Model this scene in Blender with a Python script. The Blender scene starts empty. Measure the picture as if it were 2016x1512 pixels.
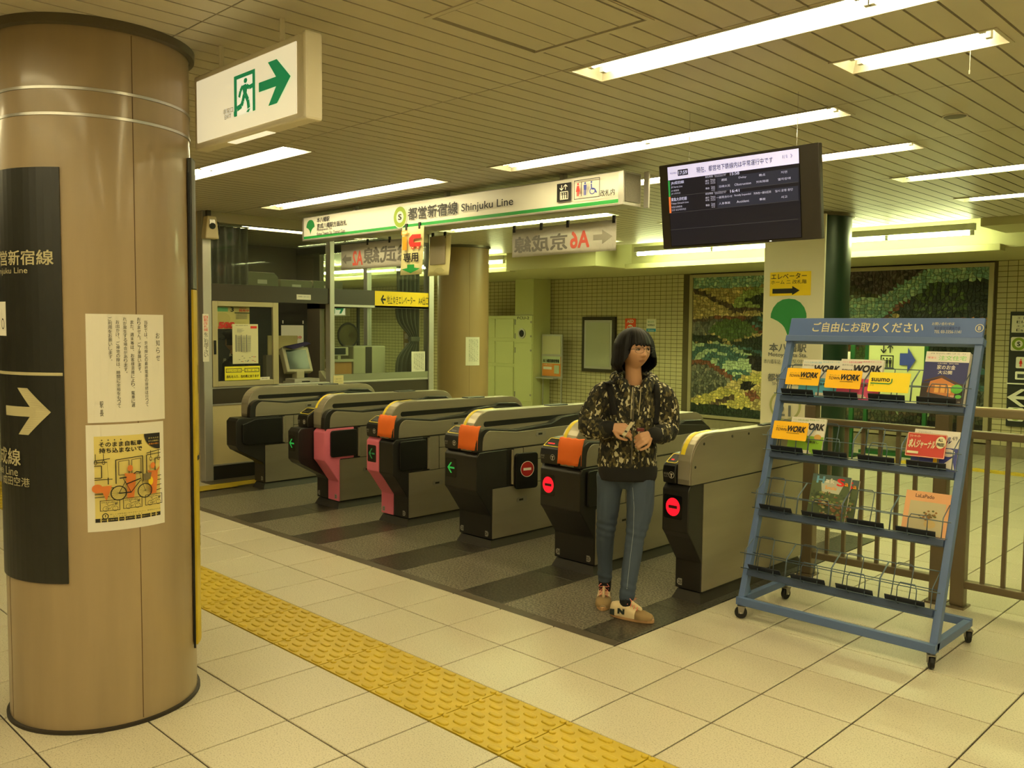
import bpy, bmesh, math, random
from mathutils import Vector, Matrix, noise
random.seed(7)
PI = math.pi
SC = bpy.context.scene
COL = SC.collection

# ------------------------------------------------------------------ camera
cam = bpy.data.cameras.new('camera')
cam.sensor_width = 36.0
cam.lens = 36.0 * 1731.2 / 2016.0
cam.clip_start = 0.05
cam.clip_end = 100
camo = bpy.data.objects.new('camera', cam)
COL.objects.link(camo)
SC.camera = camo
_y, _p, _r = math.radians(-44.6107), math.radians(-3.6627), math.radians(0.5178)
_f = Vector((math.sin(_y) * math.cos(_p), math.cos(_y) * math.cos(_p), math.sin(_p)))
_rt = Vector((math.cos(_y), -math.sin(_y), 0))
_up = _rt.cross(_f)
_r2 = math.cos(_r) * _rt + math.sin(_r) * _up
_u2 = -math.sin(_r) * _rt + math.cos(_r) * _up
camo.matrix_world = Matrix(((_r2.x, _u2.x, -_f.x, 2.6354), (_r2.y, _u2.y, -_f.y, -2.6157),
                            (_r2.z, _u2.z, -_f.z, 1.5740), (0, 0, 0, 1)))

# ------------------------------------------------------------------ world, exposure
w = bpy.data.worlds.new('world')
SC.world = w
w.use_nodes = True
w.node_tree.nodes['Background'].inputs[0].default_value = (0.9, 0.75, 0.42, 1)
w.node_tree.nodes['Background'].inputs[1].default_value = 0.03
SC.view_settings.view_transform = 'Standard'
SC.view_settings.look = 'None'
SC.view_settings.exposure = -0.12
SC.view_settings.gamma = 1.0
SC.view_settings.use_curve_mapping = False
SC.cycles.use_denoising = True
SC.cycles.max_bounces = 6
SC.cycles.diffuse_bounces = 4
SC.cycles.glossy_bounces = 3
SC.cycles.transparent_max_bounces = 12
SC.cycles.caustics_reflective = False
SC.cycles.caustics_refractive = False
SC.cycles.sample_clamp_indirect = 6.0
LIGHT_HALL = (1.0, 0.855, 0.49)      # warm tubes of the concourse
LIGHT_BACK = (0.88, 0.98, 0.42)     # greener tubes along the far wall
TUBE_POWER = 27.0

# ------------------------------------------------------------------ materials
def lin(c):
    return tuple((x / 12.92 if x <= 0.04045 else ((x + 0.055) / 1.055) ** 2.4) for x in c)
MATS = {}
def mat(name, col, rough=0.5, metal=0.0, var=None, bump=None, emit=None, alpha=1.0, spec=0.5, coat=0.0, trans=0.0):
    """col: sRGB 0..1.  var: (scale, amount, stretch) brightness variation.  bump: (scale, strength)."""
    if name in MATS:
        return MATS[name]
    m = bpy.data.materials.new(name)
    m.use_nodes = True
    nt = m.node_tree
    b = nt.nodes['Principled BSDF']
    c = lin(col) + (1,)
    b.inputs['Base Color'].default_value = c
    b.inputs['Roughness'].default_value = rough
    b.inputs['Metallic'].default_value = metal
    b.inputs['Specular IOR Level'].default_value = spec
    b.inputs['Coat Weight'].default_value = coat
    b.inputs['Coat Roughness'].default_value = 0.12
    b.inputs['Alpha'].default_value = alpha
    b.inputs['Transmission Weight'].default_value = trans
    m.diffuse_color = c
    if emit:
        b.inputs['Emission Color'].default_value = tuple(emit[0]) + (1,)
        b.inputs['Emission Strength'].default_value = emit[1]
    if var or bump:
        tc = nt.nodes.new('ShaderNodeTexCoord')
    if var:
        mp = nt.nodes.new('ShaderNodeMapping')
        st = var[2] if len(var) > 2 else (1, 1, 1)
        mp.inputs['Scale'].default_value = st
        nt.links.new(tc.outputs['Object'], mp.inputs[0])
        n = nt.nodes.new('ShaderNodeTexNoise')
        n.inputs['Scale'].default_value = var[0]
        n.inputs['Detail'].default_value = 5
        nt.links.new(mp.outputs[0], n.inputs['Vector'])
        r = nt.nodes.new('ShaderNodeMapRange')
        r.inputs['From Min'].default_value = 0.25
        r.inputs['From Max'].default_value = 0.75
        r.inputs['To Min'].default_value = 1 - var[1]
        r.inputs['To Max'].default_value = 1 + var[1]
        nt.links.new(n.outputs['Fac'], r.inputs['Value'])
        mx = nt.nodes.new('ShaderNodeVectorMath')
        mx.operation = 'SCALE'
        mx.inputs[0].default_value = c[:3]
        nt.links.new(r.outputs[0], mx.inputs['Scale'])
        nt.links.new(mx.outputs[0], b.inputs['Base Color'])
    if bump:
        n2 = nt.nodes.new('ShaderNodeTexNoise')
        n2.inputs['Scale'].default_value = bump[0]
        n2.inputs['Detail'].default_value = 3
        nt.links.new(tc.outputs['Object'], n2.inputs['Vector'])
        bp = nt.nodes.new('ShaderNodeBump')
        bp.inputs['Strength'].default_value = bump[1]
        bp.inputs['Distance'].default_value = 0.01
        nt.links.new(n2.outputs['Fac'], bp.inputs['Height'])
        nt.links.new(bp.outputs[0], b.inputs['Normal'])
    MATS[name] = m
    return m

def speckle(name, base, dots, scale, lo, hi, rough, rnd=0.04, big=0.05):
    """stone: base colour with darker grains, a soft cloudy variation and a per-object shift"""
    m = bpy.data.materials.new(name)
    m.use_nodes = True
    nt = m.node_tree
    b = nt.nodes['Principled BSDF']
    b.inputs['Roughness'].default_value = rough
    tc = nt.nodes.new('ShaderNodeNewGeometry')
    n = nt.nodes.new('ShaderNodeTexNoise')
    n.inputs['Scale'].default_value = scale
    n.inputs['Detail'].default_value = 3
    n.inputs['Roughness'].default_value = 0.7
    nt.links.new(tc.outputs['Position'], n.inputs['Vector'])
    rp = nt.nodes.new('ShaderNodeValToRGB')
    rp.color_ramp.elements[0].position = lo
    rp.color_ramp.elements[0].color = lin(dots) + (1,)
    rp.color_ramp.elements[1].position = hi
    rp.color_ramp.elements[1].color = lin(base) + (1,)
    nt.links.new(n.outputs['Fac'], rp.inputs['Fac'])
    n2 = nt.nodes.new('ShaderNodeTexNoise')
    n2.inputs['Scale'].default_value = 1.7
    n2.inputs['Detail'].default_value = 4
    nt.links.new(tc.outputs['Position'], n2.inputs['Vector'])
    oi = nt.nodes.new('ShaderNodeObjectInfo')
    a = nt.nodes.new('ShaderNodeMath'); a.operation = 'MULTIPLY_ADD'
    a.inputs[1].default_value = 2 * rnd; a.inputs[2].default_value = 1 - rnd - big
    nt.links.new(oi.outputs['Random'], a.inputs[0])
    a2 = nt.nodes.new('ShaderNodeMath'); a2.operation = 'MULTIPLY_ADD'
    a2.inputs[1].default_value = 2 * big
    nt.links.new(n2.outputs['Fac'], a2.inputs[0]); nt.links.new(a.outputs[0], a2.inputs[2])
    mx = nt.nodes.new('ShaderNodeVectorMath'); mx.operation = 'SCALE'
    nt.links.new(rp.outputs[0], mx.inputs[0]); nt.links.new(a2.outputs[0], mx.inputs['Scale'])
    nt.links.new(mx.outputs[0], b.inputs['Base Color'])
    MATS[name] = m
    return m

def glassmat(name, tint=(1, 1, 1), refl=1.0, haze=0.0):
    m = bpy.data.materials.new(name)
    m.use_nodes = True
    nt = m.node_tree
    nt.nodes.remove(nt.nodes['Principled BSDF'])
    out = nt.nodes['Material Output']
    t = nt.nodes.new('ShaderNodeBsdfTransparent')
    t.inputs[0].default_value = tuple(tint) + (1,)
    g = nt.nodes.new('ShaderNodeBsdfGlossy')
    g.inputs['Roughness'].default_value = 0.02
    fr = nt.nodes.new('ShaderNodeFresnel')
    fr.inputs['IOR'].default_value = 1.5
    ml = nt.nodes.new('ShaderNodeMath'); ml.operation = 'MULTIPLY'
    ml.inputs[1].default_value = refl
    ge = nt.nodes.new('ShaderNodeNewGeometry')      # reflect on the outer face only, so a thin pane does not trap light
    iv = nt.nodes.new('ShaderNodeMath'); iv.operation = 'SUBTRACT'; iv.inputs[0].default_value = 1.0
    nt.links.new(ge.outputs['Backfacing'], iv.inputs[1])
    m0 = nt.nodes.new('ShaderNodeMath'); m0.operation = 'MULTIPLY'
    nt.links.new(fr.outputs[0], m0.inputs[0]); nt.links.new(iv.outputs[0], m0.inputs[1])
    nt.links.new(m0.outputs[0], ml.inputs[0])
    mx = nt.nodes.new('ShaderNodeMixShader')
    nt.links.new(ml.outputs[0], mx.inputs[0])
    nt.links.new(t.outputs[0], mx.inputs[1])
    nt.links.new(g.outputs[0], mx.inputs[2])
    last = mx
    if haze:
        d = nt.nodes.new('ShaderNodeBsdfDiffuse')
        d.inputs[0].default_value = (.8, .8, .78, 1)
        m2 = nt.nodes.new('ShaderNodeMixShader')
        m2.inputs[0].default_value = haze
        nt.links.new(mx.outputs[0], m2.inputs[1]); nt.links.new(d.outputs[0], m2.inputs[2])
        last = m2
    nt.links.new(last.outputs[0], out.inputs['Surface'])
    MATS[name] = m
    return m

# ------------------------------------------------------------------ mesh builder
class MB:
    def __init__(s):
        s.v = []; s.f = []; s.m = []
    def add(s, verts, faces, mi=0):
        o = len(s.v)
        s.v += [tuple(p) for p in verts]
        s.f += [tuple(i + o for i in f) for f in faces]
        s.m += [mi] * len(faces)
        return s
    def box(s, x0, x1, y0, y1, z0, z1, mi=0, M=None):
        vs = [(x, y, z) for z in (z0, z1) for y in (y0, y1) for x in (x0, x1)]
        if M is not None:
            vs = [tuple(M @ Vector(p)) for p in vs]
        return s.add(vs, [(0, 2, 3, 1), (4, 5, 7, 6), (0, 1, 5, 4), (2, 6, 7, 3), (0, 4, 6, 2), (1, 3, 7, 5)], mi)
    def prism(s, poly, ax, a0, a1, mi=0, M=None):
        """extrude a closed 2-D outline; ax 'x': (y,z), 'y': (x,z), 'z': (x,y)"""
        n = len(poly)
        def pt(p, a):
            q = {'x': (a, p[0], p[1]), 'y': (p[0], a, p[1]), 'z': (p[0], p[1], a)}[ax]
            return tuple(M @ Vector(q)) if M is not None else q
        vs = [pt(p, a0) for p in poly] + [pt(p, a1) for p in poly]
        fs = [tuple(range(n))[::-1], tuple(range(n, 2 * n))] + [(i, (i + 1) % n, n + (i + 1) % n, n + i) for i in range(n)]
        return s.add(vs, fs, mi)
    def cyl(s, p0, p1, r, n=12, mi=0, r1=None):
        return s.tube([p0, p1], r, n, mi, r1=r1)
    def tube(s, path, r, n=6, mi=0, closed=False, r1=None):
        P = [Vector(p) for p in path]
        m = len(P)
        rings = []
        ref = None
        for i in range(m):
            if closed:
                t = P[(i + 1) % m] - P[i - 1]
            else:
                t = P[min(i + 1, m - 1)] - P[max(i - 1, 0)]
            t.normalize()
            if ref is None:
                ref = Vector((0, 0, 1)) if abs(t.z) < .9 else Vector((1, 0, 0))
            a = (ref - t * ref.dot(t))
            if a.length < 1e-5:
                a = t.orthogonal()
            a.normalize(); b = t.cross(a); ref = a
            rr = r if r1 is None else r + (r1 - r) * i / max(1, m - 1)
            rings.append([P[i] + (a * math.cos(2 * PI * k / n) + b * math.sin(2 * PI * k / n)) * rr for k in range(n)])
        vs = [tuple(q) for R in rings for q in R]
        fs = []
        for i in range(m if closed else m - 1):
            j = (i + 1) % m
            for k in range(n):
                fs.append((i * n + k, i * n + (k + 1) % n, j * n + (k + 1) % n, j * n + k))
        if not closed:
            fs += [tuple(range(n))[::-1], tuple(range((m - 1) * n, m * n))]
        return s.add(vs, fs, mi)
    def lathe(s, prof, c, n=24, mi=0, cap=True, ax='z'):
        vs = []
        for r, h in prof:
            for k in range(n):
                a = 2 * PI * k / n
                u, v = r * math.cos(a), r * math.sin(a)
                q = {'z': (u, v, h), 'x': (h, u, v), 'y': (u, h, v)}[ax]
                vs.append((c[0] + q[0], c[1] + q[1], c[2] + q[2]))
        fs = []
        for i in range(len(prof) - 1):
            for k in range(n):
                fs.append((i * n + k, i * n + (k + 1) % n, (i + 1) * n + (k + 1) % n, (i + 1) * n + k))
        if cap:
            fs += [tuple(range(n))[::-1], tuple(range((len(prof) - 1) * n, len(prof) * n))]
        return s.add(vs, fs, mi)
    def sphere(s, c, r, n=12, mi=0, sc=(1, 1, 1)):
        vs = []; fs = []
        h = n // 2
        for i in range(h + 1):
            t = PI * i / h
            for k in range(n):
                a = 2 * PI * k / n
                vs.append((c[0] + r * sc[0] * math.sin(t) * math.cos(a), c[1] + r * sc[1] * math.sin(t) * math.sin(a), c[2] + r * sc[2] * math.cos(t)))
        for i in range(h):
            for k in range(n):
                fs.append((i * n + k, (i + 1) * n + k, (i + 1) * n + (k + 1) % n, i * n + (k + 1) % n))
        return s.add(vs, fs, mi)
    def mesh(s, name, mats):
        me = bpy.data.meshes.new(name)
        me.from_pydata(s.v, [], s.f)
        if not isinstance(mats, (list, tuple)):
            mats = [mats]
        for m in mats:
            me.materials.append(m)
        if len(mats) > 1:
            me.polygons.foreach_set('material_index', s.m)
        me.update()
        return me
    def build(s, name, mats, parent=None, bev=0.0, smooth=False, seg=2, fix=True):
        me = s.mesh(name, mats)
        if fix and len(s.v) < 20000:
            bm = bmesh.new(); bm.from_mesh(me)
            bmesh.ops.recalc_face_normals(bm, faces=bm.faces)
            bm.to_mesh(me); bm.free()
        return obj(name, me, parent, bev, smooth, seg)

def obj(name, me, parent=None, bev=0.0, smooth=False, seg=2):
    o = bpy.data.objects.new(name, me)
    COL.objects.link(o)
    if parent is not None:
        o.parent = parent
    if smooth:
        me.polygons.foreach_set('use_smooth', [True] * len(me.polygons))
        if smooth == 'auto':
            mod = o.modifiers.new('wn', 'EDGE_SPLIT'); mod.split_angle = math.radians(40)
    if bev:
        md = o.modifiers.new('bevel', 'BEVEL')
        md.width = bev; md.segments = seg; md.limit_method = 'ANGLE'; md.angle_limit = math.radians(35)
    return o

def tag(o, label, cat, group=None, kind=None):
    o['label'] = label
    o['category'] = cat
    if group: o['group'] = group
    if kind: o['kind'] = kind
    return o
def empty(name, loc=(0, 0, 0), rz=0.0, parent=None):
    o = bpy.data.objects.new(name, None)
    COL.objects.link(o)
    o.location = loc
    o.rotation_euler = (0, 0, rz)
    o.empty_display_size = 0.05
    if parent is not None:
        o.parent = parent
    return o
def thing(name, label, cat, loc=(0, 0, 0), rz=0.0, group=None):
    return tag(empty(name, loc, rz), label, cat, group)
def struct(name, label=None, cat=None, loc=(0, 0, 0)):
    o = empty(name, loc)
    o['kind'] = 'structure'
    if label: o['label'] = label
    if cat: o['category'] = cat
    return o

# ------------------------------------------------------------------ lettering and flat print
_G = {}
def glyphs(body, bold=0.0):
    k = (body, bold)
    if k in _G:
        return _G[k]
    cu = bpy.data.curves.new('g', 'FONT')
    cu.body = body
    cu.resolution_u = 3
    cu.offset = bold
    cu.fill_mode = 'FRONT'
    ob = bpy.data.objects.new('g', cu)
    me = ob.to_mesh()
    V = [(v.co.x, v.co.y) for v in me.vertices]
    Fc = [tuple(p.vertices) for p in me.polygons]
    ob.to_mesh_clear()
    bpy.data.objects.remove(ob); bpy.data.curves.remove(cu)
    if V:
        bb = (min(v[0] for v in V), min(v[1] for v in V), max(v[0] for v in V), max(v[1] for v in V))
    else:
        bb = (0, 0, 1, 1)
    _G[k] = (V, Fc, bb)
    return _G[k]

class Pl:
    """a flat panel: local (u, v) metres, d metres off the surface"""
    def __init__(s, org, U, V):
        s.o = Vector(org); s.U = Vector(U); s.V = Vector(V); s.N = s.U.cross(s.V).normalized()
    def __call__(s, u, v, d=0.0):
        return s.o + s.U * u + s.V * v + s.N * d
class Cyl:
    """panel wrapped round an upright cylinder: u is the angle in degrees, v the height"""
    def __init__(s, c, r):
        s.c = c; s.r = r
    def __call__(s, u, v, d=0.0):
        a = math.radians(u); r = s.r + d
        return Vector((s.c[0] + r * math.cos(a), s.c[1] + r * math.sin(a), v))

class Print:
    """layers of flat print on a panel; each layer lies a hair above the one before"""
    def __init__(s, pl, d0=0.0004, step=0.0003):
        s.pl = pl; s.mb = MB(); s.mats = []; s.d = d0; s.step = step
    def mi(s, m):
        if m not in s.mats:
            s.mats.append(m)
        return s.mats.index(m)
    def poly(s, pts, m, up=True):
        s.mb.add([s.pl(u, v, s.d) for u, v in pts], [tuple(range(len(pts)))], s.mi(m))
        if up: s.d += s.step
        return s
    def rect(s, x0, y0, x1, y1, m, n=1):
        if n == 1:
            return s.poly([(x0, y0), (x1, y0), (x1, y1), (x0, y1)], m)
        for i in range(n):
            a = x0 + (x1 - x0) * i / n; b = x0 + (x1 - x0) * (i + 1) / n
            s.poly([(a, y0), (b, y0), (b, y1), (a, y1)], m, up=False)
        s.d += s.step
        return s
    def frame(s, x0, y0, x1, y1, t, m, ty=None):
        ty = ty or t
        for a in ((x0, y0, x1, y0 + ty), (x0, y1 - ty, x1, y1), (x0, y0, x0 + t, y1), (x1 - t, y0, x1, y1)):
            s.poly([(a[0], a[1]), (a[2], a[1]), (a[2], a[3]), (a[0], a[3])], m, up=False)
        s.d += s.step
        return s
    def ell(s, cx, cy, rx, ry, m, n=28, inner=0.0):
        P = [(math.cos(2 * PI * k / n), math.sin(2 * PI * k / n)) for k in range(n)]
        if inner <= 0:
            return s.poly([(cx + rx * a, cy + ry * b) for a, b in P], m)
        for k in range(n):
            a, b = P[k], P[(k + 1) % n]
            s.poly([(cx + rx * a[0], cy + ry * a[1]), (cx + rx * b[0], cy + ry * b[1]),
                    (cx + rx * inner * b[0], cy + ry * inner * b[1]), (cx + rx * inner * a[0], cy + ry * inner * a[1])], m, up=False)
        s.d += s.step
        return s
    def line(s, pts, t, m, ty=None):
        ty = ty or t
        for (x0, y0), (x1, y1) in zip(pts, pts[1:]):
            L = math.hypot(x1 - x0, y1 - y0) or 1
            nx, ny = -(y1 - y0) / L * t / 2, (x1 - x0) / L * ty / 2
            s.poly([(x0 + nx, y0 + ny), (x0 - nx, y0 - ny), (x1 - nx, y1 - ny), (x1 + nx, y1 + ny)], m, up=False)
        s.d += s.step
        return s
    def text(s, body, x0, y0, x1, y1, m, bold=0.0, flip=False, shear=0.0):
        """fit the lettering's own outline into the box"""
        V, Fc, bb = glyphs(body, 0.0)
        e = bold * 1.1
        sx = (x1 - x0) / max(1e-6, bb[2] - bb[0] + 2 * e); sy = (y1 - y0) / max(1e-6, bb[3] - bb[1] + 2 * e)
        for q_, (dx, dy) in enumerate([(0, 0)] if e <= 0 else [(e, e), (-e, e), (e, -e), (-e, -e), (0, 0)]):
            out = []
            for u, v in V:
                yy = (v + dy + e - bb[1]) * sy
                xx = (u + dx + e - bb[0]) * sx + shear * yy
                out.append(s.pl((x1 - xx) if flip else (x0 + xx), y0 + yy, s.d + q_ * s.step * .4))
            s.mb.add(out, Fc, s.mi(m))
        s.d += s.step * (1 if e <= 0 else 2.6)
        return s
    def vtext(s, body, xc, y1, cw, ch, m, bold=0.0, gap=0.06):
        """characters one below another; xc centre, y1 top, ch pitch"""
        mi = s.mi(m)
        for i, c in enumerate(body):
            if c in ' 　':
                continue
            V, Fc, bb = glyphs(c, 0.0)
            small = c in '。、'
            k = 1 - gap
            if small:
                sx, sy = cw * .3 / (bb[2] - bb[0]), ch * .3 / (bb[3] - bb[1]); ox, oy = xc + cw * .1, y1 - i * ch - ch * .4
            else:
                sx, sy = cw * k / max(.3, bb[2] - bb[0]), ch * k / max(.3, bb[3] - bb[1]); ox, oy = xc - sx * (bb[2] - bb[0]) / 2, y1 - (i + 1) * ch + (ch - sy * (bb[3] - bb[1])) / 2
            s.mb.add([s.pl(ox + (u - bb[0]) * sx, oy + (v - bb[1]) * sy, s.d) for u, v in V], Fc, mi)
        s.d += s.step
        return s
    def done(s, name, parent):
        me = s.mb.mesh(name, s.mats)
        return obj(name, me, parent)

def sheet(name, pl, x0, y0, x1, y1, m, t=0.0012, parent=None, n=1, back=0.0):
    """a thin sheet or board lying on a panel, with real thickness"""
    mb = MB()
    for i in range(n):
        a = x0 + (x1 - x0) * i / n; b = x0 + (x1 - x0) * (i + 1) / n
        c = [pl(u, v, d) for d in (back, t) for u, v in ((a, y0), (b, y0), (b, y1), (a, y1))]
        f = [(4, 5, 6, 7), (0, 3, 2, 1), (0, 1, 5, 4), (2, 3, 7, 6)]
        if i == 0: f.append((0, 4, 7, 3))
        if i == n - 1: f.append((1, 2, 6, 5))
        mb.add(c, f)
    return mb.build(name, m, parent, fix=False)

def rrect(x0, y0, x1, y1, r, n=4):
    P = []
    for cx, cy, a0 in ((x1 - r, y0 + r, -90), (x1 - r, y1 - r, 0), (x0 + r, y1 - r, 90), (x0 + r, y0 + r, 180)):
        for k in range(n + 1):
            a = math.radians(a0 + 90 * k / n)
            P.append((cx + r * math.cos(a), cy + r * math.sin(a)))
    return P

# common materials
WHITE = mat('white_paint', (.86, .85, .80), .5)
PAPER = mat('paper', (.90, .88, .82), .8)
BLACK = mat('black_print', (.06, .06, .06), .7)
DKGREY = mat('dark_grey_print', (.2, .2, .2), .7)
MIDGREY = mat('mid_grey_print', (.42, .42, .42), .7)
GREEN = mat('green_print', (.10, .58, .24), .6)
LEAF = mat('leaf_green_print', (.16, .52, .27), .6)
RING = mat('olive_ring_print', (.52, .62, .16), .6)
REDP = mat('red_print', (.85, .16, .13), .6)
YELP = mat('yellow_print', (.98, .83, .10), .6)
BLUEP = mat('blue_print', (.16, .22, .58), .6)
ORANGEP = mat('orange_print', (.98, .62, .08), .6)
STEEL = mat('brushed_steel', (.72, .71, .68), .34, .85, var=(3.0, .10, (1, .15, 6)))
DSTEEL = mat('dull_steel', (.60, .58, .54), .42, .75)
BLKPL = mat('black_plastic', (.10, .10, .095), .38)
CHROME = mat('chrome', (.8, .8, .8), .15, 1.0)
ALU = mat('aluminium', (.74, .73, .70), .38, .6)
RUBBER = mat('black_rubber', (.045, .045, .045), .6)
GLASS = glassmat('window_glass', (.93, .96, .93), 1.0, 0.012)

# ================================================================== FLOOR
TILE = speckle('floor_tile_stone', (.80, .765, .67), (.60, .56, .47), 160, .35, .47, .34, rnd=.035, big=.05)
GROUT = mat('floor_grout', (.20, .16, .11), .9)
GRAN_L = speckle('light_granite', (.52, .49, .42), (.17, .155, .13), 85, .42, .56, .38, rnd=.04, big=.06)
GRAN_D = speckle('dark_granite', (.34, .315, .27), (.08, .075, .06), 70, .44, .58, .30, rnd=.05, big=.08)
BORDER = mat('brown_border_stone', (.30, .265, .21), .45, var=(9, .18))
TACT = mat('tactile_yellow', (.76, .655, .15), .42, var=(9, .14))
floor = struct('floor', 'pale stone tile floor of the station concourse', 'floor')
MB().box(-16, 9, -9, 12, -.06, -.006).build('floor_bed', GROUT, floor)
X0D, X1D, Y0D, Y1D = -5.30, -0.005, .79, 4.00     # dark granite field under the gates
TT = .4
def tile_mesh(nm, w, h, m, z0=-.006, z1=0.0, g=.0036, b=.003):
    mb = MB()
    a, c = w / 2 - g, h / 2 - g
    vs = [(-a, -c, z0), (a, -c, z0), (a, c, z0), (-a, c, z0), (-a, -c, z1 - b * .6), (a, -c, z1 - b * .6), (a, c, z1 - b * .6), (-a, c, z1 - b * .6),
          (-a + b, -c + b, z1), (a - b, -c + b, z1), (a - b, c - b, z1), (-a + b, c - b, z1)]
    fs = [(8, 9, 10, 11)] + [(i, (i + 1) % 4, 4 + (i + 1) % 4, 4 + i) for i in range(4)] + [(4 + i, 4 + (i + 1) % 4, 8 + (i + 1) % 4, 8 + i) for i in range(4)]
    mb.add(vs, fs)
    return mb.mesh(nm, m)
tm = tile_mesh('floor_tile', TT, TT, TILE)
CAMXY = (2.6354, -2.6157)
cells = []
for i in range(-40, 23):
    for j in range(-22, 30):
        cx, cy = (i + .5) * TT, (j + .5) * TT
        if X0D < cx < X1D and Y0D < cy < Y1D: continue
        if j == -1: continue                                  # tactile row
        if cx < -5.30 and cy > 1.5 and cx > -8.8 and cy < 4.5: continue
        dx, dy = cx - CAMXY[0], cy - CAMXY[1]
        fwd = dx * math.sin(_y) + dy * math.cos(_y); side = dx * math.cos(_y) - dy * math.sin(_y)
        vis = fwd > 1.2 and abs(side) < fwd * .68 + .4
        cells.append((0 if vis else 1, math.hypot(dx, dy), cx, cy))
cells.sort()
for k, (nv, d, cx, cy) in enumerate(cells[:300]):
    o = obj('floor_tile', tm, floor)
    o.location = (cx, cy, 0)
rest = MB()
for nv, d, cx, cy in cells[300:]:
    g = .0025
    rest.add([(cx - TT / 2 + g, cy - TT / 2 + g, 0), (cx + TT / 2 - g, cy - TT / 2 + g, 0), (cx + TT / 2 - g, cy + TT / 2 - g, 0), (cx - TT / 2 + g, cy + TT / 2 - g, 0)], [(0, 1, 2, 3)])
o = rest.build('distant_floor_tiles', TILE, floor, fix=False)
o['kind'] = 'stuff'
# tactile row: blocks with oblong bumps, four to a row, rows staggered
def bump(mb, cx, cy, L=.068, W=.032, h=.0072):
    n = 5
    out = []
    for sx, a0 in ((1, -90), (-1, 90)):
        for k in range(n):
            a = math.radians(a0 + 180 * k / (n - 1))
            out.append((sx * (L - W) / 2 + W / 2 * math.cos(a), W / 2 * math.sin(a)))
    m = len(out)
    vs = [(cx + p[0], cy + p[1], 0.0008) for p in out] + [(cx + p[0] * .93, cy + p[1] * .86, h * .8) for p in out] + [(cx + p[0] * .8, cy + p[1] * .6, h) for p in out]
    fs = []
    for r in range(2):
        fs += [(r * m + i, r * m + (i + 1) % m, (r + 1) * m + (i + 1) % m, (r + 1) * m + i) for i in range(m)]
    fs.append(tuple(range(2 * m, 3 * m)))
    mb.add(vs, fs)
tb = MB()
g = .0032
tb.add([(-.2 + g, -.2 + g, -.006), (.2 - g, -.2 + g, -.006), (.2 - g, .2 - g, -.006), (-.2 + g, .2 - g, -.006),
        (-.2 + g, -.2 + g, .001), (.2 - g, -.2 + g, .001), (.2 - g, .2 - g, .001), (-.2 + g, .2 - g, .001)],
       [(4, 5, 6, 7), (0, 1, 5, 4), (1, 2, 6, 5), (2, 3, 7, 6), (3, 0, 4, 7)])
for r in range(8):
    for c in range(4):
        x = -.15 + c * .1 + (.05 if r % 2 else 0)
        y = -.175 + r * .05
        if x > .16: continue
        bump(tb, x, y)
    if r % 2:   # halves at both joints
        bump(tb, -.184, y, L=.030, W=.028); bump(tb, .184, y, L=.030, W=.028)
tme = tb.mesh('tactile_tile', TACT)
for i in range(-20, 12):
    o = obj('tactile_tile', tme, floor)
    o.location = ((i + .5) * TT, -.2, 0)
# dark granite field
slab_cache = {}
def slab(x0, x1, y0, y1, m, nm='granite_slab'):
    k = (round(x1 - x0, 3), round(y1 - y0, 3), m.name)
    if k not in slab_cache:
        slab_cache[k] = tile_mesh(nm, x1 - x0, y1 - y0, m, g=.0008, b=.001)
    o = obj(nm, slab_cache[k], floor)
    o.location = ((x0 + x1) / 2, (y0 + y1) / 2, 0)
    return o
for i in range(9):
    a = -5.3 + i * (5.295 / 9); slab(a, a + 5.295 / 9, .79, .865, BORDER, 'border_slab')
XS = [(-5.3, -4.93, 1), (-4.93, -4.05, 0), (-4.05, -3.69, 1), (-3.69, -3.11, 0), (-3.11, -2.745, 1), (-2.745, -2.16, 0), (-2.16, -1.80, 1),
      (-1.80, -1.215, 0), (-1.215, -.855, 1), (-.855, -.262, 0), (-.262, -.005, 1)]
for a, b, dk in XS:
    ys = [.865, 1.5, 2.25, 3.0, 3.75, 4.0] if dk else [.865, 1.32, 2.1, 2.9, 3.65, 4.0]
    for y0, y1 in zip(ys, ys[1:]):
        slab(a, b, y0, y1, GRAN_D if dk else GRAN_L)
# yellow strip and stone ledge along the office
for i in range(12):
    y0 = .39 + i * .4
    o = slab(-5.50, -5.26 if y0 < 1.2 else -5.30, y0, y0 + .4, TACT, 'yellow_strip_tile')
    o.location.z = .0015
MB().box(-5.72, -5.50, 1.42, 5.2, -.006, .004).build('stone_ledge', BORDER, floor)
# second strip of yellow tiles beyond the railing
for i in range(-4, 10):
    o = obj('far_tactile_tile', tme, floor); o.location = ((i + .5) * TT, 8.2, .0015); o.scale = (1, .62, 1)

# ================================================================== CEILING
SLAT = mat('ceiling_slat_paint', (.78, .745, .66), .42, var=(1.2, .05))
DARKV = mat('ceiling_void', (.05, .045, .03), .9)
ceil = struct('ceiling', 'cream metal strip ceiling with recessed tube lights', 'ceiling')
ZC = 2.70
MB().box(-16, 9, -9, 12, 2.80, 2.86).build('ceiling_void', DARKV, ceil)
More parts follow.
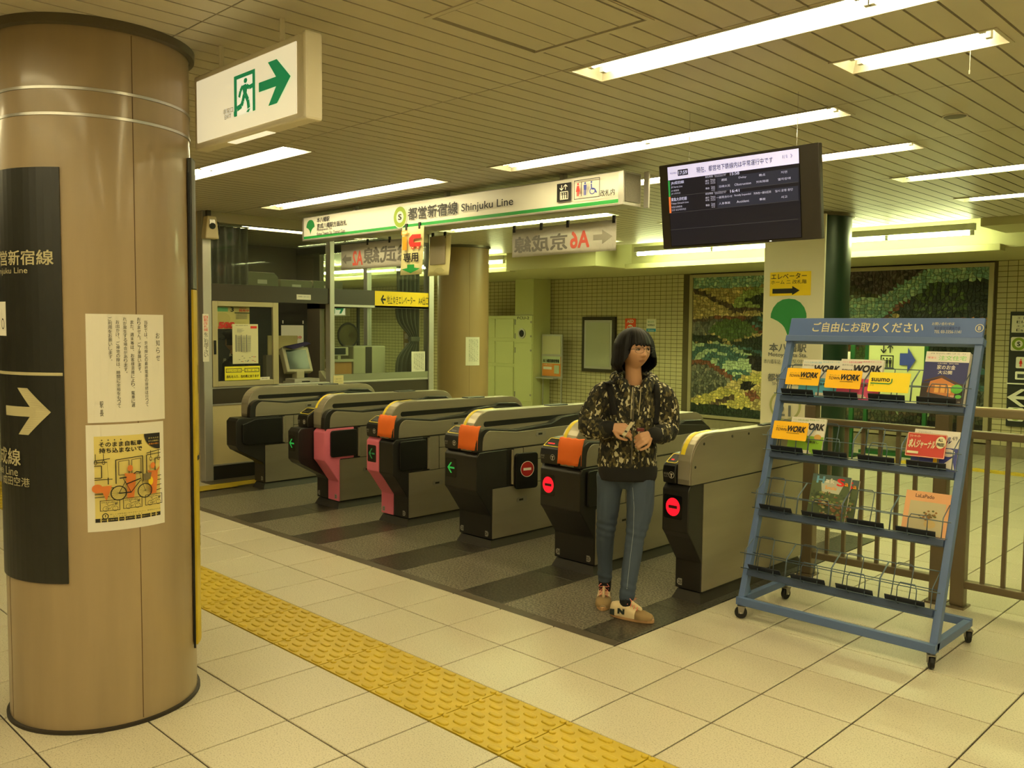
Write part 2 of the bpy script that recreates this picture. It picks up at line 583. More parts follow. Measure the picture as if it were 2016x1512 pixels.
# light openings: x0, x1, y0, y1
LAMPS = [(-4.84, -2.34, .36, .57, 2), (.05, 2.55, .36, .57, 2),
         (-5.05, -2.57, 1.73, 1.94, 2), (-1.89, .61, 1.73, 1.94, 2), (.93, 1.55, 1.02, 1.22, 1),
         (-1.92, .58, 2.84, 3.05, 2), (0.0, 2.5, 4.03, 4.24, 2), (0.0, 2.5, 5.40, 5.61, 2),
         (-5.30, -2.80, 4.18, 4.39, 2),
         (-6.85, -6.63, 2.40, 4.20, 1), (-5.0, -4.0, 5.40, 5.61, 1), (-2.9, -1.9, 5.20, 5.41, 1), (-9.2, -7.2, 5.90, 6.11, 2), (-13.0, -10.5, 5.90, 6.11, 2),  # after the office tube: extra tubes added to brighten the back and office view
         (-4.84, -2.34, -2.6, -2.39, 2), (-1.4, 1.1, -2.6, -2.39, 2), (2.1, 4.6, -2.6, -2.39, 2),
         (2.9, 5.4, 1.73, 1.94, 2), (3.2, 5.7, .36, .57, 2), (3.2, 5.7, 4.03, 4.24, 2), (-1.4, 1.1, -5.2, -4.99, 2), (2.1, 4.6, -5.2, -4.99, 2),
         (-8.4, -5.9, -2.6, -2.39, 2), (.4, 2.9, -1.0, -.79, 2), (3.4, 5.9, -1.0, -.79, 2), (-1.4, 1.1, -3.8, -3.59, 2), (2.1, 4.6, -3.8, -3.59, 2),  # the last four are added near the viewer to brighten upright faces
         (-3.3, -1.9, 6.3, 6.51, 1), (-5.3, -4.4, 6.3, 6.51, 1), (-13.0, -10.5, 4.2, 4.41, 2), (-15.6, -13.4, 5.9, 6.11, 2)]  # unseen tubes added to light the far wall and the space beyond the office
HATCH = (.09, .69, -.51, .08)
YEDGE = 6.90
def cut(rects, h):
    out = []
    for (a, b, c, d) in rects:
        if h[1] <= a or h[0] >= b or h[3] <= c or h[2] >= d:
            out.append((a, b, c, d)); continue
        x0, x1 = max(a, h[0]), min(b, h[1])
        if a < x0: out.append((a, x0, c, d))
        if x1 < b: out.append((x1, b, c, d))
        if c < h[2]: out.append((x0, x1, c, h[2]))
        if h[3] < d: out.append((x0, x1, h[3], d))
    return out
seams = [-8.9, -5.2, -3.8, -2.6, -1.05, .33, 1.71, 2.82, 4.01, 5.38, YEDGE]
pieces = []
P_ = .1135; G_ = .010
n0 = int((-15.9) / P_)
for k in range(n0, int(8.9 / P_)):
    x0 = .02 + k * P_
    for y0, y1 in zip(seams, seams[1:]):
        if x0 < -5.74 and y0 > 1.4 and y0 < 5.0 and x0 > -9.4: yy = (y0, y1)
        R = [(x0 + G_ / 2, x0 + P_ - G_ / 2, y0 + .003, y1 - .003)]
        for L in LAMPS:
            R = cut(R, (L[0] - .012, L[1] + .012, L[2] - .012, L[3] + .012))
        R = cut(R, HATCH)
        for r in R:
            if r[1] - r[0] > .006 and r[3] - r[2] > .006:
                mx, my = (r[0] + r[1]) / 2 - CAMXY[0], (r[2] + r[3]) / 2 - CAMXY[1]
                fwd = mx * math.sin(_y) + my * math.cos(_y); side = mx * math.cos(_y) - my * math.sin(_y)
                vis = fwd > 1.5 and abs(side) < fwd * .62 + .5
                pieces.append((0 if vis else 1, math.hypot(mx, my), r))
pieces.sort()
sc_cache = {}
for nv, d, r in pieces[:300]:
    k = (round(r[1] - r[0], 4), round(r[3] - r[2], 4))
    if k not in sc_cache:
        sc_cache[k] = MB().box(-k[0] / 2, k[0] / 2, -k[1] / 2, k[1] / 2, ZC, ZC + .02).mesh('ceiling_slat', SLAT)
    o = obj('ceiling_slat', sc_cache[k], ceil)
    o.location = ((r[0] + r[1]) / 2, (r[2] + r[3]) / 2, 0)
rest = MB()
for nv, d, r in pieces[300:]:
    rest.add([(r[0], r[2], ZC), (r[1], r[2], ZC), (r[1], r[3], ZC), (r[0], r[3], ZC)], [(3, 2, 1, 0)])
o = rest.build('distant_ceiling_slats', SLAT, ceil, fix=False)
o['kind'] = 'stuff'
# access hatch
ha = tag(empty('ceiling_hatch', (.39, -.215, ZC)), 'square access hatch framed flush in the strip ceiling above the gates', 'hatch')
hw, hh = .30, .295
for k in range(5):
    a = -hw + .035 + k * (2 * hw - .07) / 5
    MB().box(a + .003, a + (2 * hw - .07) / 5 - .003, -hh + .03, hh - .03, 0, .012).build('hatch_slat', SLAT, ha)
fm = MB()
for a in ((-hw, hw, -hh, -hh + .02), (-hw, hw, hh - .02, hh), (-hw, -hw + .02, -hh + .02, hh - .02), (hw - .02, hw, -hh + .02, hh - .02)):
    fm.box(*a, -.004, .012)
fm.build('hatch_frame', SLAT, ha)
# round ceiling loudspeaker
sp = tag(empty('ceiling_speaker', (.99, 2.33, ZC)), 'small round grey loudspeaker grille set in the ceiling', 'speaker')
MB().lathe([(.055, 0), (.05, -.006), (.0, -.008)], (0, 0, 0), 24, cap=False).build('grille', mat('grille_grey', (.42, .40, .34), .6), sp)
MB().lathe([(.062, 0.001), (.062, -.004), (.055, -.005), (.055, 0)], (0, 0, 0), 24, cap=False).build('rim', SLAT, sp)

# ---- tube lights
FIX = mat('fixture_white', (.86, .85, .78), .4)
TUBE = mat('lamp_tube', (1, 1, 1), .4, emit=(LIGHT_HALL, TUBE_POWER))
TUBEC = mat('cove_tube', (1, 1, 1), .4, emit=(LIGHT_BACK, TUBE_POWER * 4.0))
TUBEB = mat('lamp_tube_green', (1, 1, 1), .4, emit=(LIGHT_BACK, TUBE_POWER * 1.7))
CAPM = mat('lamp_holder', (.75, .74, .68), .4)
LNAMES = ['recessed tube light glaring just under the green exit sign', 'long recessed tube light running out through the top edge of the picture',
          'recessed tube light above the left half of the green line sign', 'long recessed tube light between the line sign and the hanging screen',
          'short recessed tube light with a pull cord near the top corner', 'recessed tube light passing behind the hanging screen',
          'recessed tube light over the railing, second row behind the screen', 'recessed tube light over the railing, third row behind the screen',
          'recessed tube light partly hidden behind the hanging paper banners', 'recessed tube light inside the glazed office', 'added recessed tube light behind the banner under the sign end',
          'added recessed tube light hidden behind the hanging screen', 'added recessed tube light beyond the office glass near the round column', 'added recessed tube light far beyond the office']
def lamp(i, L):
    x0, x1, y0, y1, n = L
    lab = LNAMES[i] if i < len(LNAMES) else 'unseen recessed tube light, from a continued row or added for fill'
    t = thing('ceiling_light', lab, 'light', ((x0 + x1) / 2, (y0 + y1) / 2, ZC), 0, 'recessed ceiling tube lights')
    hx, hy = (x1 - x0) / 2, (y1 - y0) / 2
    if hy > hx:
        hx, hy = hy, hx
        t.rotation_euler = (0, 0, PI / 2)
    mb = MB()   # trough: sloped sides, flat top, closed ends
    pr = [(-hy, 0), (-hy + .03, .07), (hy - .03, .07), (hy, 0)]
    vs = [(-hx, a, b) for a, b in pr] + [(hx, a, b) for a, b in pr]
    vs[1] = (-hx + .03, pr[1][0], pr[1][1]); vs[2] = (-hx + .03, pr[2][0], pr[2][1]); vs[5] = (hx - .03, pr[1][0], pr[1][1]); vs[6] = (hx - .03, pr[2][0], pr[2][1])
    mb.add(vs, [(0, 1, 5, 4), (1, 2, 6, 5), (2, 3, 7, 6), (0, 3, 2, 1), (4, 5, 6, 7)])
    mb.build('reflector', FIX, t, fix=False)
    fl_ = MB()
    for a in ((-hx - .014, hx + .014, -hy - .014, -hy), (-hx - .014, hx + .014, hy, hy + .014), (-hx - .014, -hx, -hy, hy), (hx, hx + .014, -hy, hy)):
        fl_.box(*a, -.004, .006)
    fl_.build('trim_frame', SLAT, t)
    m = TUBEB if y0 > 3.5 else TUBE
    for k in range(n):
        a = -hx + .07 + k * (2 * hx - .1) / n; b = a + (2 * hx - .1) / n - .04
        for yy in (-.042, .042):
            MB().cyl((a, yy, .028), (b, yy, .028), .0165, 10).build('tube', m, t, smooth='auto')
            for e, s_ in ((a, -1), (b, 1)):
                MB().box(e + (s_ * .022 if s_ < 0 else 0), e + (0 if s_ < 0 else .022), yy - .013, yy + .013, .012, .068).build('tube_holder', CAPM, t)
    if i == 4:
        MB().tube([(hx - .12, hy * .3, .02), (hx - .12, hy * .3, -.10)], .0012, 5).build('pull_cord', PAPER, t)
        MB().cyl((hx - .12, hy * .3, -.10), (hx - .12, hy * .3, -.115), .003, 6).build('cord_bob', PAPER, t)
        eb = MB()
        for q in range(3):
            eb.cyl((hx - .022, -.05 + q * .05, .03), (hx - .012, -.05 + q * .05, .03), .012, 10)
        eb.build('battery_lamp', DSTEEL, t)
for i, L in enumerate(LAMPS):
    lamp(i, L)

# ================================================================== FAR WALL with tiles and murals
WT = mat('wall_tile_glaze', (.76, .72, .56), .3, var=(2.5, .05))
WG = mat('wall_tile_grout', (.34, .30, .20), .8)
TRIMM = mat('mural_frame_metal', (.72, .68, .56), .35, .6)
YB = 9.60
wb = struct('wall_back', 'far wall of small glazed tiles with two stone murals', 'wall')
MB().box(-16, 9, YB, YB + .15, -.05, 2.9).build('wall_core', WG, wb)
STONE = mat('base_stone', (.50, .46, .36), .6, var=(20, .12))
MB().box(-16, 9, YB - .03, YB, 0, .14).build('base_course', STONE, wb)
wall_zones = [(-15.6, -5.42), (-.84, 3.0)]
tl = []
TW, TH = .1135, .0665
def wall_tiles(zones, z0, z1):
    for (a, b) in zones:
        n = int((b - a) / TW)
        for i in range(n):
            for j in range(int((z1 - z0) / TH)):
                x = a + (i + .5) * TW; z = z0 + (j + .5) * TH
                d = math.hypot(x - CAMXY[0], YB - CAMXY[1])
                if abs(x + .1) < .75: d -= 6        # the tiles that show largest: beside the mural at the railing
                tl.append((d, x, z))
wall_tiles(wall_zones, .14, 2.5)
tl.sort()
wtm = MB()
g = .0035
a, c = TW / 2 - g, TH / 2 - g
wtm.add([(-a, 0, -c), (a, 0, -c), (a, 0, c), (-a, 0, c), (-a + .003, -.004, -c + .003), (a - .003, -.004, -c + .003), (a - .003, -.004, c - .003), (-a + .003, -.004, c - .003)],
        [(4, 5, 6, 7), (0, 1, 5, 4), (1, 2, 6, 5), (2, 3, 7, 6), (3, 0, 4, 7)])
wtm = wtm.mesh('wall_tile', WT)
for d, x, z in tl[:300]:
    o = obj('wall_tile', wtm, wb); o.location = (x, YB, z)
rest = MB()
for d, x, z in tl[300:]:
    rest.add([(x - a, YB - .003, z - c), (x + a, YB - .003, z - c), (x + a, YB - .003, z + c), (x - a, YB - .003, z + c)], [(0, 1, 2, 3)])
o = rest.build('distant_wall_tiles', WT, wb, fix=False); o['kind'] = 'stuff'
# other walls that close the concourse
PLAIN = mat('plain_wall', (.68, .63, .50), .6)
for nm, b in (('wall_right', (8.9, 9.0, -9, 12, 0, 2.86)), ('wall_front', (-16, 9, -9, -8.9, 0, 2.86)), ('wall_left', (-16, -15.9, -9, 12, 0, 2.86))):
    o = MB().box(*b).build(nm, PLAIN); o['kind'] = 'structure'
# soffit and cove along the far wall
SOF = mat('soffit_paint', (.72, .70, .52), .5)
cv = struct('trim_1', 'painted soffit and light cove running along the far wall', 'soffit')
MB().box(-16, 9, 7.72, 9.6, 2.47, 2.80).build('soffit', SOF, cv)
MB().box(-5.15, -.25, 7.56, 7.74, 2.43, 2.50).build('cove_ledge', SOF, cv, bev=.006)
MB().box(-5.15, -.25, YEDGE, YEDGE + .012, 2.70, 2.80).build('cove_face', SOF, cv)
MB().box(-6.9, -5.15, YEDGE, 7.74, 2.44, 2.80).build('bulkhead', SOF, cv, bev=.004)
MB().box(-.25, 9, YEDGE, 7.74, 2.62, 2.80).build('bulkhead', SOF, cv)
MB().box(-16, -6.9, 6.98, 7.10, 2.43, 2.50).build('cove_ledge', SOF, cv, bev=.006)
MB().box(-16, -6.9, 7.10, 7.74, 2.46, 2.5).build('bulkhead', SOF, cv)
for i, (xa, xb, yy, zz) in enumerate(((-4.75, -2.35, 7.30, 2.60), (-2.2, -.45, 7.30, 2.60), (-9.4, -7.0, 6.95, 2.58), (-13.2, -10.6, 6.95, 2.58))):
    t = thing('cove_light', ['bare tube light in the cove left of the white pylon, above the murals', 'bare tube light in the cove above the mural beside the green column',
                             'bare tube light above the ticket gates, beside the round column', 'bare tube light seen through the far window of the office'][i], 'light', (xa, yy, zz), 0, 'bare tubes in the wall cove')
    L = xb - xa
    for k in range(2):
        MB().cyl((k * L / 2 + .02, 0, 0), ((k + 1) * L / 2 - .02, 0, 0),   .019, 12).build('tube', TUBEC, t, smooth='auto')
    MB().box(-.03, L + .03, -.03, .03, .03, .10).build('batten', FIX, t)
    for e in (0, L / 2, L):
        MB().box(e - .018, e + .018, -.016, .016, -.02, .05).build('tube_holder', CAPM, t)

# ---- murals of broken stone
def shade_mat(name):
    m = bpy.data.materials.new(name); m.use_nodes = True
    nt = m.node_tree; b = nt.nodes['Principled BSDF']
    at = nt.nodes.new('ShaderNodeVertexColor'); at.layer_name = 'col'
    nt.links.new(at.outputs[0], b.inputs['Base Color'])
    b.inputs['Roughness'].default_value = .32
    return m
MURAL = shade_mat('mural_stone')
MJOINT = mat('mural_joint', (.17, .16, .11), .8)
def inside(p, poly):
    x, y = p; c = False
    for (x0, y0), (x1, y1) in zip(poly, poly[1:] + poly[:1]):
        if (y0 > y) != (y1 > y) and x < (x1 - x0) * (y - y0) / (y1 - y0) + x0: c = not c
    return c
def mural(name, label, X0, X1, Z0, Z1, regions, ground, pitch):
    t = thing(name, label, 'mural', (0, 0, 0))
    MB().box(X0, X1, YB - .02, YB - .001, Z0, Z1).build('backing', MJOINT, t)
    fm = MB()
    for b in ((X0 - .06, X0, Z0 - .05, Z1 + .05), (X1, X1 + .06, Z0 - .05, Z1 + .05), (X0, X1, Z1, Z1 + .05), (X0, X1, Z0 - .05, Z0)):
        fm.box(b[0], b[1], YB - .05, YB - .001, b[2], b[3])
    fm.build('frame', TRIMM, t, bev=.004)
    rnd = random.Random(hash(name) % 1000 if False else len(label))
    nx, nz = int((X1 - X0) / pitch), int((Z1 - Z0) / (pitch * .95))
    dx, dz = (X1 - X0) / nx, (Z1 - Z0) / nz
    def jit(i, j):
        r = random.Random(i * 7919 + j * 104729)
        x = X0 + i * dx + (0 if i in (0, nx) else r.uniform(-.36, .36) * dx)
        z = Z0 + j * dz + (0 if j in (0, nz) else r.uniform(-.36, .36) * dz)
        return x, z
    V = []; Fc = []; Cc = []
    for i in range(nx):
        for j in range(nz):
            q = [jit(i, j), jit(i + 1, j), jit(i + 1, j + 1), jit(i, j + 1)]
            parts = [q]
            if rnd.random() < .45:
                parts = [[q[0], q[1], q[2]], [q[0], q[2], q[3]]] if rnd.random() < .5 else [[q[0], q[1], q[3]], [q[1], q[2], q[3]]]
            for pp in parts:
                cx = sum(p[0] for p in pp) / len(pp); cz = sum(p[1] for p in pp) / len(pp)
                u, v = (cx - X0) / (X1 - X0), (cz - Z0) / (Z1 - Z0)
                colr = ground
                for poly, cc in regions:
                    if callable(poly):
                        if poly(u, v): colr = cc
                    elif inside((u, v), poly): colr = cc
                if isinstance(colr, list): colr = rnd.choice(colr)
                k = rnd.uniform(.95, 1.65) + (.55 if rnd.random() < .05 else 0)
                c = [min(1, x * k) for x in lin(colr)]
                h = rnd.uniform(.004, .011)
                o = len(V)
                for p in pp:
                    V.append((cx + (p[0] - cx) * .90, YB - .02, cz + (p[1] - cz) * .90))
                for p in pp:
                    V.append((cx + (p[0] - cx) * .84, YB - .02 - h * rnd.uniform(.7, 1.3), cz + (p[1] - cz) * .84))
                n = len(pp)
                Fc.append(tuple(range(o + n, o + 2 * n)))
                Cc.append((c, n))
                for e in range(n):
                    Fc.append((o + e, o + (e + 1) % n, o + n + (e + 1) % n, o + n + e)); Cc.append((c, 4))
    me = bpy.data.meshes.new('mosaic_stone')
    me.from_pydata(V, [], Fc)
    ca = me.color_attributes.new('col', 'FLOAT_COLOR', 'CORNER')
    arr = []
    for c, n in Cc:
        arr += (list(c) + [1.0]) * n
    ca.data.foreach_set('color', arr)
    me.materials.append(MURAL)
    o = obj('mosaic_stone', me, t); o['kind'] = 'stuff'
    return t
AQ = [(.50, .62, .52), (.42, .56, .50), (.62, .70, .58)]; TAN = [(.62, .56, .36), (.70, .63, .42), (.55, .48, .30)]
DKG = [(.13, .18, .12), (.16, .20, .15), (.11, .15, .12)]; BRN = [(.28, .22, .18), (.22, .18, .16), (.34, .28, .22)]
RED = [(.40, .24, .18), (.44, .27, .20)]; TEAL = [(.22, .34, .32), (.26, .38, .36)]; PALE = [(.62, .68, .54), (.58, .64, .50)]; OLV = [(.30, .38, .20), (.26, .34, .18)]
GRY = [(.34, .35, .30), (.24, .25, .22), (.44, .43, .36)]; GOLD = [(.72, .66, .36), (.62, .58, .32)]; ORN = [(.70, .50, .26), (.62, .44, .24)]
BLK = [(.10, .10, .10), (.13, .12, .12)]
def fan(cx, cy, r, a0, a1, asp=1.0, r0=0.0):
    def f(u, v):
        x, y = (u - cx) * asp, v - cy
        d = math.hypot(x, y); a = math.degrees(math.atan2(y, x))
        return r0 < d < r and a0 < a < a1
    return f
def stripes(cx, cy, r, a0, a1, asp, n, par):
    def f(u, v):
        x, y = (u - cx) * asp, v - cy
        d = math.hypot(x, y); a = math.degrees(math.atan2(y, x))
        return d < r and a0 < a < a1 and int((a - a0) / (a1 - a0) * n) % 2 == par
    return f
def ringz(cx, cy, asp, bands, lo=0):
    def f(u, v):
        d = math.hypot((u - cx) * asp, v - cy)
        return v > lo and any(a < d < b for a, b in bands)
    return f
# the mural between tiles and pylon continues behind the column; u, v in 0..1
m1 = [([(0, .93), (.3, .93), (.3, 1), (0, 1)], AQ), ([(0, .92), (1, .94), (1, 1), (0, 1)], AQ),
      (fan(.40, .78, .14, 0, 180, .9), [(.50, .56, .32), (.56, .62, .38)]),
      ([(0, .93), (.27, .78), (.27, .745), (0, .90)], BRN), ([(.26, .78), (.55, .785), (.55, .755), (.24, .745)], BRN),
      ([(.30, .83), (.48, .90), (.48, .76)], DKG), ([(0, .705), (.5, .73), (.5, .69), (0, .66)], BRN),
      ([(.12, .715), (.30, .715), (.48, .62), (.40, .60)], RED), ([(0, .68), (.20, .70), (.24, .60), (0, .585)], GRY),
      ([(.31, .69), (.50, .76), (.50, .58), (.44, .60)], DKG), (stripes(.50, .60, .16, 90, 160, 1.0, 7, 0), TEAL),
      (fan(.24, .54, .16, 25, 155, 1.0), OLV), ([(0, .585), (.14, .585), (.22, .53), (0, .53)], DKG), ([(.24, .53), (.5, .62), (.5, .38), (.30, .43)], DKG),
      ([(0, .525), (.19, .53), (.25, .50), (.40, .43), (.40, .36), (.30, .30), (.22, .27), (.1, .395), (0, .40)], PALE),
      (ringz(.13, .40, .8, ((.085, .12), (.03, .055)), .40), TEAL), (ringz(.28, .35, .8, ((.075, .105), (.14, .16)), .33), TEAL), (ringz(.28, .27, .8, ((.05, .075), (.0, .028)), .27), TEAL),
      ([(0, .40), (.10, .40), (.26, .285), (.24, .26), (.09, .37), (0, .37)], RED), ([(0, .37), (.09, .37), (.24, .26), (.21, .21), (0, .12)], GRY),
      ([(.27, .27), (.42, .335), (.42, .26), (.32, .22)], GOLD), ([(.33, .44), (.46, .44), (.46, .34), (.36, .35)], BLK),
      ([(.29, .24), (.33, .265), (.38, .24), (.36, .20), (.31, .20)], BLK), ([(.33, .18), (.36, .20), (.40, .18), (.40, .14), (.36, .12), (.33, .14)], RED),
      ([(0, .10), (.18, .21), (.24, .20), (.30, .19), (.36, .12), (.36, .05), (0, .08)], GOLD), ([(.08, .07), (.25, .16), (.28, .14), (.12, .06)], BRN), ([(0, 0), (1, 0), (1, .05), (0, .075)], DKG)]
# right-hand part of the same wall: beside the green column
m2 = [([(0, 1), (.62, 1), (.30, .84), (0, .96)], [(.26, .22, .22), (.34, .31, .30), (.18, .15, .15)]), ([(.0, .86), (.22, .84), (.30, .84), (.62, 1), (1, 1), (1, .93), (.66, .92), (.25, .62), (0, .62)], AQ),
      ([(.66, .92), (1, .93), (1, .66), (.40, .66), (.30, .66)], DKG), (stripes(.70, .72, .20, 12, 168, 1.1, 15, 0), OLV), (stripes(.05, .80, .13, 20, 100, 1.0, 7, 0), GRY),
      ([(.18, .60), (.45, .80), (.52, .81), (.40, .74), (.24, .60)], RED), ([(.24, .60), (.42, .74), (.46, .735), (.28, .58)], TAN),
      ([(.62, .64), (.78, .71), (1, .70), (1, .66), (.85, .66), (.80, .66)], ORN), ([(.5, .62), (.78, .655), (1, .65), (1, .60), (.6, .60)], [(.52, .44, .28)]),
      ([(0, .60), (.16, .52), (.30, .42), (.26, .38), (0, .50)], RED), ([(.35, .62), (1, .60), (1, .46), (.6, .44)], DKG),
      ([(.1, .50), (.5, .56), (.9, .44), (.9, .32), (.2, .30)], OLV), (ringz(.85, .22, 1.1, ((.07, .10), (.14, .17), (.21, .24)), .2), TEAL),
      ([(0, .30), (.5, .34), (1, .28), (1, .14), (0, .12)], GRY), (fan(.55, .10, .18, 0, 180, 1.1), BRN), (ringz(.55, .10, 1.1, ((.10, .13),), .1), PALE), ([(0, 0), (1, 0), (1, .08), (0, .06)], BLK)]
mural('stone_mural', 'broken-stone mural of hills, fans and blue waves left of the white pylon', -5.30, -3.02, .21, 2.40, [((lambda P: [(a * 1.31, b) for a, b in P])(r) if isinstance(r, list) else (lambda f: (lambda u, v: f(u / 1.31, v)))(r), c) for r, c in m1], TAN, .046)
mural('stone_mural', 'broken-stone mural with dark fan and pale road beside the green column', -2.90, -.93, .21, 2.40, m2, [(.22, .24, .16), (.30, .28, .20), (.18, .20, .15)], .048)

# ================================================================== PILLARS
PILM = mat('pillar_cladding', (.60, .52, .395), .38, var=(3.0, .14, (3, 3, .30)), coat=.25)
SEAM = mat('pillar_seam', (.34, .24, .13), .7)
RINGM = mat('pillar_ring_metal', (.40, .37, .30), .4, .5)
GRNP = mat('green_column_paint', (.075, .17, .115), .35)
def pillar(name, label, c, r, m, z1=2.70, seams=(), bands=(), n=64):
    t = struct(name, label, 'pillar', (c[0], c[1], 0))
    MB().lathe([(r, .0), (r, z1)], (0, 0, 0), n, cap=False).build('cladding', m, t, smooth=True)
    MB().lathe([(r + .004, 0), (r + .012, 0), (r + .012, .012), (r + .001, .014)], (0, 0, 0), n, cap=False).build('base_ring', mat('base_ring_dark', (.16, .13, .09), .6), t, smooth='auto')
    MB().lathe([(r + .002, z1 - .035), (r + .022, z1 - .03), (r + .024, z1)], (0, 0, 0), n, cap=False).build('top_ring', RINGM, t, smooth='auto')
    pl = Cyl((0, 0), r)
    for a in seams:
        sheet('panel_seam', pl, a - .22, .02, a + .22, z1 - .04, SEAM, .0007, t)
    for z in bands:
        MB().lathe([(r + .0005, z - .006), (r + .0035, z - .005), (r + .0035, z + .005), (r + .0005, z + .006)], (0, 0, 0), n, cap=False).build('metal_band', STEEL, t, smooth='auto')
    return t
pillar('pillar', 'thick round pillar clad in tan panels, nearest the viewer', (-1.14, -1.22), .36, PILM, seams=(.5, -90, 90, 180), bands=(2.44, 2.345))
pillar('pillar', 'round tan pillar behind the ticket gates, next to the office', (-6.60, 5.75), .36, mat('rear_pillar_cladding', (.62, .52, .37), .35, var=(2.2, .06, (3, 3, .25))), seams=(-28, 60, 150))
pillar('pillar', 'dark green round column behind the white station-name board', (-1.42, 5.715), .36, GRNP)

# ================================================================== TICKET GATES
PINK = mat('pink_sheet', (.88, .45, .55), .5)
ORNG = mat('orange_cloth', (.95, .45, .15), .7)
GSTEEL = mat('gate_steel', (.62, .59, .52), .38, .68, var=(2.0, .14, (1, .4, 3)))
GDARK = mat('gate_charcoal', (.115, .11, .10), .38)
GBLACK = mat('gate_black', (.05, .05, .048), .35)
GBASE = mat('gate_base', (.17, .155, .125), .5)
TAPE = mat('yellow_tape', (.95, .85, .20), .5)
SCREEN = mat('gate_screen', (.02, .02, .02), .25)
LEDR = mat('red_led', (.8, .03, .04), .5, emit=((1.0, .006, .022), 1.25))
LEDG = mat('green_led', (.05, .5, .1), .5, emit=((.03, .50, .08), .55))
TAGM = mat('number_tag', (.62, .61, .56), .5)
REDPLATE = mat('no_entry_red', (.60, .07, .07), .5)
YC = 2.30                      # middle of the gate row

def arc(c, r, a0, a1, n=6):
    return [(c[0] + r[0] * math.cos(math.radians(a0 + (a1 - a0) * k / n)), c[1] + r[1] * math.sin(math.radians(a0 + (a1 - a0) * k / n))) for k in range(n + 1)]

def front_prof(nose, zb=.43, yl=-.61):
    """side outline of the dark front cover; nose: y of its foremost face"""
    return [(yl + .02, .062), (yl, .062), (yl, .235), (yl - .02, .262), (nose + .03, .395), (nose, zb), (nose, .668), (nose + .03, .70), (yl + .16, .70), (yl + .16, .43), (yl + .02, .43)]

def arrow_left(pr, cx, cy, s, m):
    pr.poly([(cx - s, cy), (cx - .1 * s, cy + s), (cx + .28 * s, cy + s), (cx - .38 * s, cy + .22 * s), (cx - .38 * s, cy - .22 * s), (cx + .28 * s, cy - s), (cx - .1 * s, cy - s)], m)
    pr.rect(cx - .45 * s, cy - .17 * s, cx + s, cy + .17 * s, m)

def no_entry(pr, cx, cy, r, m, bar, ry=None):
    ry = ry or r
    pr.ell(cx, cy, r, ry, m, 32)
    pr.rect(cx - r * .62, cy - ry * .17, cx + r * .62, cy + ry * .17, bar)

